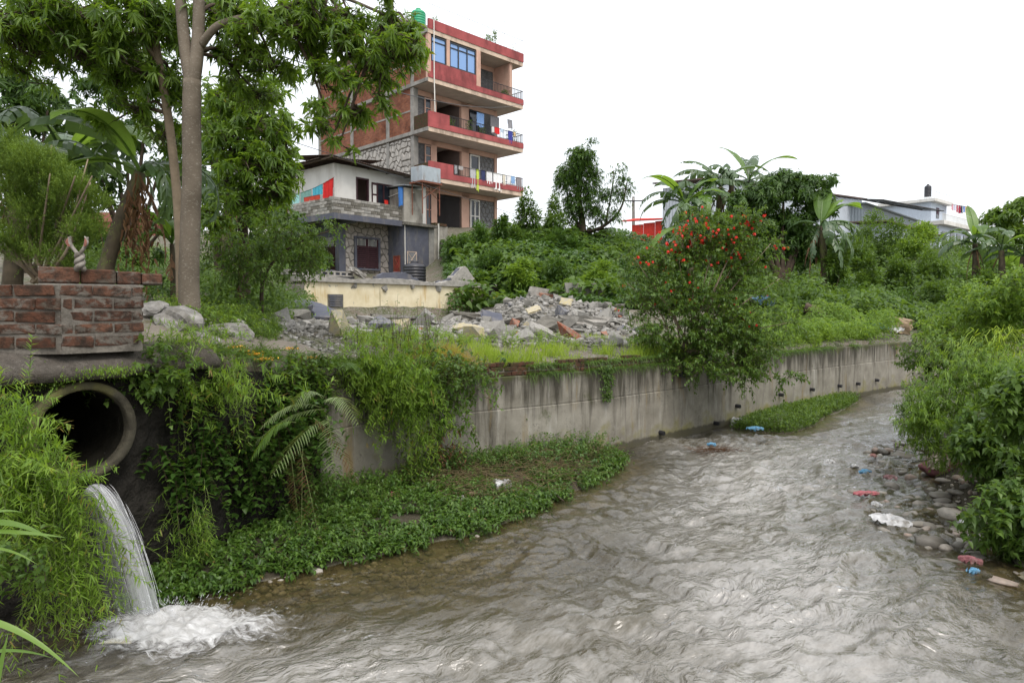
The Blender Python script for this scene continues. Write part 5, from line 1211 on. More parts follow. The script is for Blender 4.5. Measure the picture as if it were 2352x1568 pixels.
def sample_poly(n, poly):
    xs = [p[0] for p in poly]; ys = [p[1] for p in poly]; X = np.empty(0); Y = np.empty(0)
    while len(X) < n:
        x, y = in_box(n * 2, min(xs), max(xs), min(ys), max(ys)); k = in_poly(x, y, poly); X = np.append(X, x[k]); Y = np.append(Y, y[k])
    return X[:n], Y[:n]
def uvpoly(pts): return [(at(u, v, d).x, at(u, v, d).y) for u, v, d in pts]
def cover(F, poly, n, hmin, hmax, L, W, tpl='oval', seed=1, freq=.6, droop=.25, flat=.5, tb=0.0):
    """leaves of a thicket: mounds of uneven height over the ground"""
    x, y = sample_poly(n, poly); h = hmin + (hmax - hmin) * np.clip((fbm(x * freq, y * freq, seed, 3) - .3) * 2.2, 0, 1)
    q = rng.random(n) ** flat; z = ground_h(x, y) + h * q
    e = .15; gx_ = (fbm((x + e) * freq, y * freq, seed, 3) - fbm((x - e) * freq, y * freq, seed, 3)) / (2 * e); gy_ = (fbm(x * freq, (y + e) * freq, seed, 3) - fbm(x * freq, (y - e) * freq, seed, 3)) / (2 * e)
    N = nrm(np.stack([-gx_ * (hmax - hmin) * 2, -gy_ * (hmax - hmin) * 2 - .35, np.ones(n)], -1))
    D = nrm(rvec(n) + N * .35 + np.array([0, -.35, 0])); D[:, 2] *= .6
    tn = np.clip(.55 * rng.random(n) + .45 * vnoise(x * .8, y * .8, seed + 5) + tb, 0, .97)
    F.add(tpl, np.stack([x, y, z], -1), D, N + rvec(n) * .35, L * rng.uniform(.6, 1.3, n), W * rng.uniform(.7, 1.2, n), tn, droop)

# ---- the big pale-barked tree and its slender neighbour
tr = empty('broadleaf_tree', at(435, 728, 8.0), 'tall pale-barked tree with forked trunk at the left foreground', 'tree')
mb = MB(); c_tr = limb(mb, [at(437, 745, 8), at(434, 640, 8), at(437, 520, 8), at(441, 400, 8), at(440, 290, 8), at(441, 185, 8)], .116, .098, 16, 8, .02, .2)
limb(mb, [at(441, 200, 8), at(428, 130, 8), at(418, 40, 8), at(410, -60, 8), at(395, -220, 8)], .075, .05, 12)
limb(mb, [at(442, 200, 8), at(453, 120, 8), at(457, 30, 8), at(456, -60, 8), at(470, -220, 8)], .080, .05, 12)
limb(mb, [at(460, 105, 8), at(500, 60, 7.9), at(560, 40, 7.9), at(640, 20, 8), at(760, -10, 8.1), at(900, 40, 8.0)], .05, .014, 10)
mb.build('trunk', M_BARK_P, tr, smooth=True)
sl = empty('slender_tree', at(413, 720, 8.7), 'slender tree with thin curving stem just left of the big pale trunk', 'tree')
mb = MB(); limb(mb, [at(417, 730, 8.7), at(413, 560, 8.7), at(404, 420, 8.7), at(385, 260, 8.6), at(364, 140, 8.5), at(352, 40, 8.5), at(344, -90, 8.5)], .062, .04, 10)
limb(mb, [at(365, 140, 8.5), at(320, 95, 8.4), at(230, 76, 8.2), at(120, 62, 8.0), at(-20, 62, 7.8)], .034, .012, 8)
mb.build('trunk', M_BARK, sl, smooth=True)
def canopy(parent, clumps, dens, L, W, mat, name='crown', nl=9, thick=.7, bark=None, droop=.4, anchors=None, rt=.006, tpl='long', tinto=None):
    F, R = Fol(), Fol(); LB = MB()
    for (u, v, d, ru, rv) in clumps:
        c = at(u, v, d); px = d / F_PX; n = max(4, int(dens * ru * rv / 1000)); r = np.array([ru * px, thick, rv * px])
        P, O = ball(n, c, r, max(4, n // 7), .5, .6)
        A = nrm(O * .6 + rvec(n) * .5 + np.array([0, 0, .1])); whorls(F, P, A, nl, L, W, droop, tpl=tpl)
        k = np.clip(rng.integers(0, n, n), 0, n - 1); near = np.array(c) * .5 + P[k] * .5 - np.array([0, 0, .05])
        R.rods(near * .55 + P * .45 - A * .10, P, rt, rt * .5); R.rods(np.tile(c, (n // 3 + 1, 1)), (near * .55 + P * .45)[:n // 3 + 1], rt * 1.8, rt)
        if anchors is not None:
            a = min(anchors, key=lambda q: (Vector(q) - c).length); mid = Vector(a).lerp(c, .5) + Vector((0, 0, .12)); LB.tube(curve_pts([a, mid, c], 5), list(np.linspace(.028, .010, 11)), 6)
    F.build(name, mat, parent); R.build('twigs', bark or M_BARK_D, parent)
    if LB.v: LB.build('branches', bark or M_BARK_D, parent, smooth=True)
anch = [at(457, 30, 8), at(560, 40, 7.9), at(640, 20, 8), at(760, -10, 8.1), at(900, 40, 8), at(418, 40, 8), at(453, 120, 8), at(441, 200, 8)]
canopy(tr, [(530, 40, 8.4, 90, 60), (610, 60, 8.0, 80, 70), (700, 20, 8.2, 90, 40), (800, 30, 8.1, 100, 45), (880, 70, 8.0, 80, 60), (940, 75, 7.9, 50, 40), (945, 120, 7.9, 45, 35), (790, 110, 8.1, 80, 45), (850, 160, 8.0, 60, 40),
            (720, 110, 8.3, 60, 45), (745, 190, 8.2, 45, 35), (810, 235, 8.0, 60, 35), (770, 300, 8.0, 45, 25), (800, 190, 8.0, 50, 30), (630, 150, 8.6, 60, 50), (540, 150, 8.8, 70, 50), (560, 110, 8.4, 70, 45), (480, 30, 8.6, 60, 60), (900, 130, 8.0, 55, 35), (690, 70, 8.0, 60, 40), (750, 255, 8.1, 40, 30), (870, 215, 8.0, 40, 22), (585, 210, 8.9, 60, 40), (780, 330, 8.0, 22, 12), (740, 60, 8, 60, 40), (900, 10, 8.0, 40, 25)],
       19, .125, .029, L_MANGO, anchors=anch)
canopy(sl, [(20, 90, 8.8, 80, 60), (120, 80, 9, 90, 60), (220, 110, 9.1, 80, 60), (300, 90, 9.1, 70, 60), (40, 40, 7.9, 90, 50), (140, 35, 8.0, 90, 50), (240, 45, 8.1, 80, 55), (330, 60, 8.3, 70, 60), (60, 110, 8.2, 70, 30), (170, 115, 8.2, 70, 35), (280, 130, 8.4, 60, 45), (345, 170, 8.5, 60, 45), (270, 185, 8.6, 40, 40), (390, 60, 8.7, 50, 60), (400, 200, 8.8, 40, 60),
            (310, 5, 8.2, 90, 30), (110, 0, 8, 110, 30), (330, 250, 8.8, 45, 40), (260, 280, 9, 45, 35), (380, 300, 8.9, 30, 50), (60, 170, 8.6, 50, 30)], 25, .125, .029, L_MANGO, anchors=[at(365, 140, 8.5), at(320, 95, 8.4), at(230, 76, 8.2), at(120, 62, 8.0), at(385, 260, 8.6)])
# the rounder tree behind
t2 = empty('round_tree', at(560, 690, 12.5), 'dense round-crowned tree behind the pale trunk, left of the white wall', 'tree'); mb = MB()
limb(mb, [at(565, 720, 12.5), at(560, 560, 12.5), at(555, 450, 12.5), at(575, 330, 12.5)], .11, .06, 8); limb(mb, [at(558, 500, 12.5), at(620, 430, 12.3), at(650, 380, 12.3)], .05, .02, 7); mb.build('trunk', M_BARK_D, t2, smooth=True)
canopy(t2, [(530, 230, 12.3, 60, 60), (590, 270, 12.2, 60, 60), (630, 320, 12.2, 50, 50), (650, 390, 12.3, 40, 50), (540, 330, 12.1, 70, 60), (590, 390, 12.0, 60, 50), (520, 420, 12.2, 50, 50), (640, 440, 12.3, 45, 40), (560, 460, 12.1, 60, 40), (600, 210, 12.6, 50, 35), (660, 270, 12.6, 30, 30), (500, 300, 12.5, 40, 60), (500, 500, 12.2, 40, 50), (660, 340, 12.5, 28, 40), (620, 500, 12.2, 50, 30)],
       34, .16, .042, L_MANGO, nl=8, thick=.9, anchors=[at(560, 450, 12.5), at(575, 330, 12.5), at(620, 430, 12.3)], rt=.008)
t3 = empty('leafy_sapling', at(610, 700, 10.6), 'low leafy tree reaching a branch toward the grey house', 'tree'); mb = MB()
limb(mb, [at(600, 720, 10.8), at(605, 640, 10.8), at(640, 590, 10.6), at(700, 550, 10.4), at(760, 530, 10.3)], .035, .008, 7); limb(mb, [at(603, 650, 10.8), at(560, 600, 10.8), at(530, 560, 10.8)], .025, .008, 7); mb.build('trunk', M_BARK_D, t3, smooth=True)
F = Fol(); R = Fol()
for (u, v, ru, rv, n) in [(690, 560, 75, 28, 90), (750, 530, 25, 14, 24), (640, 530, 60, 40, 90), (560, 560, 60, 50, 110), (620, 600, 70, 30, 90), (700, 590, 50, 25, 60), (540, 620, 50, 40, 70), (500, 540, 40, 40, 60)]:
    P, O = ball(n, at(u, v, 10.5), (ru * .0067, .6, rv * .0067), 8, .5); sprigs(F, P, O + np.array([.3, -.2, .0]), .22, 9, .085, .036, 'oval', .3, .9, .5, R=R, rr=.004)
F.build('crown', L_MID, t3); R.build('twigs', M_BARK_D, t3)

def backdrop(name, foot, clumps, mat, label, dens, L=.26, W=.07, d0=15):
    e = empty(name, at(*foot), label, 'tree'); F = Fol(); mb = MB()
    for (u, v, d, ru, rv) in clumps:
        n = int(dens * ru * rv / 1000); px = d / F_PX; c = at(u, v, d); P, O = ball(n, c, (ru * px, 1.0, rv * px), 9, .5); whorls(F, P, O, 8, L, W, .35, tpl='long'); limb(mb, [at(*foot), at(foot[0] * .5 + u * .5, foot[1] * .45 + v * .55, d), c], .07, .02, 6)
    F.build('crown', mat, e); mb.build('trunk', M_BARK_D, e, smooth=True)
backdrop('shade_tree', (60, 640, 16), [(30, 180, 16, 90, 70), (110, 250, 16, 80, 60), (20, 330, 16, 90, 80), (110, 380, 16, 90, 80), (60, 480, 16, 110, 80), (-40, 260, 16, 70, 120), (150, 520, 16, 80, 60)], L_DARK, 'dark shade tree behind the banana plants at the left edge', 34, .22, .055)
backdrop('shade_tree', (300, 620, 18), [(240, 190, 18, 70, 50), (310, 220, 18, 60, 50), (200, 330, 18, 60, 70), (290, 300, 18, 60, 50), (230, 430, 18, 70, 70), (400, 300, 18, 60, 60), (420, 400, 18, 55, 60), (200, 540, 18, 80, 60), (400, 500, 18, 60, 55), (300, 590, 18, 110, 40), (350, 150, 18, 60, 60)], L_DARK, 'dark leafy tree filling the gap left of the pale trunk', 32, .22, .055)
backdrop('shade_tree', (500, 640, 17), [(480, 240, 17, 50, 60), (500, 340, 17, 50, 60), (480, 440, 17, 55, 60), (520, 540, 17, 70, 50), (620, 560, 17, 80, 40), (580, 480, 17, 70, 50), (690, 590, 18, 60, 30), (660, 500, 18, 40, 40)], L_DARK, 'leafy tree behind the round-crowned tree by the white wall', 30, .2, .06)
# ---- banana plants
def banana_leaf(base, az, el, ln, wd, droop, torn, parent, mat, fold=.25):
    """one blade, its two halves cut into strips along the midrib"""
    base = Vector(base); n = 16; mid = []; d = Vector((math.cos(az) * math.cos(el), math.sin(az) * math.cos(el), math.sin(el)))
    p = base.copy(); step = ln / n; e_ = el
    for i in range(n + 1):
        mid.append(p.copy()); p = p + Vector((math.cos(az) * math.cos(e_), math.sin(az) * math.cos(e_), math.sin(e_))) * step; e_ -= droop / n * (1 + 1.2 * i / n)
    side = Vector((-math.sin(az), math.cos(az), 0)); V = []; Fc = []
    pet = 2
    for sg in (1, -1):
        i = pet
        while i < n:
            w = random.choice((1, 1, 2)) if torn > .5 else random.choice((3, 5, 8)) if torn < .2 else random.choice((2, 3, 4)); j = min(n, i + w); sag = random.uniform(.2, 1.0) * torn
            row = []
            gap = .12 * step if torn > .3 else .02 * step
            for k in range(i, j + 1):
                q = (k - pet) / (n - pet); wl = wd * .5 * (math.sin(min(1, q * 1.02 + .03) * math.pi) ** .55)
                m = mid[k].copy(); tdir = (mid[min(k + 1, n)] - mid[max(k - 1, 0)]).normalized()
                if k == i: m += tdir * gap
                if k == j: m -= tdir * gap
                out_ = side * sg * math.cos(fold + sag) + Vector((0, 0, -1)) * math.sin(sag) + Vector((0, 0, math.sin(fold))) * (1 - sag * .6) + tdir * .35
                mdl = m + out_ * wl * .5; end = m + (out_ + Vector((0, 0, -.15 - sag * .5))).normalized() * wl
                row.append((m, mdl, end))
            b = len(V)
            for r in row: V += list(r)
            for k in range(len(row) - 1):
                a = b + k * 3; Fc += [(a, a + 3, a + 4, a + 1), (a + 1, a + 4, a + 5, a + 2)]
            i = j
    mbx = MB(); mbx.add(V, Fc); mbx.tube(mid, list(np.linspace(.022, .004, n + 1) * (ln / 1.8 + .2)), 5)
    me = mbx.mesh('leaf'); a = me.attributes.new('tint', 'FLOAT', 'POINT'); tv = random.uniform(.1, .9); a.data.foreach_set('value', [min(1, max(0, tv + random.uniform(-.08, .08))) for _ in me.vertices])
    return obj('leaf', me, mat, parent)
def banana(base, top, leaves, label, r=.10, mat=None, trunk_mat=None, dead=3, group=None):
    base, top = Vector(base), Vector(top); e = empty('banana_plant', base, label, 'banana plant', group)
    mb = MB(); limb(mb, [base - Vector((0, 0, .2)), base.lerp(top, .5) + Vector((random.uniform(-.05, .05), 0, 0)), top], r, r * .6, 10, 8, .06); mb.build('trunk', trunk_mat or M_BANTRUNK, e, smooth=True)
    for (az, el, ln, wd, dr, torn) in leaves: banana_leaf(top, math.radians(az), math.radians(el), ln, wd, dr, torn, e, mat or (L_BANANA if torn < .4 else L_BANANA_D))
    for k in range(dead):
        az = random.uniform(0, 360); banana_leaf(top - Vector((0, 0, .1)), math.radians(az), math.radians(random.uniform(-75, -50)), random.uniform(.8, 1.3) * (r / .1), .2, .45, .95, e, M_DEAD)
    return e
M_BANTRUNK = plain('banana_stem_sheath', (0.07, 0.055, 0.035), .8, .45, 5, .5, 20, dirt=(.14, .15, .05))
banana(at(225, 640, 9.3), at(322, 395, 9.3), [(200, 65, 2.0, .5, 1.6, .5), (150, 60, 1.8, .5, 1.8, .7), (20, 35, 1.7, .45, 2.2, .9), (-40, 25, 1.6, .42, 2.4, .95), (-100, 55, 1.7, .5, 1.2, .1), (-160, 30, 1.6, .5, 1.8, .2), (100, 40, 1.8, .45, 2.0, .8)], 'leaning dark-trunked banana plant between the conifer bush and the pale tree', .115)
banana(at(150, 640, 10.2), at(148, 380, 10.2), [(-90, 70, 1.9, .5, 1.9, .85), (-70, 20, 1.8, .45, 2.0, .8), (180, 50, 2.2, .5, 1.6, .8), (10, 60, 2.2, .5, 1.7, .75), (40, 40, 1.8, .5, 1.9, .6), (120, 60, 2, .5, 1.4, .5), (-20, 50, 2.0, .55, 1.3, .2)], 'upright banana plant with torn hanging leaves behind the conifer bush', .12)
banana(at(25, 650, 9.6), at(35, 420, 9.6), [(-150, 60, 2.1, .62, 1.2, .05), (-40, 40, 1.9, .6, 1.2, .05), (-10, 62, 1.8, .5, 1.6, .8), (170, 50, 1.8, .55, 1.4, .1), (60, 60, 2, .5, 1.5, .5), (-80, 55, 1.7, .5, 1.7, .8)], 'banana plant with broad green leaves at the left edge', .13)
banana(at(395, 730, 9.8), at(395, 560, 9.8), [(-130, 70, 1.0, .26, 1.2, .05), (-60, 62, .9, .24, 1.5, .05), (170, 55, .9, .26, 1.4, .1), (-20, 70, .9, .24, 1.2, .05), (-100, 40, .8, .26, 1.4, .05), (100, 60, .9, .25, 1.2, .1)], 'young banana plant growing just left of the pale trunk base', .05, dead=1)
banana(at(545, 735, 11), at(548, 640, 11), [(-120, 60, .9, .24, 1.6, .05), (-40, 50, .8, .24, 1.6, .1), (190, 50, .8, .24, 1.5, .1), (20, 60, .9, .22, 1.4, .1), (-90, 10, .7, .22, 1.8, .3)], 'small broad-leaved banana shoot right of the pale trunk', .035, dead=1)
banana(at(520, 560, 14), at(525, 430, 14), [(-150, 50, 1.7, .45, 2.0, .8), (-30, 40, 1.6, .45, 2.2, .9), (60, 60, 1.8, .45, 1.8, .7), (170, 20, 1.5, .4, 2, .9), (-90, 30, 1.5, .42, 2.2, .6)], 'banana plant with yellowing leaves behind the pale trunk', .11, dead=3)
# ---- conifer bush with the brown branches
tj = empty('conifer_bush', at(95, 650, 6.9), 'feathery green conifer bush above the brick wall at the left edge', 'bush'); mb = MB(); F = Fol()
for k in range(16):
    u1, v1 = random.uniform(-60, 215), random.uniform(330, 560); limb(mb, [at(95 + random.uniform(-25, 25), 648, 6.95), at(80 + (u1 - 80) * .5 + random.uniform(-25, 25), 590 - abs(u1 - 90) * .1, 6.9 + random.uniform(-.3, .3)), at(u1, v1, 6.8 + random.uniform(-.4, .4))], .022, .006, 6)
mb.build('branches', M_BARK, tj, smooth=True)
for (u, v, ru, rv, n) in [(40, 360, 55, 50, 420), (110, 400, 50, 45, 380), (20, 450, 60, 60, 420), (100, 480, 60, 60, 420), (180, 470, 45, 50, 330), (190, 530, 40, 45, 260), (60, 560, 80, 50, 360), (0, 560, 60, 60, 260), (150, 420, 35, 35, 200), (150, 590, 60, 35, 200)]:
    n = int(n * 1.7); P, O = ball(n, at(u, v, 6.8), (ru * .0044, .42, rv * .0044), 9, .45)
    sprigs(F, P, O * .6 + np.array([0, -.1, .8]) + rvec(n) * .4, .12, 11, .035, .010, 'dia', .05, .8, .8, ldroop=0, ttop=.5)
F.build('foliage', L_THUJA, tj)
# ---- brown hanging dead banana leaves
F = Fol(); n = 26; P = np.array([at(random.uniform(290, 345), random.uniform(370, 470), 9.2 + random.uniform(-.3, .3)) for _ in range(n)])
sprigs(F, P, np.tile([0, 0, -1.0], (n, 1)) + rvec(n) * .15, rng.uniform(.5, 1.3, n), 14, .13, .03, 'blade', 0, .5, .9); F.build('hanging_dead_leaves', L_BROWN, kind='stuff', label='withered brown leaves hanging in strips from the banana trunks', cat='dead leaves')

# ---- thickets that read as one mass
def thicket(name, poly, n, h0, h1, L, W, mat, label, tpl='oval', seed=1, freq=.6, cat='shrubs', tb=0, flat=.5, extra=None):
    F = Fol(); cover(F, poly, n, h0, h1, L, W, tpl, seed, freq, tb=tb, flat=flat)
    if extra: extra(F)
    F.build(name, mat, kind='stuff', label=label, cat=cat)
thicket('hillside_thicket', uvpoly([(1030, 0, 26), (1130, 0, 28.5), (1240, 0, 26.5), (1420, 0, 25.5), (1560, 0, 25), (1600, 0, 38), (1430, 0, 41), (1180, 0, 39), (1010, 0, 38.5)]), 42000, .25, 1.0, .20, .11, L_VINE, 'tangled creepers and ferns covering the slope below the pink house', 'heart', 3, .5)
thicket('right_slope_thicket', uvpoly([(1480, 0, 24), (1750, 0, 24.5), (1950, 0, 23.5), (2100, 0, 24.5), (2300, 0, 26), (2500, 0, 30), (2500, 0, 52), (2200, 0, 52), (1900, 0, 46), (1600, 0, 44)]), 52000, .3, 1.5, .24, .10, L_MID, 'dense green undergrowth on the slope below the sheds', 'oval', 8, .45)
thicket('left_undergrowth', uvpoly([(330, 0, 9.5), (480, 0, 9), (600, 0, 10), (700, 0, 14), (720, 0, 21), (660, 0, 30), (300, 0, 28), (100, 0, 14), (180, 0, 9.3)]), 34000, .12, .75, .10, .045, L_MID, 'green weeds and seedlings under the trees at the left', 'oval', 12, .8)
thicket('far_bank_weeds', uvpoly([(1740, 0, 16.6), (1900, 0, 18.7), (2060, 0, 20.9), (2090, 0, 23), (1900, 0, 22.5), (1700, 0, 20), (1640, 0, 16.2)]), 15000, .10, .95, .13, .045, L_BRIGHT, 'bright green weeds along the top of the river wall on the right', 'oval', 15, .9)
thicket('house_side_bushes', uvpoly([(560, 0, 28), (745, 0, 30), (740, 0, 36), (560, 0, 40)]), 9000, .3, 1.6, .16, .08, L_BRIGHT, 'bright bushes growing beside the grey house wall', 'heart', 18, .6)
# ---- trees and bushes of the hillside
def bush(name, u, v0, v1, d, ru, n, L, W, mat, label, cat='bush', tpl='oval', lumps=10, stem=3, thick=None, droop=.25, rr=.03, group=None, whorl=0):
    """foliage between v0 (top) and v1 (foot)"""
    b, t = at(u, v1, d), at(u, v0, d); b.z = min(b.z, zg(b.x, b.y)) if abs(b.z - zg(b.x, b.y)) < 1.5 else b.z
    e = empty(name, b, label, cat, group); px = d / F_PX; hgt = t.z - b.z; c = b + Vector((0, 0, hgt * .55)); r = (ru * px, thick or ru * px * .9, hgt * .47)
    F = Fol()
    if whorl: P, O = ball(n // whorl, c, r, lumps, .42); whorls(F, P, O, whorl, L, W, droop)
    else: P = leafball(F, c, r, n, L, W, tpl, droop, lumps)
    F.build('foliage' if cat != 'tree' else 'crown', mat, e); mb = MB()
    for k in range(stem):
        q = P[k * 7 % len(P)]; limb(mb, [b + Vector((random.uniform(-.1, .1), random.uniform(-.1, .1), -.1)), (b + c) * .5 + Vector((random.uniform(-.15, .15), 0, 0)), Vector(q) * .6 + c * .4], rr, rr * .3, 6)
    mb.build('stems' if cat != 'tree' else 'trunk', M_BARK_D, e, smooth=True); return e
tt = empty('hillside_tree', at(1335, 560, 37), 'tall narrow-leaved tree with open right-hand branches standing on the hillside', 'tree'); mb = MB()
limb(mb, [at(1335, 575, 37), at(1338, 520, 37), at(1330, 450, 37), at(1335, 380, 37)], .24, .08, 8); limb(mb, [at(1337, 535, 37), at(1385, 520, 37), at(1425, 480, 37), at(1440, 420, 37)], .12, .03, 7); limb(mb, [at(1337, 530, 37), at(1310, 480, 37), at(1300, 420, 37)], .1, .03, 7); limb(mb, [at(1390, 518, 37), at(1405, 440, 37), at(1410, 390, 37)], .06, .02, 6); mb.build('trunk', M_BARK_D, tt, smooth=True)
F = Fol()
for (u, v, ru, rv, n) in [(1325, 375, 34, 40, 420), (1310, 430, 28, 40, 330), (1350, 410, 30, 45, 400), (1330, 470, 38, 35, 360), (1365, 460, 22, 35, 200), (1345, 350, 30, 22, 200), (1300, 390, 20, 28, 140), (1405, 460, 26, 40, 110), (1435, 440, 16, 35, 70), (1420, 400, 20, 30, 60), (1400, 500, 28, 16, 70), (1375, 500, 20, 20, 100), (1310, 495, 22, 20, 120)]:
    P, O = ball(n, at(u, v, 37), (ru * .0236, .75, rv * .0236), 8, .5); sprigs(F, P, O * .5 + np.array([0, -.1, .5]) + rvec(n) * .4, .45, 7, .24, .055, 'blade', .5, .8, .6, ldroop=.5)
F.build('crown', L_DARK, tt)
bush('willowy_tree', 1215, 430, 580, 35, 30, 1800, .26, .06, L_MID, 'pale willowy small tree beside the lower corner of the pink house', 'tree', 'blade', 8, 3, droop=.5)
bush('willowy_tree', 1270, 435, 590, 35.5, 34, 2200, .26, .06, L_MID, 'second willowy small tree between the pink house and the tall hillside tree', 'tree', 'blade', 8, 3, droop=.5)
bush('dark_shrub', 1150, 470, 590, 34.5, 24, 1500, .18, .09, L_VINE, 'dark upright shrub in front of the ground floor of the pink house', 'shrub', 'oval', 8)
bush('dark_shrub', 1095, 500, 600, 34, 34, 1700, .17, .08, L_VINE, 'leafy shrub below the barred gate of the pink house', 'shrub', 'oval', 8)
bush('dark_shrub', 1050, 530, 610, 33.5, 26, 1300, .17, .08, L_DARK, 'dark shrub against the streaked wall of the grey house', 'shrub', 'oval', 8)
bush('brown_shrub', 1250, 520, 610, 34.5, 55, 2600, .22, .06, L_DARK, 'broad olive shrub in the middle of the hillside hedge', 'shrub', 'blade', 10)
bush('dark_shrub', 1310, 545, 620, 34.5, 32, 1500, .18, .08, L_VINE, 'shrub on the hillside left of the hut', 'shrub', 'heart', 8)
bush('light_shrub', 1430, 540, 650, 35, 40, 2200, .2, .08, L_MID, 'rounded light green shrub left of the red shed', 'shrub', 'oval', 9)
bush('hill_shrub', 1120, 565, 665, 30.5, 40, 1900, .17, .05, L_DARK, 'dark narrow-leaved shrub low on the slope below the pink house', 'shrub', 'blade', 9)
bush('hill_shrub', 1200, 590, 690, 29, 45, 1900, .19, .10, L_BRIGHT, 'bright broad-leaved shrub in the middle of the slope', 'shrub', 'heart', 9)
bush('hill_shrub', 1290, 580, 690, 29.5, 42, 2000, .16, .07, L_DARK, 'dark rounded shrub on the slope above the brick lump', 'shrub', 'oval', 9)
bush('hill_shrub', 1190, 505, 600, 33.8, 30, 1500, .22, .05, L_MID, 'wispy shrub at the top of the slope by the corner of the pink house', 'shrub', 'blade', 7)
bush('light_shrub', 1380, 600, 690, 28, 40, 1800, .16, .09, L_BRIGHT, 'bright shrub hanging over the broken concrete wall', 'shrub', 'heart', 9)
bush('light_shrub', 1495, 560, 700, 30, 45, 2200, .17, .08, L_MID, 'green shrub behind the left side of the red-flowered bush', 'shrub', 'oval', 9)
# the broad dark tree and its banana neighbours
bt = empty('broad_tree', at(1800, 650, 30), 'broad dark evergreen tree in front of the pale shed', 'tree'); mb = MB()
for u1, v1 in ((1720, 470), (1800, 430), (1870, 470), (1760, 520), (1850, 540)): limb(mb, [at(1800, 660, 30), at(1795 + (u1 - 1795) * .4, 590, 30), at(u1, v1, 30)], .16, .04, 7)
mb.build('trunk', M_BARK_D, bt, smooth=True); F = Fol()
for (u, v, ru, rv, n) in [(1735, 460, 55, 45, 330), (1790, 430, 60, 40, 360), (1850, 440, 50, 40, 300), (1890, 470, 35, 35, 170), (1700, 520, 45, 45, 250), (1770, 510, 60, 45, 360), (1840, 510, 60, 45, 340), (1800, 560, 70, 40, 330), (1880, 540, 45, 45, 220), (1730, 570, 45, 40, 200), (1690, 470, 30, 30, 120), (1860, 590, 50, 30, 160), (1820, 415, 60, 22, 160), (1900, 415, 20, 16, 40)]:
    P, O = ball(n, at(u, v, 30), (ru * .0191, .9, rv * .0191), 8, .5); whorls(F, P, O, 8, .24, .07, .35)
F.build('crown', L_DARK, bt)
banana(at(1570, 660, 31), at(1575, 470, 31), [(-150, 55, 3.0, .75, 1.0, .05), (170, 30, 2.9, .7, 1.6, .4), (-120, 15, 2.8, .6, 2.2, .9), (200, 5, 2.6, .6, 2.2, .9), (-30, 50, 2.6, .7, 1.5, .3), (20, 70, 2.6, .7, 1.2, .1), (120, 70, 2.8, .7, 1.2, .5), (-70, 30, 2.5, .6, 2.2, .85), (-10, 15, 2.3, .6, 2.2, .9), (-100, -10, 2.6, .65, 1.2, .9), (-140, -30, 2.6, .6, .8, .95), (-50, -25, 2.4, .6, .9, .9), (-170, 45, 2.8, .7, 1.5, .6), (80, 60, 2.6, .7, 1.6, .6)], 'banana plant with drooping torn leaves in front of the pale shed gable', .22, dead=5)
banana(at(1640, 660, 32), at(1655, 430, 32), [(-170, 50, 2.8, .6, 1.2, .7), (150, 70, 2.6, .65, 1.0, .6), (60, 75, 2.6, .6, 1.2, .8), (0, 40, 2.6, .6, 2.0, .9), (-120, 30, 2.4, .6, 2.2, .9), (-40, 30, 2.4, .6, 2.2, .8), (-90, -20, 2.5, .6, 1, .9), (-150, -10, 2.4, .6, 1.2, .9), (-60, -40, 2.4, .6, .6, .9), (100, 55, 2.6, .6, 1.6, .7), (-20, 60, 2.6, .65, 1.3, .4)], 'tall banana plant just left of the broad dark tree', .22, dead=4)
banana(at(1715, 660, 32.5), at(1720, 415, 32.5), [(130, 72, 2.7, .75, .7, .05), (60, 70, 2.6, .65, .9, .5), (10, 55, 3.0, .65, .9, .1), (-10, 20, 3.0, .6, 1.2, .9), (160, 40, 2.5, .6, 1.6, .8), (-90, 40, 2.2, .6, 1.8, .6), (90, 75, 2.2, .55, .9, .6)], 'tallest banana plant rising above the broad dark tree', .22, dead=3)
banana(at(1905, 690, 29), at(1885, 520, 29), [(60, 75, 2.4, .8, .6, .02), (20, 55, 2.6, .85, .9, .02), (40, 65, 2.4, .8, .9, .05), (-20, 35, 2.4, .6, 2.4, .8), (-60, 20, 2.4, .55, 2.6, .9), (-10, 5, 2.4, .5, 2.2, .9), (150, 40, 2.2, .6, 2, .5), (-40, -5, 2.6, .6, 1.6, .5), (-100, 30, 2.2, .6, 2, .5), (-70, -30, 2.4, .6, .8, .9), (-130, -20, 2.2, .5, 1, .9), (-10, 30, 2.6, .6, 1.8, .85), (0, 65, 2.2, .7, 1.2, .1)], 'banana plant with upright bright leaves on the right of the broad tree', .2, dead=4)
for k, (u, v, d, lb) in enumerate([(2240, 560, 30, 'left banana plant of the clump below the right-hand sheds'), (2300, 575, 29, 'bushy banana plant at the right edge below the round tree'), (2350, 590, 28.5, 'banana plant cut by the right edge of the picture')]):
    banana(at(u, v + 90, d), at(u, v, d), [(random.uniform(0, 360), random.uniform(15, 75), random.uniform(1.6, 2.2), .55, random.uniform(1.2, 2.2), random.choice((.05, .5, .9))) for _ in range(9)] + ([(80, 80, 2.0, .5, .4, .02)] if k == 0 else []), lb, .17, dead=3)
e = empty('round_tree', at(2310, 600, 46), 'round-crowned tree at the right edge beside the white house', 'tree'); mb = MB(); limb(mb, [at(2305, 620, 46), at(2300, 540, 46), at(2310, 480, 46)], .3, .1, 7); mb.build('trunk', M_BARK_D, e); F = Fol()
for (u, v, ru, rv, n) in [(2300, 500, 35, 28, 260), (2340, 475, 30, 25, 230), (2290, 535, 28, 22, 160), (2345, 540, 40, 30, 260), (2330, 510, 30, 30, 200), (2390, 500, 40, 60, 300)]:
    P, O = ball(n, at(u, v, 46), (ru * .0293, 1.2, rv * .0293), 7, .5); whorls(F, P, O, 7, .34, .13, .3, tpl='oval')
F.build('crown', L_MANGO, e)
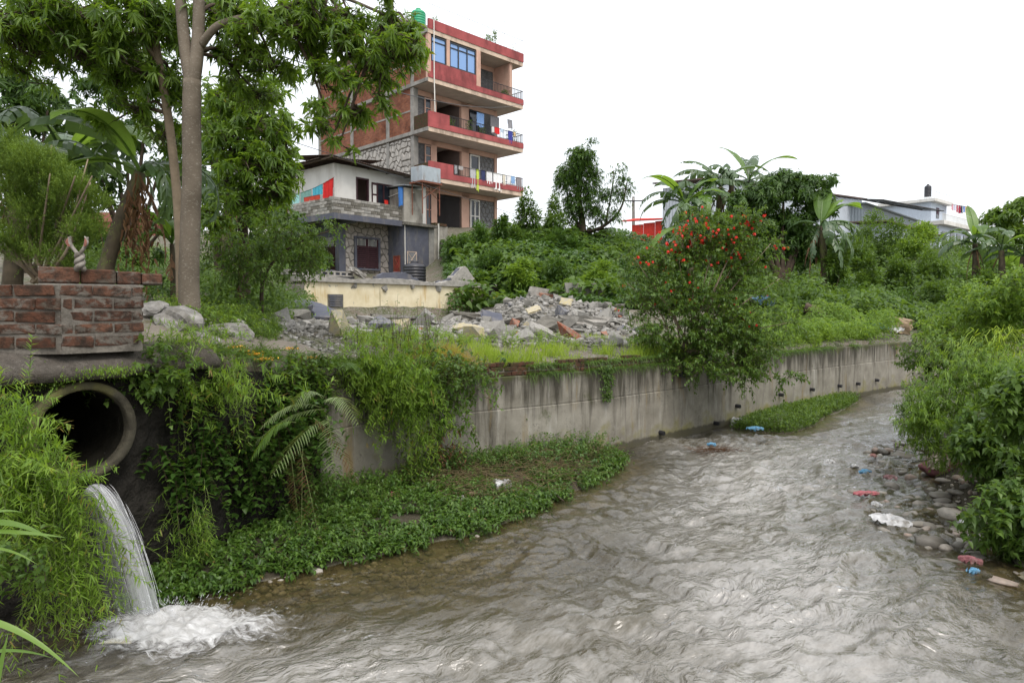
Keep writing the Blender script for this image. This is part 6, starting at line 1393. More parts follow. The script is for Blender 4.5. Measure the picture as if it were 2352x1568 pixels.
for (u, v0, v1, d, ru, n, L, W, mat, lb, tpl) in [
        (1975, 585, 700, 29.5, 48, 3000, .20, .06, L_MID, 'rounded cassava bush with layered leaves right of the broad tree', 'blade'), (2060, 590, 690, 30.5, 42, 2600, .20, .06, L_MID, 'second rounded cassava bush to the right of the first', 'blade'),
        (2020, 480, 620, 40, 60, 3000, .26, .08, L_MID, 'feathery light green bush in front of the lean-to shed', 'oval'), (2130, 560, 680, 34, 55, 2600, .22, .09, L_MID, 'yellowish bush below the low grey shed', 'oval'),
        (1960, 640, 740, 27, 60, 2600, .16, .07, L_DARK, 'dark bush above the weeds of the river wall', 'oval'), (2070, 665, 760, 27, 50, 2200, .16, .07, L_DARK, 'dark bush beside the river bend on the far bank', 'oval'),
        (2170, 640, 740, 29, 60, 2400, .18, .07, L_MID, 'green bush behind the right bank scrub', 'oval'), (2270, 620, 730, 28, 60, 2400, .18, .07, L_MID, 'green bush under the right-hand banana clump', 'oval'),
        (1950, 525, 640, 38, 50, 2400, .24, .08, L_MID, 'bush on the slope between the banana plant and the sheds', 'oval'), (1660, 620, 720, 28, 60, 2600, .17, .08, L_DARK, 'dark shrub behind the top of the red-flowered bush', 'oval'), (1830, 660, 740, 27, 60, 2400, .17, .07, L_MID, 'shrub under the broad dark tree', 'oval')]:
    bush('shrub', u, v0, v1, d, ru, n, L, W, mat, lb, 'shrub', tpl, 10, 2)

for (u, v0, v1, d, ru, n, L, W, mat, lb, tpl) in [
        (1560, 520, 690, 30.5, 45, 2400, .22, .09, L_DARK, 'dark shrub around the foot of the banana plant by the shed gable', 'oval'), (1640, 470, 650, 31, 55, 3000, .26, .07, L_DARK, 'tall dark shrub between the bananas and the broad tree', 'blade'),
        (1920, 560, 700, 28.5, 30, 1500, .2, .08, L_MID, 'leafy shrub around the trunk of the right-hand banana', 'oval'), (2250, 600, 680, 29.5, 50, 2000, .2, .08, L_MID, 'low shrub around the banana clump on the right', 'oval'), (2340, 620, 690, 28, 50, 2000, .2, .08, L_DARK, 'dark low shrub at the right edge below the bananas', 'oval'), (2100, 500, 610, 42, 60, 2600, .28, .1, L_BRIGHT, 'pale green shrub hiding the foot of the lean-to shed', 'oval')]:
    bush('shrub', u, v0, v1, d, ru, n, L, W, mat, lb, 'shrub', tpl, 10, 2)
F = Fol(); 
for (poly, n, L, W, tpl, sd) in [(uvpoly([(1480, 0, 24), (1950, 0, 24), (2300, 0, 26), (2400, 0, 40), (1700, 0, 38)]), 9000, .34, .20, 'heart', 61), (uvpoly([(1040, 0, 27), (1240, 0, 27), (1420, 0, 26), (1430, 0, 38), (1040, 0, 37)]), 7000, .32, .22, 'heart', 62)]: cover(F, poly, n, .5, 1.25, L, W, tpl, sd, .7, tb=.1)
F.build('broad_creepers', L_MID, kind='stuff', label='broad-leaved bright creepers scrambling over the slope', cat='creepers')
for k, (u, v, d, lb) in enumerate([(1612, 455, 31.5, 'banana plant squeezed between the gable banana and the tall banana'), (1680, 425, 33, 'dark ragged banana plant behind the broad tree'), (1585, 530, 30, 'low banana plant at the left of the banana group')]):
    banana(at(u, 660, d), at(u, v, d), [(random.uniform(0, 360), random.uniform(-20, 75), random.uniform(2.2, 2.9), .65, random.uniform(1.2, 2.2), random.choice((.3, .7, .9))) for _ in range(11)], lb, .2, dead=4)
# ---- the red-flowered bush on the wall
hb = empty('flowering_bush', at(1580, 830, 13.6), 'large hibiscus bush full of red flowers leaning over the river wall', 'bush'); F, R, mb = Fol(), Fol(), MB(); FP = []
for (u, v, d, ru, rv, n) in [(1650, 530, 14.0, 55, 40, 120), (1705, 535, 14.0, 45, 40, 100), (1600, 560, 14, 45, 35, 80), (1690, 600, 13.9, 55, 40, 120), (1560, 600, 13.9, 60, 40, 110), (1640, 620, 13.8, 70, 45, 150), (1500, 620, 14.0, 50, 40, 80), (1520, 680, 13.7, 60, 45, 120), (1600, 690, 13.6, 70, 50, 170), (1690, 680, 13.7, 55, 45, 110), (1550, 750, 13.4, 70, 45, 160), (1640, 760, 13.3, 80, 50, 190), (1710, 760, 13.4, 55, 45, 110), (1580, 810, 13.2, 70, 40, 150), (1670, 820, 13.0, 75, 40, 150), (1740, 800, 13.2, 45, 40, 70),
                             (1620, 850, 12.8, 60, 28, 80), (1745, 710, 13.6, 40, 30, 45), (1790, 640, 13.8, 34, 10, 22), (1770, 560, 13.9, 30, 14, 20), (1455, 590, 14, 34, 26, 40), (1440, 650, 13.9, 30, 24, 34), (1600, 505, 14, 30, 22, 30), (1725, 500, 14, 26, 22, 30), (1815, 740, 13.6, 30, 26, 34), (1460, 700, 13.8, 30, 40, 40), (1720, 860, 13.2, 50, 25, 45), (1790, 870, 13.6, 40, 22, 24), (1500, 780, 13.3, 40, 35, 50)]:
    n = int(n * .78); c = at(u, v, d); P, O = ball(n, c, (ru * .0092, .55, rv * .0092), 7, .42)
    sprigs(F, P, O * .6 + np.array([.1, -.1, .3]), .30, 13, .10, .05, 'oval', .3, .9, .5, R=R, rr=.005); FP.append(P[rng.integers(0, n, max(2, n // 9))] + nrm(P[:max(2, n // 9)] * 0 + rng.normal(size=(max(2, n // 9), 3)) + np.array([0, -1.5, .3])) * .14)
    limb(mb, [at(1580 + random.uniform(-30, 30), 835, 13.6), at(1585 + (u - 1585) * .45, 800 + (v - 800) * .5, 13.6), c], .022, .006, 6)
m = 95; a = rng.uniform(-2.6, 2.6, m); P0 = np.array([at(1610 + math.sin(q) * 120, 690 - math.cos(q) * 130, 13.7) for q in a]); P0[:, 1] += rng.uniform(-.5, .5, m)
D0 = nrm(np.stack([np.sin(a) * .9 + .1, rng.normal(-.15, .3, m), np.cos(a) * .7 + .45], -1)); ls = rng.uniform(.35, .85, m); sprigs(F, P0, D0, ls, 15, .095, .046, 'oval', .45, .9, .45, R=R, rr=.006)
FP.append(P0 + D0 * (ls * .93)[:, None] - np.array([0, 0, 1]) * (.42 * ls)[:, None])
F.build('foliage', L_MID, hb); R.build('twigs', M_BARK_D, hb); mb.build('stems', M_BARK, hb, smooth=True)
fm_ = Fol(); n = 5; a = np.arange(5) * 2 * math.pi / 5
fm_.add('oval', np.zeros((5, 3)), np.stack([np.cos(a) * .5, np.sin(a) * .5, np.full(5, -.9)], -1), np.stack([np.cos(a), np.sin(a), np.full(5, .6)], -1), .068, .04, .5); flower_me = fm_.mesh('flower'); flower_me.materials.append(M_REDFL)
FP = np.concatenate(FP)
FP = FP[np.argsort(-(FP[:, 2] + rng.normal(0, .8, len(FP))))]
_c = FP[:52]; FP = np.concatenate([_c[k] + rng.normal(size=(3, 3)) * .11 for k in range(len(_c))] + [FP[52:90]])
for p in FP[:190]:
    o = bpy.data.objects.new('flower', flower_me); put(o, hb); o.location = p; o.rotation_euler = (random.uniform(-.7, .7), random.uniform(-.7, .7), random.uniform(0, 6)); s_ = random.uniform(.7, 1.15); o.scale = (s_, s_, s_)
# low weeds with small red flowers further along the wall, and tall weeds by the rubble
def weeds(name, spots, mat, label, hl, nl, L, W, tpl='oval', droop=.15, rr=.004, stemm=None, cat='weeds', tilt=.3, kind='stuff'):
    F, R = Fol(), Fol(); P = np.array(spots); m = len(P); sprigs(F, P, np.array([0, 0, 1.0]) + rng.normal(size=(m, 3)) * tilt, hl * rng.uniform(.55, 1.2, m), nl, L, W, tpl, droop, .9, .35, R=R, rr=rr)
    o = F.build(name, mat, kind=kind, label=label, cat=cat); R.build('stems', stemm or M_STEM, o); return o
def along(n, s0, s1, in0, in1, line=WL, dz=0.0):
    out = []
    for _ in range(n):
        p, t, nr = frame_at(line, random.uniform(s0, s1)); q = p + nr * random.uniform(in0, in1); z = max(1.45 if random.random() < .9 else 1.4, zg(q.x, q.y)) if line is WL else zg(q.x, q.y); out.append((q.x, q.y, z + dz))
    return out
def along_fast(n, s0, s1, in0, in1, zmin=1.45):
    L_ = np.array([(p.x, p.y) for p in WL]); seg = np.hypot(*np.diff(L_, axis=0).T); cum = np.append(0, np.cumsum(seg)); s_ = rng.uniform(s0, s1, n)
    x = np.interp(s_, cum, L_[:, 0]); y = np.interp(s_, cum, L_[:, 1]); e = .1; tx = np.interp(s_ + e, cum, L_[:, 0]) - x; ty = np.interp(s_ + e, cum, L_[:, 1]) - y; l = np.hypot(tx, ty) + 1e-9
    a = rng.uniform(in0, in1, n); x = x - ty / l * a; y = y + tx / l * a; return np.stack([x, y, np.maximum(ground_h(x, y), zmin)], -1)
weeds('wall_top_weeds', along_fast(420, 8.5, 16.5, .1, 1.3), L_BRIGHT, 'leafy bright weeds crowding the top of the river wall behind the flowering bush', .45, 14, .11, .035)
# grass on the wall top
F = Fol(); P = along_fast(6500, 1.6, 8.4, .12, 1.05, 1.5); P = P[fbm(P[:, 0] * 1.8, P[:, 1] * 1.8, 73) > .44]; n = len(P); hgt = .10 + .38 * np.clip(fbm(P[:, 0] * 1.3, P[:, 1] * 1.3, 71) * 1.6 - .3, 0, 1)
F.add('blade', P, nrm(np.stack([rng.normal(0, .3, n), rng.normal(-.1, .3, n), np.ones(n)], -1)), rvec(n), hgt * rng.uniform(.6, 1.25, n), .009, None, rng.uniform(.0, .35, n)); F.build('wall_top_grass', L_GRASS, kind='stuff', label='bright fresh grass along the top of the river wall', cat='grass')
F = Fol(); P = along_fast(6500, 1.8, 16.5, -.02, .16, 1.47); P = np.concatenate([P, along_fast(3000, 2.2, 8.0, .02, .2, 1.6)]); P = P[fbm(P[:, 0] * 1.1, P[:, 1] * 1.1, 77, 3) > .42]; n = len(P); F.add('blade', P, nrm(np.stack([rng.normal(.25, .4, n), rng.normal(-.45, .4, n), rng.uniform(.1, .9, n)], -1)), rvec(n), rng.uniform(.05, .24, n), .008, None, rng.uniform(.4, 1.6, n)); k = rng.integers(0, n, 1500); F.add('oval', P[k], rvec(1500) + np.array([.2, -.4, .1]), None, rng.uniform(.02, .06, 1500), .022, None, .3); F.build('edge_growth', L_MID, kind='stuff', label='moss, grass and tiny leaves trailing over the top edge of the river wall', cat='weeds')
F = Fol(); P = along_fast(1600, 1.75, 2.7, .0, .9, 1.55); n = len(P); F.add('blade', P, nrm(np.stack([rng.normal(.3, .45, n), rng.normal(-.35, .4, n), np.ones(n)], -1)), rvec(n), rng.uniform(.25, .55, n), .006, None, rng.uniform(.2, .8, n)); F.build('reddish_grass', L_STRAW, kind='stuff', label='tuft of reddish seeding grass near the end of the river wall', cat='grass')
# leggy dark-stemmed weeds by the rubble
F_ = [at(random.gauss(935, 45), 800, random.uniform(10.0, 11.5)) for _ in range(46)]; F_ = [(p.x, p.y, zg(p.x, p.y)) for p in F_]
weeds('leggy_weeds', F_, L_MID, 'leggy weeds with thin dark stems standing before the rubble', .75, 9, .09, .045, 'oval', .05, .005, M_STEMD, tilt=.16)
# weeds and grass at the foot of the rubble and on the lot
lot = uvpoly([(760, 0, 9.8), (840, 0, 10), (1060, 0, 11.6), (1300, 0, 13.2), (1490, 0, 15), (1490, 0, 17), (1250, 0, 15.5), (1000, 0, 13.6), (860, 0, 12), (780, 0, 11)])
x, y = sample_poly(560, lot); k = fbm(x * .8, y * .8, 91) > .56; x, y = x[k], y[k]; weeds('lot_weeds', np.stack([x, y, ground_h(x, y)], -1), L_BRIGHT, 'scattered bright green weeds among the rubble stones', .3, 10, .09, .03, 'oval')
x, y = sample_poly(7000, lot); k = fbm(x * .9, y * .9, 92) > .58; x, y = x[k], y[k]; n = len(x); F = Fol(); F.add('blade', np.stack([x, y, ground_h(x, y)], -1), nrm(np.stack([rng.normal(0, .4, n), rng.normal(-.1, .4, n), np.ones(n)], -1)), rvec(n), rng.uniform(.06, .24, n), .008, None, .2); F.build('lot_grass', L_GRASS, kind='stuff', label='thin fresh grass between the rubble stones', cat='grass')
ylw = uvpoly([(480, 0, 10.5), (640, 0, 11.5), (760, 0, 20.5), (690, 0, 21.5), (560, 0, 17)])
x, y = sample_poly(650, ylw); weeds('yard_weeds', np.stack([x, y, ground_h(x, y)], -1), L_BRIGHT, 'tall soft weeds growing left of the ruined yellow wall', .42, 16, .09, .022, 'blade', .2)
rs = uvpoly([(345, 0, 7.4), (480, 0, 7.5), (620, 0, 8.6), (640, 0, 9.6), (600, 0, 10.4), (480, 0, 9), (345, 0, 8.4)])
x, y = sample_poly(420, rs); k = fbm(x * 1.1, y * 1.1, 95) > .45; x, y = x[k], y[k]; weeds('roadside_weeds', np.stack([x, y, ground_h(x, y)], -1), L_BRIGHT, 'soft green weeds between the boulders and the road edge', .30, 13, .075, .02, 'blade', .2)
x, y = sample_poly(5000, rs); k = fbm(x * 1.0, y * 1.0, 96) > .44; x, y = x[k], y[k]; n = len(x); F = Fol(); F.add('blade', np.stack([x, y, ground_h(x, y) + .02], -1), nrm(np.stack([rng.normal(0, .45, n), rng.normal(-.1, .45, n), np.ones(n)], -1)), rvec(n), rng.uniform(.04, .18, n), .006, None, .3); k = rng.integers(0, n, 2500); F.add('oval', np.stack([x, y, ground_h(x, y) + .06], -1)[k] + rng.normal(size=(2500, 3)) * .04, rvec(2500) + np.array([0, -.2, .4]), None, .04, .022); F.build('roadside_turf', L_MID, kind='stuff', label='patchy turf and clover along the road edge', cat='grass')
F = Fol(); Lr = resample([(-3.45, 6.2), (-2.98, 7.2), (-2.6, 8.2), (-2.1, 9.0), (-1.75, 9.6)], .05); m = 2600; idx = rng.integers(0, len(Lr), m); P = np.array([Lr[i][:] for i in idx]) + rng.normal(size=(m, 3)) * np.array([.10, .10, 0]); P[:, 2] = bank_h(P[:, 0], P[:, 1]) + .05; P = P[fbm(P[:, 0] * 2, P[:, 1] * 2, 99) > .40]; m = len(P)
F.add('blade', P, nrm(np.stack([rng.normal(.35, .45, m), rng.normal(-.2, .4, m), rng.uniform(.3, 1, m)], -1)), rvec(m), rng.uniform(.08, .30, m), .008, None, rng.uniform(.3, 1.3, m)); F.add('oval', P[:900] + rng.normal(size=(900, 3)) * .04 * np.array([1, 1, .6]), rvec(900) + np.array([.3, -.3, .3]), None, rng.uniform(.04, .085, 900), .036, None, .3); F.build('road_edge_fringe', L_MID, kind='stuff', label='grass and small leaves fringing the broken edge of the road', cat='grass')
# ---- narrow-leaved grass sprays hanging over the bank
def spray_clump(name, spots, dirs, ln, nl, L, W, mat, label, droop=.6, cat='grass clump', rr=.003):
    F, R = Fol(), Fol(); m = len(spots); b = np.mean(spots, 0); e = empty(name, b, label, cat); sprigs(F, spots, dirs, ln * rng.uniform(.5, 1.15, m), nl, L, W, 'blade', droop * rng.uniform(.3, 1.1, m), .95, .6, R=R, rr=rr, ldroop=.12, ttop=.35); F.build('leaves', mat, e); R.build('stems', M_STEM, e); return e
def gauss_at(n, u, v, d, su, sv, sd): return np.array([at(random.gauss(u, su), random.gauss(v, sv), random.gauss(d, sd)) for _ in range(n)])
def dirs(n, m, s): return nrm(np.tile(m, (n, 1)) + rng.normal(size=(n, 3)) * s)
EX = .0
spray_clump('hanging_grass', gauss_at(330, 45, 1120, 4.62, 58, 46, .14), dirs(330, (.5, -.35, .45), .5), .38, 24, .095, .0105, L_BAMBOO, 'lush drooping narrow-leaved grass below the culvert pipe at the left', .9)
spray_clump('hanging_grass', gauss_at(130, 130, 1260, 4.62, 48, 60, .1), dirs(130, (.4, -.25, -.2), .4), .40, 22, .09, .0105, L_BAMBOO, 'long strand of narrow-leaved grass hanging down beside the waterfall', 1.0)
spray_clump('hanging_grass', gauss_at(80, 12, 975, 4.75, 38, 45, .1), dirs(80, (.4, -.3, .55), .45), .38, 22, .09, .0105, L_BAMBOO, 'upright narrow-leaved grass reaching across the culvert mouth', .55)
spray_clump('bank_grass', gauss_at(230, 450, 880, 6.75, 75, 24, .15), dirs(230, (.3, -.6, .4), .45), .42, 20, .11, .012, L_BAMBOO, 'narrow-leaved grass spilling over the embankment above the vines', .95)
spray_clump('bank_grass', gauss_at(420, 890, 870, 9.2, 52, 45, .14), dirs(420, (.15, -.6, .45), .45), .50, 20, .13, .014, L_BAMBOO, 'thick feathery bamboo grass hanging over the near end of the concrete wall', .95)
spray_clump('bank_grass', gauss_at(130, 955, 955, 9.08, 34, 45, .1), dirs(130, (.25, -.6, .0), .4), .42, 18, .12, .013, L_BAMBOO, 'lower fringe of bamboo grass hanging against the concrete wall', 1.0)
spray_clump('bank_grass', gauss_at(45, 440, 1180, 6.2, 30, 40, .08), dirs(45, (.1, -.3, -.8), .3), .35, 18, .09, .008, L_BAMBOO, 'dull grass tuft hanging from the dark embankment', .5)
spray_clump('roadside_grass', gauss_at(60, 430, 790, 6.5, 50, 14, .25), dirs(60, (.0, -.2, .9), .5), .34, 16, .10, .009, L_BAMBOO, 'spindly grass at the roadside edge below the pale tree', .5)
# ---- leafy vines and shrubs on the embankment face
def face_points(n, s0, s1, z0, z1, off0, off1, L=EMB):
    Lr = np.array([(p.x, p.y) for p in L]); seg = np.hypot(*np.diff(Lr, axis=0).T); cum = np.append(0, np.cumsum(seg)); s_ = rng.uniform(s0, min(s1, cum[-1] - .12), n)
    x = np.interp(s_, cum, Lr[:, 0]); y = np.interp(s_, cum, Lr[:, 1]); tx = np.interp(s_ + .1, cum, Lr[:, 0]) - x; ty = np.interp(s_ + .1, cum, Lr[:, 1]) - y; l = np.hypot(tx, ty)
    N = np.stack([ty / l, -tx / l, np.zeros(n)], -1); z = rng.uniform(z0, z1, n); a = rng.uniform(off0, off1, n); return np.stack([x, y, z], -1) + N * a[:, None], N, s_
def vine(name, s0, s1, z0, z1, n, L, W, label, mat=L_VINE, off=.32, tpl='heart', seed=0, ln=(.25, 1.0), nl=13):
    F, R = Fol(), Fol(); P, N, s_ = face_points(n, s0, s1, z0, z1, .0, off * .6); keep = fbm(s_ * 1.6, P[:, 2] * 1.1, 120 + seed) > .36 + .2 * np.clip((s_ - s1 + .6) / .6, 0, 1); P, N = P[keep], N[keep]; m = len(P)
    D = nrm(N * rng.uniform(.05, .55, (m, 1)) + np.array([0, 0, -1.0]) + rng.normal(size=(m, 3)) * .22); l = rng.uniform(*ln, m) * (.5 + .9 * fbm(P[:, 0] * 3, P[:, 1] * 3, 7 + seed)); l = np.minimum(l, np.maximum(P[:, 2] - .25, .1))
    sprigs(F, P, D, l, nl, L, W, tpl, 0, .95, .1, R=R, rr=.003, ldroop=.25, t0=.02, taper=.25)
    e = empty(name, P.mean(0) * np.array([1, 1, 0]) + np.array([0, 0, z0]), label, 'vine'); F.build('leaves', mat, e); R.build('stems', M_STEMD, e); return e
vine('creeper', 4.95, 6.5, 1.0, 1.98, 190, .085, .072, 'heart-leaved creeper hanging right of the culvert pipe', seed=1)
vine('creeper', 6.3, 9.2, 1.0, 1.85, 210, .085, .074, 'dark heart-leaved creeper on the shaded embankment below the bank grass', seed=4, ln=(.2, .9))
vine('creeper', 6.0, 9.0, 1.7, 2.0, 90, .07, .055, 'brighter leafy creeper along the upper edge of the embankment', L_MID, .5, seed=6, ln=(.12, .4), nl=10)
vine('creeper', 5.3, 9.1, .55, 1.1, 75, .085, .07, 'sparse creeper strands low on the dark embankment', off=.25, seed=9, ln=(.15, .5), nl=8)
F, R = Fol(), Fol(); m = 240; P = gauss_at(m, 330, 860, 6.2, 45, 28, .15); e = empty('leafy_shrub', at(300, 900, 6.3), 'leafy green shrub sprouting at the corner of the brick wall', 'shrub'); sprigs(F, P, dirs(m, (.2, -.5, .5), .6), .2, 8, .07, .052, 'heart', .4, .9, .3, R=R); F.build('leaves', L_MID, e); R.build('stems', M_STEM, e)
F, R = Fol(), Fol(); m = 170; P = gauss_at(m, 1040, 850, 9.75, 50, 30, .15); P = np.concatenate([P, gauss_at(120, 1010, 930, 9.35, 40, 45, .08)]); m = len(P); e = empty('overhanging_shrub', at(1010, 980, 9.6), 'dark-stemmed broad-leaved shrub hanging over the end of the concrete wall', 'shrub'); sprigs(F, P, dirs(m, (.25, -.5, .25), .6), .32, 10, .095, .05, 'oval', .6, .9, .4, R=R, rr=.004); F.build('leaves', L_MID, e); R.build('stems', M_STEMD, e)
F = Fol(); m = 26; P = gauss_at(m, 1010, 1000, 9.2, 30, 25, .05); sprigs(F, P, dirs(m, (.2, -.2, -.8), .4), .35, 9, .09, .03, 'oval', .2); F.build('withered_leaves', L_BROWN, kind='stuff', label='withered dark leaves hanging below the overhanging shrub', cat='dead leaves')
# ---- fern and palm fronds
def fronds(name, items, mat, label, nl=44, L=.16, W=.012, cat='fern'):
    e = empty(name, items[0][0], label, cat)
    for (p, d, ln, dr) in items:
        F, R = Fol(), Fol(); sprigs(F, np.array([p]), np.array([d]), ln, nl, L, W, 'blade', dr, .95, .45, None, R, .006, .35, True, .08, ttop=0); o = F.build('frond', mat, e); R.build('rachis', M_STEM, o)
fronds('palm_fern', [(at(735, 935, 7.35), (-.75, -.35, .45), .70, .75), (at(745, 940, 7.35), (-.95, -.3, .12), .75, .6), (at(745, 965, 7.3), (-.4, -.5, -.1), .65, .6), (at(752, 955, 7.3), (.2, -.5, -.2), .65, .5), (at(750, 920, 7.4), (.5, -.35, .4), .6, .9), (at(740, 915, 7.4), (-.3, -.4, .6), .6, .9)], L_PALE, 'pale arching palm-like fern on the embankment', L=.17, W=.016)
fronds('bright_fern', [(at(680, 970, 7.0), (-.75, -.4, .35), .48, 1.1)], L_BRIGHT, 'single bright green drooping fern frond below the pale fern', L=.17, W=.017)
fronds('upper_fern', [(at(760, 870, 8.3), (-.5, -.3, .7), .55, .8), (at(780, 850, 8.4), (.5, -.3, .6), .6, .8), (at(720, 850, 8.3), (.1, -.2, .9), .5, .5), (at(690, 860, 8.2), (-.6, -.2, .6), .5, .9), (at(620, 850, 7.9), (-.2, -.1, 1), .5, .3), (at(590, 840, 7.8), (.2, -.1, 1), .5, .3), (at(660, 840, 8.1), (.3, -.1, 1), .45, .4)], L_MID, 'green ferns along the edge of the bank road', L=.12, W=.014)
fronds('dead_fern', [(at(685, 1020, 7.1), (.3, -.4, -.6), .8, .2), (at(695, 1030, 7.1), (.1, -.4, -.7), .75, .1), (at(720, 960, 7.2), (.7, -.3, -.3), .6, .7), (at(665, 1020, 7.1), (.2, -.3, -.9), .7, .0)], L_BROWN, 'withered red-brown fern fronds hanging on the embankment', L=.11)
# ---- low weeds on the silt bank
L_STRAW2 = leafmat('dry_straw', (.09, .07, .035), (.17, .13, .07), (.26, .21, .12), .2, .8, .1)
L_VINE2 = leafmat('bank_weed_leaves', (0.022, 0.055, 0.012), (0.055, 0.115, 0.020), (0.12, 0.215, 0.035), 0.36, 0.4, 0.4, odd=(.20, .12, .05))
F, R = Fol(), Fol(); x, y = sample_poly(3800, SILT1); k = (fbm(x * 1.6, y * 1.6, 131) > .26 + .20 * np.clip((y - 7.9) / 1.6, 0, 1)); x, y = x[k], y[k]; P = np.stack([x, y, ground_h(x, y)], -1); m = len(P)
hl = np.where(d_line(x, y, WALL) < .75, .42, .16) * (.25 + 1.5 * fbm(x * 2.2, y * 2.2, 133, 3)); sprigs(F, P, np.array([0, -.15, 1.0]) + rng.normal(size=(m, 3)) * .45, hl, 9, .082, .036, 'oval', .25, .9, .35, R=R, rr=.004)
o = F.build('silt_bank_weeds', L_VINE2, kind='stuff', label='low leafy weeds covering the silt bank beside the stream', cat='weeds'); R.build('stems', M_STEM, o)
x, y = sample_poly(1800, [(-.6, 8.0), (.6, 9.0), (1.6, 11.0), (1.2, 11.2), (-.9, 10.0), (-1.6, 9.4)]); n = len(x); F = Fol(); P = np.stack([x, y, ground_h(x, y) + rng.uniform(.03, .20, n)], -1); A = rvec(n); A[:, 2] *= .15; F.rods(P, P + nrm(A) * rng.uniform(.08, .45, (n, 1)), .003, .002, None if False else .5)
F.T = [rng.random(len(F.V[0]))]; F.build('dry_stalks', L_STRAW2 if 'L_STRAW2' in globals() else L_BROWN, kind='stuff', label='dry flattened stalks and twigs lying over the silt bank', cat='dry stalks')
sp_ = [(at(u, v, d).x, at(u, v, d).y) for u, v, d in [(1000, 0, 9.5), (1060, 0, 9.7), (960, 0, 9.2), (1165, 0, 10.0), (1270, 0, 10.3), (1245, 0, 10.1), (1120, 0, 9.9), (1200, 0, 9.8), (1290, 0, 10.2), (1310, 0, 10.4)]]
P = np.array([(x + random.gauss(0, .16), y + random.gauss(0, .12), .1) for x, y in sp_ for _ in range(12)]); weeds('tall_bank_weeds', P, L_VINE, 'taller dark leafy weeds on the silt bank against the concrete wall', .42, 13, .11, .045)
F, R = Fol(), Fol(); Ls = resample(SILT1[:9], .03); m = 900; idx = rng.integers(1, len(Ls) - 1, m); P = np.array([Ls[i][:] for i in idx]); Tn = np.array([(Ls[i + 1] - Ls[i - 1]).normalized()[:] for i in idx]); Nn = np.stack([Tn[:, 1], -Tn[:, 0], np.zeros(m)], -1)
P = P - Nn * rng.uniform(-.02, .22, m)[:, None]; P[:, 2] = np.maximum(ground_h(P[:, 0], P[:, 1]), .0); k = fbm(P[:, 0] * 2.4, P[:, 1] * 2.4, 139) > .36; P, Nn = P[k], Nn[k]; m = len(P)
sprigs(F, P, Nn * rng.uniform(.2, .9, (m, 1)) + np.array([0, 0, .75]) + rng.normal(size=(m, 3)) * .3, rng.uniform(.10, .30, m), 9, .08, .034, 'oval', .45, .9, .4, R=R, rr=.0035); o = F.build('water_edge_weeds', L_VINE2, kind='stuff', label='leafy weeds leaning out over the water along the silt bank', cat='weeds'); R.build('stems', M_STEM, o)
x, y = sample_poly(260, SILT1); k = fbm(x * 1.9, y * 1.9, 141) > .50; x, y = x[k], y[k]; weeds('bank_sprigs', np.stack([x, y, ground_h(x, y)], -1), L_MID, 'taller single weeds standing out of the silt bank cover', .36, 12, .10, .036)
# second silt strip
F = Fol(); x, y = sample_poly(9000, SILT2); n = len(x); F.add('blade', np.stack([x, y, ground_h(x, y)], -1), nrm(np.stack([rng.normal(.1, .5, n), rng.normal(-.2, .5, n), np.ones(n)], -1)), rvec(n), rng.uniform(.04, .12, n) + .5 * np.clip(fbm(x * 2.2, y * 2.2, 171) - .48, 0, 1), .012, None, .5); x, y = sample_poly(4500, SILT2); n = len(x); F.add('oval', np.stack([x, y, ground_h(x, y) + rng.uniform(.03, .14, n)], -1), rvec(n) + np.array([0, 0, .6]), None, .07, .03); F.build('strip_grass', L_MID, kind='stuff', label='grassy strip of silt at the foot of the far part of the wall', cat='grass')
x, y = sample_poly(420, SILT2); k = fbm(x * 1.5, y * 1.5, 173) > .44; x, y = x[k], y[k]; weeds('strip_weeds', np.stack([x, y, ground_h(x, y)], -1), L_BRIGHT, 'ragged taller weeds on the grassy strip at the far wall foot', .26, 12, .075, .02, 'blade', .3)
# creeper down the wall face
F = Fol(); n = 420; pw, tw, nw = frame_at(WL, 5.25); q = rng.random(n); P = np.array(pw)[None] + np.array(tw)[None] * (rng.normal(0, .10, n) * (1 - .5 * q))[:, None] - np.array(nw)[None] * rng.uniform(.01, .09, n)[:, None]; P[:, 2] = 1.55 - q * .62; F.add('oval', P, nrm(rvec(n) * .6 + np.array([0, -.4, -.5]) - np.array(nw) * .5), None, rng.uniform(.03, .07, n), .03); F.build('wall_creeper', L_MID, label='small creeper hanging down the middle of the concrete wall', cat='vine')
# moss
F = Fol(); n = 5000; x, y = [], []
for u, v in ((60, 850), (130, 870), (20, 905), (100, 885), (250, 855), (40, 835)):
    c = at(u, v, 5.5); P = np.array(c)[None] + rng.normal(size=(500, 3)) * np.array([.11, .08, .022]); F.add('dia', P, np.array([0, -.2, 1.0]) + rvec(500) * .6, None, .022, .010)
F.build('moss', L_BRIGHT, kind='stuff', label='cushions of moss and tiny weeds on the culvert deck', cat='moss')
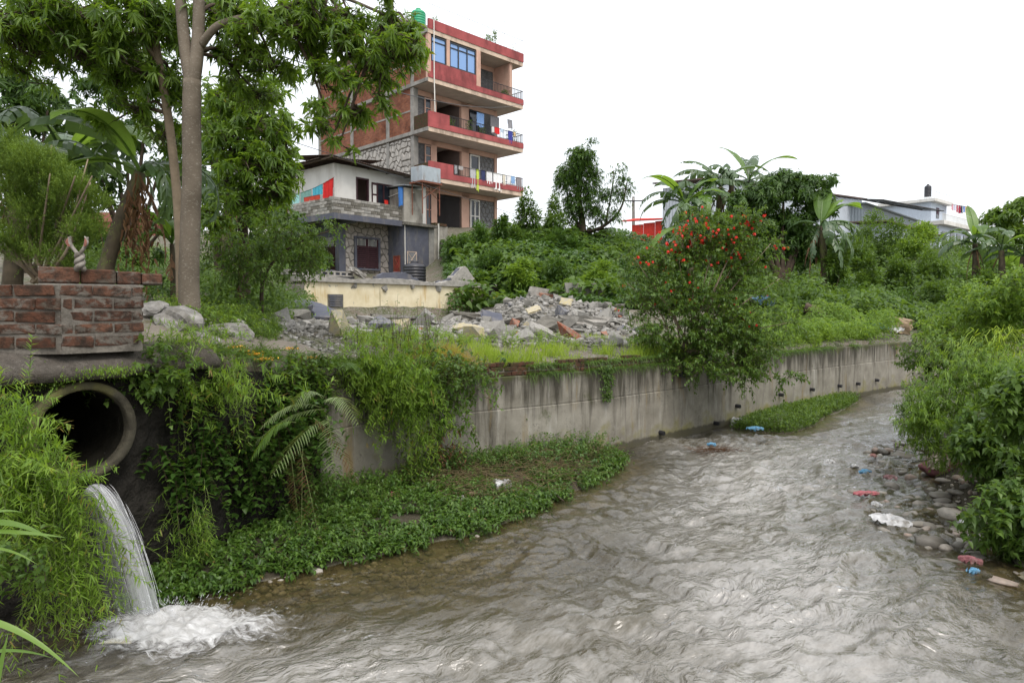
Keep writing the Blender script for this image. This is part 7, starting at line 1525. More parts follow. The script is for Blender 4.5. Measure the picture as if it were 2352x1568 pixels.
# ---- right bank scrub
def rb(name, u, v0, v1, d, ru, n, mat, label, kind, L, W, thick=.5, **k):
    c0, c1 = at(u, v1, d), at(u, v0, d); b = Vector((c0.x, c0.y, zg(c0.x, c0.y))); e = empty(name, b, label, 'bush'); F, R = Fol(), Fol(); px = d / F_PX; c = c0.lerp(c1, .5); P, O = ball(n, c, (ru * px, thick, max(.1, (c1.z - c0.z) * .5)), 14, .45)
    sprigs(F, P, O * .5 + np.array([-.15, -.2, .45]), k.get('ln', .24), k.get('nl', 9), L, W, kind, .35, .9, k.get('fwd', .4), R=R, rr=.004); F.build('foliage', mat, e); R.build('twigs', M_STEM, e); return e
rb('feathery_bush', 2240, 790, 960, 9.6, 130, 620, L_BRIGHT, 'bright feathery-leaved bush leaning over the stream at the right', 'blade', .12, .016, .7, nl=14)
rb('feathery_bush', 2170, 880, 1060, 9.2, 75, 380, L_BRIGHT, 'lower feathery bush drooping toward the river stones', 'blade', .12, .016, .5, nl=14)
rb('leafy_bush', 2290, 950, 1130, 8.2, 95, 460, L_MID, 'dark broad-leaved bush beside the red sack', 'oval', .13, .065, .5)
rb('leafy_bush', 2330, 1100, 1290, 6.9, 75, 330, L_MID, 'dark broad-leaved bush overhanging the water at the lower right', 'oval', .12, .062, .4)
rb('leafy_bush', 2340, 840, 1010, 7.2, 45, 130, L_MID, 'pale-leaved shrub stem at the right edge', 'oval', .15, .075, .3)
rb('scrub_bush', 2140, 740, 880, 13.5, 75, 420, L_MID, 'twiggy scrub bush at the river bend on the right bank', 'oval', .10, .045, .7)
rb('scrub_bush', 2235, 665, 830, 12.5, 110, 760, L_BRIGHT, 'pale green scrub above the feathery bush', 'oval', .11, .045, .8)
rb('scrub_bush', 2335, 622, 800, 11, 90, 700, L_BRIGHT, 'leafy green scrub at the right edge above the stream', 'oval', .11, .045, .8)
rb('scrub_bush', 2110, 870, 1000, 11.5, 40, 200, L_MID, 'small scrub bush with dry twigs over the stones', 'blade', .10, .018, .4)
F = Fol(); m = 70; P = np.array([at(random.uniform(2230, 2360), 800, random.uniform(10, 12.5)) for _ in range(m)]); P[:, 2] = 1.6; sprigs(F, P, dirs(m, (.0, -.1, 1), .3), 1.25, 9, .5, .014, 'blade', .5, .5, .9, ldroop=.8); F.build('tall_grass', L_GRASS, kind='stuff', label='tall arching grass on top of the right bank', cat='grass')
thicket('right_bank_thicket', [(5.2, 1.5), (5.3, 5), (5.5, 6.2), (6.3, 9.2), (7.6, 11.9), (10, 15), (13, 18.6), (17, 21.5), (24, 25), (30, 22), (16, 8), (10, 1.5)], 42000, .25, 1.3, .12, .05, L_MID, 'mixed green scrub covering the right bank', 'oval', 25, .7)
# ---- big reed leaves in the lower left corner
def reed(name, leaves, label):
    e = empty(name, leaves[0][0], label, 'reed')
    for p, d, ln, w, dr in leaves:
        F = Fol(); n = 14; p = np.array(p); d = np.array(d, float); d /= np.linalg.norm(d); X = np.cross(d, [0.0, -.5, 1]); X /= np.linalg.norm(X); V = []; Fc = []
        for i in range(n + 1):
            t = i / n; c = p + d * ln * t - np.array([0, 0, dr * ln * t * t]); ww = w * .5 * min(1, 5 * t + .3) * (1 - t ** 2.2); V += [c - X * ww + np.array([0, 0, ww * .35]), c, c + X * ww + np.array([0, 0, ww * .35])]
        for i in range(n):
            a = i * 3
            for b in (0, 1): Fc += [(a + b, a + b + 1, a + b + 4), (a + b, a + b + 4, a + b + 3)]
        obj('leaf', mesh_tri('leaf', np.array(V), np.array(Fc), np.full(len(V), random.uniform(.5, .9)), True), L_BANANA, e)
reed('reed', [(at(-60, 1210, 3.6), (.9, .1, .25), .42, .05, .5), (at(-60, 1222, 3.6), (1, .0, .02), .50, .035, .08), (at(-70, 1200, 3.6), (.8, .2, .5), .3, .03, .4), (at(-40, 1260, 3.6), (1, 0, .1), .3, .02, .4)], 'broad pale reed leaves reaching in from the left edge')
reed('reed', [(at(-60, 1420, 3.2), (.8, .0, -.1), .50, .035, .45), (at(60, 1600, 3.0), (.2, .0, .9), .2, .07, 1.1), (at(-20, 1640, 3.1), (.15, .1, 1), .42, .04, .1), (at(-30, 1500, 3.2), (.9, .1, .15), .3, .02, .3)], 'bright reed leaves in the lower left corner')
F, R = Fol(), Fol(); P = gauss_at(46, 45, 1300, 4.2, 38, 40, .08); m = len(P); e = empty('nettle_plant', at(40, 1400, 4.2), 'serrated broad-leaved nettle plant below the hanging grass', 'plant'); sprigs(F, P, dirs(m, (.2, -.4, .6), .5), .12, 7, .055, .042, 'heart', .3, .9, .3, R=R, rr=.003); F.build('leaves', L_MID, e); R.build('stems', M_STEMD, e)
# ------------------------------------------------------------------ road edge by the bank
s = S('dusty_road_concrete'); c = s.co(); col = s.ramp(s.noise(c, 2.5, 6, .62), [(0.3, (0.12, 0.102, 0.083)), (0.7, (0.225, 0.20, 0.17))]); col = s.mix(s.ramp(s.noise(c, 11, 5, .7), [(0.5, 0.0), (0.7, .8)]), col, (0.16, 0.14, 0.11))
M_ROAD = s.out(s.pbr(col, .95, s.bump(s.noise(c, 40, 5, .7), .6, .015), .15))
RP = [(-4.2, 5.85), (-3.45, 6.45), (-3.12, 7.3), (-2.75, 8.2), (-2.35, 8.85), (-2.3, 9.2), (-2.75, 9.1), (-3.2, 8.4), (-3.6, 7.5), (-4.3, 6.7)]
bmr = bmesh.new(); vs = [bmr.verts.new((x, y, 0)) for x, y in [(p.x, p.y) for p in resample(RP + [RP[0]], .22)[:-1]]]; f_ = bmr.faces.new(vs)
ex = bmesh.ops.extrude_face_region(bmr, geom=[f_]); up_ = [g for g in ex['geom'] if isinstance(g, bmesh.types.BMVert)]
bmesh.ops.triangulate(bmr, faces=bmr.faces[:])
ups = set(up_)
for v_ in bmr.verts:
    z_ = float(bank_h(np.array([v_.co.x]), np.array([v_.co.y]))[0]); n_ = float(fbm(v_.co.x * 3, v_.co.y * 3, 5)) - .5; v_.co.x += n_ * .08; v_.co.y += n_ * .08; v_.co.z = z_ + (.035 + n_ * .03 if v_ in ups else -.16)
me = bpy.data.meshes.new('path'); bmr.to_mesh(me); bmr.free(); obj('path', me, M_ROAD, kind='structure')
M_ORANGE = plain('marigold_petals', (0.62, 0.26, 0.01), .8, .25, 30, .5, 60)
M_PETAL = leafmat('marigold_scraps', (0.55, 0.20, 0.01), (0.65, 0.30, 0.02), (0.70, 0.40, 0.05), .2)
for u, v in ((540, 799), (563, 802), (708, 806), (668, 815), (610, 803), (578, 796)):
    p = at(u, v, 7.4 if u < 620 else 8.4); z_ = float(bank_h(np.array([p.x]), np.array([p.y]))[0]) + .08; F = Fol(); P = np.array([p.x, p.y, z_])[None] + rng.normal(size=(60, 3)) * np.array([.055, .05, .006]); F.add('dia', P, rvec(60) * np.array([1, 1, .4]) + np.array([0, 0, .3]), None, .03, .02)
    F.build('marigold_scraps', M_PETAL, label='scraps of orange marigold garland lying on the road edge', cat='flowers', group='marigold scraps on the road')

# ------------------------------------------------------------------ rocks and rubble
def chunk_mesh(name, seed, flat=.7, n=13):
    r = random.Random(seed); bm = bmesh.new()
    for k in range(n): bm.verts.new((r.uniform(-.5, .5), r.uniform(-.42, .42), r.uniform(-.5, .5) * flat))
    res = bmesh.ops.convex_hull(bm, input=bm.verts[:]); bmesh.ops.delete(bm, geom=[g for g in res['geom_interior'] if isinstance(g, bmesh.types.BMVert)], context='VERTS')
    me = bpy.data.meshes.new(name); bm.to_mesh(me); bm.free(); return me
def stone_mesh(name, seed, flat=.55, sub=2, rough=.18):
    bm = bmesh.new(); bmesh.ops.create_icosphere(bm, subdivisions=sub, radius=.5); r = random.Random(seed); o = [r.uniform(0, 50) for _ in range(3)]
    for v in bm.verts:
        d = v.co.normalized(); k = 1 + rough * 2 * (float(fbm(d.x * 1.3 + o[0] + d.z, d.y * 1.3 + o[1], int(o[2]), 3)) - .5); v.co = Vector((v.co.x * k, v.co.y * k * .78, v.co.z * k * flat))
    me = bpy.data.meshes.new(name); bm.to_mesh(me); bm.free(); me.polygons.foreach_set('use_smooth', [True] * len(me.polygons)); return me
CH = {}
def chunks(mat, nm):
    if nm not in CH:
        CH[nm] = [chunk_mesh(nm, 100 + k, random.choice((.35, .55, .7, .8))) for k in range(14)]
        for m in CH[nm]: m.materials.append(mat)
    return CH[nm]
M_CHG = bricks_mat('rubble_grey', (0.15, 0.145, 0.13), (0.34, 0.33, 0.305), (0.21, 0.20, 0.18)); M_CHY = bricks_mat('rubble_yellow_paint', (0.42, 0.36, 0.20), (0.50, 0.43, 0.27), (0.34, 0.32, 0.28)); M_CHS = bricks_mat('rubble_slate_paint', (0.09, 0.095, 0.12), (0.13, 0.135, 0.16), (0.26, 0.25, 0.24)); M_CHB = bricks_mat('rubble_brick', (0.30, 0.10, 0.06), (0.38, 0.16, 0.10), (0.28, 0.20, 0.16))
RUB = uvpoly([(600, 0, 9.6), (700, 0, 10.2), (850, 0, 11.0), (1000, 0, 12.2), (1200, 0, 13.2), (1440, 0, 14.8), (1490, 0, 16.6), (1440, 0, 21), (1400, 0, 24.5), (1330, 0, 26.2), (1190, 0, 28), (1150, 0, 26), (1110, 0, 24.5), (1000, 0, 21.3), (800, 0, 18.2), (640, 0, 15)])
def drop(o, x, y, s, sink=.25): o.location = (x, y, zg(x, y) + s * (.5 - sink) * .6); o.rotation_euler = (random.gauss(0, .35), random.gauss(0, .35), random.uniform(0, 6.28))
x, y = sample_poly(1500, RUB); w = fbm(x * .9, y * .9, 151) + rng.random(len(x)) * .6; k = np.argsort(-w)[:900]; k.sort(); x, y = x[k], y[k]; rr_ = random.Random(4); cnt = 0
for i in range(len(x)):
    s_ = min(.8, .20 + rr_.expovariate(1 / .14)); q = rr_.random()
    if cnt >= 290: break
    nm, mt, lb, gp = ('concrete_chunk', M_CHG, 'pale grey broken concrete lump in the rubble heap', 'grey rubble lumps') if q < .84 else ('concrete_chunk', M_CHY, 'rubble lump with yellow paint on one face', 'yellow-painted rubble lumps') if q < .9 else ('concrete_chunk', M_CHS, 'rubble lump with dark slate paint on one face', 'slate-painted rubble lumps') if q < .96 else ('brick_chunk', M_CHB, 'reddish broken brick lump in the rubble heap', 'brick rubble lumps')
    uu = 1176 + F_PX * x[i] / y[i]; zone = 'at the front of the rubble by the grassy wall top' if y[i] < 13.8 else 'at the left end of the rubble near the leaning dark slab' if uu < 800 else 'in the middle of the rubble before the yellow wall' if uu < 1060 else 'on the high back of the rubble heap' if y[i] > 20.5 else 'at the right end of the rubble near the red-flowered bush' if uu > 1270 else 'on the front slope of the rubble heap'
    sz = 'small' if s_ < .27 else 'middling' if s_ < .42 else 'large'; wd = {'grey rubble lumps': 'grey concrete lump', 'yellow-painted rubble lumps': 'yellow-painted lump', 'slate-painted rubble lumps': 'slate-painted lump', 'brick rubble lumps': 'reddish brick lump'}[gp]; lb = f'{sz} {wd} {zone}'
    o = bpy.data.objects.new(nm, rr_.choice(chunks(mt, nm + mt.name))); put(o); tag(o, lb, 'rubble', f'{sz} {wd}s {zone}'); o.scale = (s_, s_ * rr_.uniform(.6, 1), s_ * rr_.uniform(.6, 1)); drop(o, x[i], y[i], s_); cnt += 1
def scatter_stuff(name, P, size, protos, mat, label, cat, sink=.1):
    V, Fc, b = [], [], 0; pro = []
    for me in protos:
        v = np.array([q.co[:] for q in me.vertices]); me.calc_loop_triangles(); f = np.array([t.vertices[:] for t in me.loop_triangles]); pro.append((v, f))
    T = []
    for p, s_ in zip(P, size):
        v, f = random.choice(pro); a = random.uniform(0, 6.28); ca, sa = math.cos(a), math.sin(a); tx = random.gauss(0, .3)
        R_ = np.array([[ca, -sa, 0], [sa, ca, 0], [0, 0, 1]]) @ np.array([[1, 0, 0], [0, math.cos(tx), -math.sin(tx)], [0, math.sin(tx), math.cos(tx)]])
        V.append((v * s_) @ R_.T + p + np.array([0, 0, s_ * sink])); Fc.append(f + b); b += len(v); T.append(np.full(len(v), random.random()))
    return obj(name, mesh_tri(name, np.concatenate(V), np.concatenate(Fc), np.concatenate(T)), mat, kind='stuff', label=label, cat=cat)
def tintmat(name, a, m, b, rough=.92, spec=.2):
    s = S(name); col = s.ramp(s.attr('tint'), [(0, a), (.5, m), (1, b)]); c = s.co(); col = s.mix(s.ramp(s.noise(c, 12, 5, .65), [(.45, 0.0), (.65, .6)]), col, sc(m, .7)); return s.out(s.pbr(col, rough, s.bump(s.noise(c, 50, 5, .7), .5, .01), spec))
M_CHIP = tintmat('rubble_chips', (0.12, 0.115, 0.10), (0.235, 0.225, 0.205), (0.38, 0.365, 0.34)); M_PEB = tintmat('river_pebbles', (0.12, 0.105, 0.085), (0.24, 0.215, 0.18), (0.36, 0.33, 0.29), .6, .4)
x, y = sample_poly(9000, RUB); scatter_stuff('rubble_chips', np.stack([x, y, ground_h(x, y)], -1), rng.uniform(.05, .10, len(x)) + .20 * rng.random(len(x)) ** 3, chunks(M_CHG, 'concrete_chunk' + M_CHG.name), M_CHIP, 'small grey stone chips filling the rubble heap', 'rubble')
x, y = sample_poly(900, uvpoly([(340, 0, 7.3), (560, 0, 8.2), (820, 0, 9.8), (900, 0, 11.5), (600, 0, 11), (400, 0, 9)])); scatter_stuff('roadside_gravel', np.stack([x, y, ground_h(x, y)], -1), rng.uniform(.02, .09, len(x)), chunks(M_CHG, 'concrete_chunk' + M_CHG.name), M_CHIP, 'loose gravel and chips along the road edge', 'gravel')
# named large pieces
def slab(name, p, size, rot, mat, label, cat='rubble', jag=.12):
    bm = bmesh.new(); bmesh.ops.create_cube(bm, size=1); bmesh.ops.subdivide_edges(bm, edges=bm.edges[:], cuts=3, use_grid_fill=True)
    for v in bm.verts:
        e_ = max(abs(v.co.x), abs(v.co.y)) > .49; j = jag if e_ else jag * .15; n_ = Vector((random.uniform(-j, j), random.uniform(-j, j), random.uniform(-j, j) * .25)); v.co = v.co + n_ * .6; v.co = Vector((v.co.x * size[0], v.co.y * size[1], v.co.z * size[2]))
    me = bpy.data.meshes.new(name); bm.to_mesh(me); bm.free(); o = obj(name, me, mat, label=label, cat=cat); o.location = p; o.rotation_euler = rot; return o
def gp(u, d, dz=0.0): p = at(u, 700, d); return Vector((p.x, p.y, zg(p.x, p.y) + dz))
slab('broken_slab', gp(715, 15.5, .28), (1.3, .6, .12), (.15, .25, -.5), M_SLATE, 'dark painted slab leaning at the left end of the rubble')
slab('broken_slab', gp(742, 14.6, .12), (.45, .35, .3), (.5, .1, .4), M_SLATE, 'dark upright slab fragment below the leaning slab')
slab('broken_slab', gp(695, 15.0, .15), (.4, .25, .4), (.2, .0, .2), M_SLATE, 'small dark slab fragment at the far left of the rubble')
slab('broken_slab', gp(1165, 27.5, .45), (1.6, .9, .28), (.1, -.1, -.2), M_CONC_D, 'large dark flat slab on top of the rubble heap')
slab('broken_slab', gp(1335, 18.3, .12), (1.3, .7, .32), (-.05, .04, .1), M_RUBBLE, 'big flat concrete block lying at the front right of the rubble')
slab('broken_slab', gp(905, 17.2, .12), (1.1, .6, .22), (.1, .05, .2), M_CONC_D, 'weathered flat slab in the middle of the rubble')
slab('broken_slab', gp(870, 16.2, .1), (.9, .4, .2), (.0, .15, -.3), M_CONC, 'flat grey slab left of the middle of the rubble')
slab('broken_slab', gp(1080, 21.2, .15), (1.2, .4, .25), (.1, .1, .5), M_CONC_D, 'dark broken slab below the hole in the yellow wall')
slab('plaster_piece', gp(1130, 19.5, .2), (.6, .45, .08), (.7, .2, .4), M_SLATE, 'slate-painted plaster piece tilted up in the rubble')
slab('plaster_piece', gp(1225, 20.0, .22), (.38, .28, .06), (.5, -.3, .2), M_CHY, 'yellow-painted plaster piece on the front of the heap')
slab('plaster_piece', gp(1300, 21.5, .22), (.36, .28, .06), (.8, .2, -.3), M_CHY, 'yellow-painted plaster piece near the right of the heap')
slab('plaster_piece', gp(925, 19.0, .12), (.5, .3, .06), (.6, .1, .6), plain('pale_green_plaster', (.42, .50, .44), .9), 'pale green plaster piece at the foot of the yellow wall')
slab('concrete_boulder', gp(1240, 14.9, .12), (.5, .45, .34), (.3, .4, .3), M_RUBBLE, 'pale angular concrete boulder in the bright grass')
slab('concrete_boulder', gp(1255, 16.4, .15), (.7, .5, .34), (.2, -.3, .8), M_CONC_D, 'dark angular boulder behind the bright grass')
# brick lump and stub of the concrete wall
e = empty('brick_lump', gp(1262, 26.8), 'fallen lump of red brickwork on the rubble heap', 'rubble'); mb = MB()
for r in range(4):
    for k in range(5 - r % 2):
        mb = MB(); Mx = Matrix.Translation(e.location) @ Matrix.Rotation(.35, 4, 'Z') @ Matrix.Rotation(.14, 4, 'Y'); mb.bbox(-.6 + k * .25 + (r % 2) * .12, -.6 + k * .25 + .235 + (r % 2) * .12, 0, .24, .25 + r * .085, .325 + r * .085, .008, Mx); mb.build('brick', M_CHB, e)
slab('stub_plaster', gp(1262, 27.1, .35), (1.7, .3, .8), (0, .14, .35), M_RUBBLE, 'broken grey plaster wall piece behind the red brick lump')
slab('concrete_stub', gp(1340, 27.0, .25), (1.5, .35, 1.2), (0, 0, .1), M_CONC, 'stub of pale concrete wall right of the rubble heap', 'wall', .05)
# rocks at the foot of the big tree
M_ROCK = plain('grey_boulder', (0.25, 0.24, 0.225), .9, .3, 4, .9, 14, dirt=(.13, .12, .10), bd=.03)
for k, (u, d, s_, lb) in enumerate([(405, 7.55, .50, 'large pale boulder at the foot of the big pale tree'), (355, 7.6, .36, 'grey boulder between the brick wall and the pale tree'), (455, 7.5, .3, 'smaller boulder right of the pale tree base'), (520, 7.9, .4, 'flat layered rock right of the pale tree'), (545, 8.4, .3, 'grey rock behind the flat layered rock'), (480, 7.3, .22, 'small grey rock in the roadside grass'), (640, 9.6, .28, 'dark grey rock beside the leggy weeds'), (600, 9.2, .22, 'small dark rock at the roadside'), (660, 10.2, .3, 'grey rock at the left edge of the rubble')]):
    me = stone_mesh('boulder', 30 + k, .6, 3, .5); me.polygons.foreach_set('use_smooth', [False] * len(me.polygons)); o = obj('boulder', me, M_ROCK, label=lb, cat='rock'); p = gp(u, d); o.location = p + Vector((0, 0, s_ * .12)); o.scale = (s_ * 1.25, s_, s_); o.rotation_euler = (0, 0, random.uniform(0, 6))

# ------------------------------------------------------------------ ruined yellow wall
s = S('stained_yellow_plaster'); c = s.mp(s.co(), (1, 1, 1), (0, 0, -math.radians(49))); col = s.ramp(s.noise(c, 2.0, 6, .6), [(0.3, (0.55, 0.47, 0.30)), (0.7, (0.72, 0.65, 0.48))])
st = s.noise(s.mp(c, (5.0, 1, .5)), 1.0, 5, .6, .2); col = s.mix(s.ramp(st, [(0.56, 0.0), (0.70, .8)]), col, (0.46, 0.30, 0.10)); st2 = s.noise(s.mp(c, (9.0, 1, .6), loc=(4, 0, 2)), 1.0, 4); col = s.mix(s.ramp(st2, [(0.62, 0.0), (0.72, .8)]), col, (0.20, 0.16, 0.09)); col = s.mix(s.ramp(s.noise(c, 3.4, 7, .7, .5), [(0.63, 0.0), (0.66, .9)]), col, (0.28, 0.265, 0.24))
M_YELLOW = s.out(s.pbr(col, .9, s.bump(s.noise(c, 25, 5), .3, .01), .2))
yw = empty('ruined_wall', YW0 + Vector((0, 0, 2.1)), 'ruined yellow plastered wall with grey base and broken top', 'wall', rz=math.atan2(YWD.y, YWD.x))
def ragged(name, x0, x1, y0, y1, z0, ztop, mat, par=None, seed=1, amp=.06, n=60, taper=False):
    V = []
    for i in range(n + 1):
        x = x0 + (x1 - x0) * i / n; zt = ztop(x) + (float(fbm(x * 3.1, seed, seed, 4)) - .5) * 2 * amp
        for yy in (y0, y1): V += [(x, yy, z0), (x, yy, zt + (random.uniform(-.02, .02)))]
    f = []
    for i in range(n):
        a, b = i * 4, i * 4 + 4; f += [(a, b, b + 1, a + 1), (a + 2, a + 3, b + 3, b + 2), (a + 1, b + 1, b + 3, a + 3)]
    f += [(0, 1, 3, 2), (n * 4, n * 4 + 2, n * 4 + 3, n * 4 + 1)]
    mb = MB(); mb.add(V, f); return mb.build(name, mat, par or yw, local=True)
ragged('plaster_face', 0, 9.4, 0, .22, .38, lambda x: 1.38 - (0.0 if x < 8.3 else (x - 8.3) * .35), M_YELLOW, seed=3, amp=.03)
ragged('base_band', .6, 9.6, -.012, .2, -.4, lambda x: .385, M_SLATE, seed=5, amp=.002)
ragged('broken_lip', -.2, 9.2, -.10, .35, 1.30, lambda x: 1.47 + .05 * math.sin(x * 2), M_RUBBLE, seed=7, amp=.05, n=90)
ragged('broken_end', -.55, .05, -.06, .6, -.1, lambda x: 1.3 + x * .5, M_CONC_D, seed=8, amp=.14, n=14)
# slate kerbs left standing on the top
for a, b, h in ((.1, 2.3, .25), (3.2, 5.3, .28)): ragged('kerb', a, b, .36, .5, 1.38, lambda x, a=a, b=b, h=h: 1.47 + h * min(1, (x - a) * 1.5 + .4, (b - x) * 1.5 + .2), M_SLATE, seed=int(a * 9), amp=.04, n=24)
ragged('kerb', 6.2, 8.4, .30, .46, 1.38, lambda x: 1.50 + .55 * math.exp(-((x - 7.6) / .5) ** 2) + .1 * (x - 6.2) * (x < 7.4), M_SLATE, seed=17, amp=.03, n=30); ragged('kerb_coping', 6.9, 8.2, .24, .52, 1.5, lambda x: 1.62 + .52 * math.exp(-((x - 7.6) / .45) ** 2), M_RUBBLE, seed=18, amp=.05, n=24)
# peeled plaster lumps and the vent
for k, (x_, z_) in enumerate(((3.3, 1.15), (5.9, 1.2), (4.6, 1.28), (2.0, 1.2), (7.4, 1.2))):
    o = obj('hanging_lump', chunk_mesh('hanging_lump', 300 + k, .9), M_CONC, yw, True); o.location = (x_, -.05, z_); o.scale = (.28, .14, .34)
mb = MB(); mb.box(.95, 1.55, -.03, -.002, .45, .9); vo = mb.build('vent', M_CONC_D, yw, local=True)
for k in range(5): mb = MB(); mb.box(1.0, 1.5, -.05, -.031, .5 + k * .08, .55 + k * .08); mb.build('slat', M_SLATE, vo, local=True)
mb = MB(); mb.lathe([(0, 0), (.3, 0), (.42, .04), (.48, .12)], (0, 0, 0), 16, Matrix.Translation((8.75, -.09, 1.0)) @ Matrix.Rotation(math.radians(90), 4, 'X')); hole = mb.build('collapsed_hole', M_EMB, yw, local=True)
def crumple(name, p, w, h, mat, label, amp=.12, rot=(0, 0, 0), cat='litter', nx=26, ny=22, par=None, seed=None, freq=1.6):
    sd = seed or random.randint(1, 900)
    i, j = np.meshgrid(np.linspace(-1, 1, nx), np.linspace(-1, 1, ny), indexing='ij'); X0, Y0 = i * np.sqrt(1 - j * j / 2), j * np.sqrt(1 - i * i / 2)      # round the corners off
    r0 = 1 + .9 * (fbm(X0 * .9 + sd, Y0 * .9, sd, 2) - .5); r1 = 1 - np.abs(2 * fbm(i * freq + sd, j * freq, sd + 1, 3) - 1); z = (r1 - .55) * amp * 2.2 + amp * .5 * (1 - i * i) * (1 - j * j)
    X, Y = X0 * w * .5 * r0, Y0 * h * .5 * r0
    o = obj(name, mesh_tri(name, np.stack([X, Y, z], -1).reshape(-1, 3), grid_faces(nx, ny), smooth=True), mat, par, par is not None, **({} if par else dict(label=label, cat=cat))); o.location = p; o.rotation_euler = rot; return o
M_YSHEET = plain('yellow_paint_flake', (.50, .42, .06), .8, .25, 5, .3); crumple('hanging_flake', (9.05, -.2, .85), .7, .65, M_YSHEET, '', .08, (math.radians(80), .2, 0), par=yw)
# debris on the terrace behind the wall
for k in range(70):
    q = YW0 + YWD * random.uniform(.3, 9.5) - YWN * random.uniform(.3, 1.6); s_ = random.uniform(.12, .38); o = bpy.data.objects.new('concrete_chunk', random.choice(chunks(M_CHG, 'concrete_chunk' + M_CHG.name) if k % 9 else chunks(M_CHB, 'brick_chunk' + M_CHB.name))); put(o)
    sz = 'small' if s_ < .2 else 'middling' if s_ < .3 else 'large'; pt = 'left' if (q - YW0).dot(YWD) < 3.2 else 'middle' if (q - YW0).dot(YWD) < 6.4 else 'right'; cw = 'grey' if k % 9 else 'reddish'; tag(o, f'{sz} {cw} rubble lump on the {pt} third of the broken yellow wall top', 'rubble', f'{sz} {cw} rubble on the {pt} of the yellow wall top'); o.scale = (s_, s_ * .8, s_ * .6); o.location = (q.x, q.y, max(3.48, zg(q.x, q.y)) + s_ * .12); o.rotation_euler = (random.gauss(0, .3), random.gauss(0, .3), random.uniform(0, 6))
# hollow-core plank
hc = empty('hollow_slab', YW0 + YWD * .2 - YWN * .3 + Vector((0, 0, 3.62)), 'hollow-core concrete plank lying on the left end of the yellow wall', 'slab', rz=math.atan2(YWD.y, YWD.x)); mb = MB(); mb.box(-.5, 2.0, 0, .5, .13, .17); mb.box(-.5, 2.0, 0, .5, 0, .04)
for k in range(11): xx = -.5 + k * .25 - (.0 if k else 0); mb.box(max(-.5, xx - .035), min(2.0, xx + .035), 0.003, .49, .041, .129)
mb.build('plank', M_RUBBLE, hc, local=True)
slab('broken_slab', YW0 + YWD * 2.35 - YWN * .25 + Vector((0, 0, 3.78)), (.5, .4, .16), (.2, .5, .8), M_RUBBLE, 'upended concrete fragment beside the hollow-core plank')

# ------------------------------------------------------------------ stones in the stream
SM = [stone_mesh('river_stone', 60 + k, random.choice((.4, .5, .65, .8)), 2, random.choice((.25, .4, .55))) for k in range(16)]
s = S('wet_river_stone'); c = s.co(); r = s.node('ShaderNodeObjectInfo').outputs['Random']; col = s.ramp(r, [(0, (0.10, 0.09, 0.075)), (.4, (0.19, 0.17, 0.14)), (.75, (0.28, 0.255, 0.215)), (1, (0.25, 0.17, 0.13))]); col = s.mix(s.ramp(s.noise(c, 5, 5), [(.4, 0.0), (.7, .6)]), col, (0.12, 0.11, 0.09)); M_WET = s.out(s.pbr(col, .5, s.bump(s.noise(c, 18, 4), .3, .02), .45))
for m in SM: m.materials.append(M_WET)
n_s = 0
STZ = ['behind the long oval dark stone', 'upstream behind the red sack', 'below the red sack', 'beside the white plastic bag', 'at the foot of the lower right bush', 'around the red rag', 'under the broad-leaved bush by the sack', 'at the far end of the stony shallows', 'between the oval stone and the bank']
for zi, (u, v, su, sv, n, s0, s1) in enumerate([(2050, 1045, 45, 22, 34, .09, .20), (2120, 1010, 30, 14, 26, .08, .18), (2150, 1150, 45, 30, 60, .08, .22), (2090, 1190, 40, 20, 22, .08, .18), (2200, 1230, 40, 30, 34, .08, .20), (2010, 1120, 34, 34, 14, .07, .14), (2240, 1100, 30, 40, 24, .09, .22), (2130, 980, 30, 12, 18, .08, .18), (2180, 1040, 25, 25, 20, .09, .2)]):
    for k in range(n):
        p = onz(random.gauss(u, su), random.gauss(v, sv), 0.0); s_ = random.uniform(s0, s1) * .95; h_ = zg(p.x, p.y)
        if h_ > .5: continue
        o = bpy.data.objects.new('river_stone', random.choice(SM)); put(o); sz = 'small' if s_ < .12 else 'middling' if s_ < .165 else 'large'; tag(o, f'{sz} rounded river stone {STZ[zi]}', 'stone', f'{sz} river stones {STZ[zi]}'); o.location = (p.x, p.y, max(h_, -.03) + s_ * .10); o.scale = (s_ * random.uniform(1, 1.4), s_, s_ * random.uniform(.7, 1.2)); o.rotation_euler = (random.gauss(0, .15), random.gauss(0, .15), random.uniform(0, 6))
for u, v, s_, sc_, lb in [(2088, 1046, .42, (1.5, .75, .8), 'long oval dark river stone in the shallows'), (2165, 1135, .34, (1.2, 1, .9), 'big wet dark stone with pale top beside the red sack'), (2185, 1185, .32, (1.1, 1, .9), 'big dark wet stone near the white plastic bag'), (2140, 1245, .26, (1.3, .8, .9), 'lone brown stone in the current below the white bag'), (2115, 1200, .24, (1.6, .7, .6), 'flat grey stone right of the white bag'), (1965, 1130, .2, (1.3, .8, .7), 'pebbly grey stone behind the red rag'), (2305, 1330, .22, (1.2, .8, .6), 'pale rock washed over by the current at the right edge'), (2170, 1285, .22, (1.7, .8, .35), 'flat tan stone just under the water at the lower right')]:
    p = onz(u, v, .03); o = bpy.data.objects.new('river_stone', random.choice(SM)); put(o); tag(o, lb, 'stone'); o.location = (p.x, p.y, .01); o.scale = tuple(s_ * q for q in sc_); o.rotation_euler = (0, .1, random.uniform(-.4, .4))
P = []
for (u, v, su, sv, n) in [(2100, 1090, 90, 70, 700), (880, 1300, 50, 8, 90), (1100, 1300, 200, 28, 900), (1350, 1250, 150, 24, 450), (2200, 1250, 60, 50, 300), (1770, 960, 20, 10, 160), (700, 1345, 90, 18, 300)]:
    for k in range(n): p = onz(random.gauss(u, su), random.gauss(v, sv), 0.0); P.append((p.x, p.y, 0))
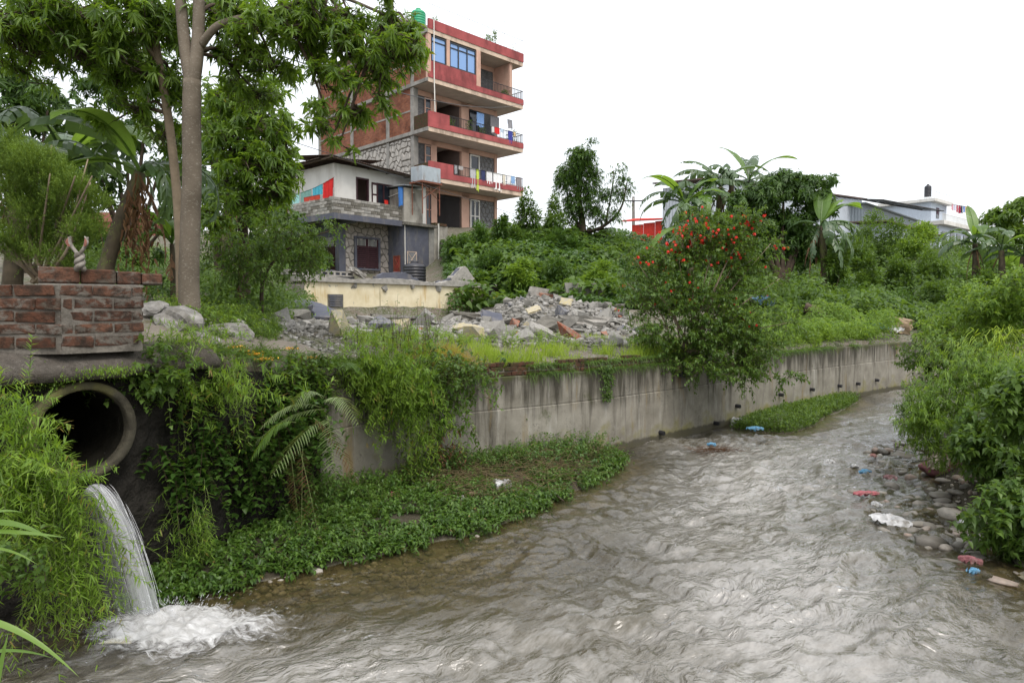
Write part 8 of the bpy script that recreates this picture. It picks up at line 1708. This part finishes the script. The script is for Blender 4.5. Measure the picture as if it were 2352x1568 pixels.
P = np.array(P); P[:, 2] = ground_h(P[:, 0], P[:, 1]); k = (P[:, 2] < .2) & (P[:, 2] > -.3) & ((P[:, 0] > 3) | (P[:, 2] < .0)); P = P[k]; scatter_stuff('river_pebbles', P, rng.uniform(.02, .09, len(P)) * (.6 + .9 * rng.random(len(P)) ** 3), SM[:6], M_PEB, 'small pebbles on the stream bed and along the water line', 'pebbles', .15)

# ------------------------------------------------------------------ litter
def pl(name, col, rough=.5): return plain(name, tuple(.75 * q + .25 * .2 for q in col), rough, .3, 14, .3, 20, spec=.3, dirt=(.12, .105, .08))
M_LR, M_LB, M_LW, M_LSACK, M_LBLUE, M_LTEAL = pl('red_plastic', (.40, .07, .09)), pl('blue_plastic', (.05, .22, .42)), pl('white_plastic', (.50, .50, .50)), pl('maroon_sacking', (.24, .06, .07), .8), pl('sky_blue_plastic', (.08, .30, .50)), pl('teal_tarp', (.02, .13, .22))
crumple('plastic_bag', onz(900, 1142, .16), .20, .10, M_LR, 'crumpled red plastic bag on the silt bank weeds', .06, (.5, 0, .3))
crumple('plastic_bag', onz(1150, 1120, .2), .26, .20, M_LW, 'dirty white plastic bag among the silt bank weeds', .08, (.6, .1, .2))
crumple('plastic_scrap', onz(1060, 1150, .16), .14, .1, M_LW, 'small white plastic scrap left of the dirty white bag', .05, (.4, 0, .2)); crumple('plastic_scrap', onz(1090, 1135, .18), .2, .1, pl('tan_wrapper', (.30, .20, .10)), 'brown wrapper between the white scraps', .05, (.4, 0, .2))
crumple('plastic_bag', onz(2040, 1200, .03), .42, .26, M_LW, 'white plastic bag spread out in the current', .06, (.12, .1, -.3), seed=5)
crumple('rag', onz(1985, 1138, .05), .42, .09, M_LR, 'red and white rag caught on a stone in the stream', .05, (.1, 0, .0))
sk = empty('sack', onz(2172, 1085, .05), 'torn maroon sack slumped under the bush on the right bank', 'sack'); o = stone_mesh('sack', 91, .75, 3, .5); so_ = obj('body', o, M_LSACK, sk, True); so_.scale = (.68, .55, .5); so_.location = (0, 0, .08)
crumple('torn_flap', (-.22, -.12, .16), .3, .26, pl('cream_cloth', (.60, .50, .38), .8), '', .1, (.5, -.4, .5), par=sk)
crumple('plastic_bag', onz(1634, 1024, .08), .18, .08, M_LBLUE, 'blue plastic bag on the straw tangle in midstream', .05, (.3, 0, -.3)); crumple('plastic_bag', onz(1735, 988, .1), .3, .12, M_LBLUE, 'blue plastic bag at the foot of the wall by the grassy strip', .06, (.3, 0, .0))
F = Fol(); p = onz(1640, 1032, .04); n = 500; A = rvec(n); A[:, 2] *= .2; P = np.array(p)[None] + rng.normal(size=(n, 3)) * np.array([.22, .14, .03]); F.rods(P, P + A * rng.uniform(.05, .16, (n, 1)), .003, .002); F.T = [rng.random(len(F.V[0]))]; F.build('straw_tangle', L_BROWN, kind='stuff', label='tangle of brown straw stranded in midstream', cat='debris')
crumple('tarp', at(1752, 690, 22.0), .7, .4, M_LTEAL, 'blue tarpaulin hanging in the weeds right of the flowering bush', .15, (1.2, .2, .2)); crumple('plastic_sheet', gp(2010, 22.4, .25), .9, .5, M_LBLUE, 'bright blue plastic sheet on the far bank near the bend', .08, (.5, 0, .1))
crumple('plastic_bag', gp(2050, 22.6, .25), .6, .35, M_LW, 'grey-white plastic heap right of the blue sheet on the far bank', .1, (.5, 0, .1)); slab('boulder', gp(2058, 24.2, .3), (.9, .6, .5), (.2, .1, .2), plain('tan_rock', (.27, .20, .13), .9, .3), 'tan boulder on the far bank beyond the wall', 'rock')
mb = MB(); limb(mb, [gp(1850, 23.2, .45), gp(1875, 23.0, .42), gp(1895, 22.8, .3)], .16, .12, 9, 5, .15); mb.build('log', M_BARK_D, None, smooth=True, label='short dark fallen log on the weedy bank behind the wall', cat='log')
mb = MB(); limb(mb, [onz(1040, 1108, .16), onz(1120, 1090, .24), onz(1200, 1098, .24), onz(1260, 1125, .12), onz(1295, 1150, .05)], .014, .006, 7, 6, .1); mb.build('branch', M_BARK_D, None, smooth=True, label='long bare curved branch lying over the silt bank weeds', cat='branch')
crumple('plastic_scrap', onz(1985, 1085, .05), .2, .08, M_LBLUE, 'small blue and black plastic scrap on the river stones', .04, (.2, 0, 0)); crumple('plastic_bag', at(1690, 972, 14.6), .3, .2, M_LW, 'white plastic bag at the foot of the wall where the grassy strip begins', .08, (.6, 0, .2))

for u, v, w, h, m_, lb in [(1905, 1062, .16, .10, M_LW, 'small white scrap among the upstream river stones'), (1960, 1072, .14, .08, M_LW, 'white foil scrap left of the small blue scrap'), (2045, 1098, .2, .12, pl('pink_plastic', (.42, .20, .20)), 'dirty pink plastic scrap on the river stones'), (2010, 1160, .12, .08, M_LW, 'little white scrap below the red rag'), (2230, 1290, .18, .1, pl('maroon_plastic', (.22, .04, .05)), 'dark maroon plastic half sunk at the lower right'), (2235, 1315, .12, .07, M_LBLUE, 'tiny blue plastic scrap at the lower right'), (1668, 966, .2, .12, M_LW, 'white rubbish against the foot of the wall'), (2210, 1205, .16, .1, M_LW, 'grey-white plastic under the lower right bush'), (2005, 1048, .18, .1, pl('brick_red_plastic', (.30, .12, .10)), 'brick-red plastic sheet scrap among the river stones')]:
    crumple('plastic_scrap', onz(u, v, .05), w, h, m_, lb, .04, (.25, .1, random.uniform(-1, 1)))
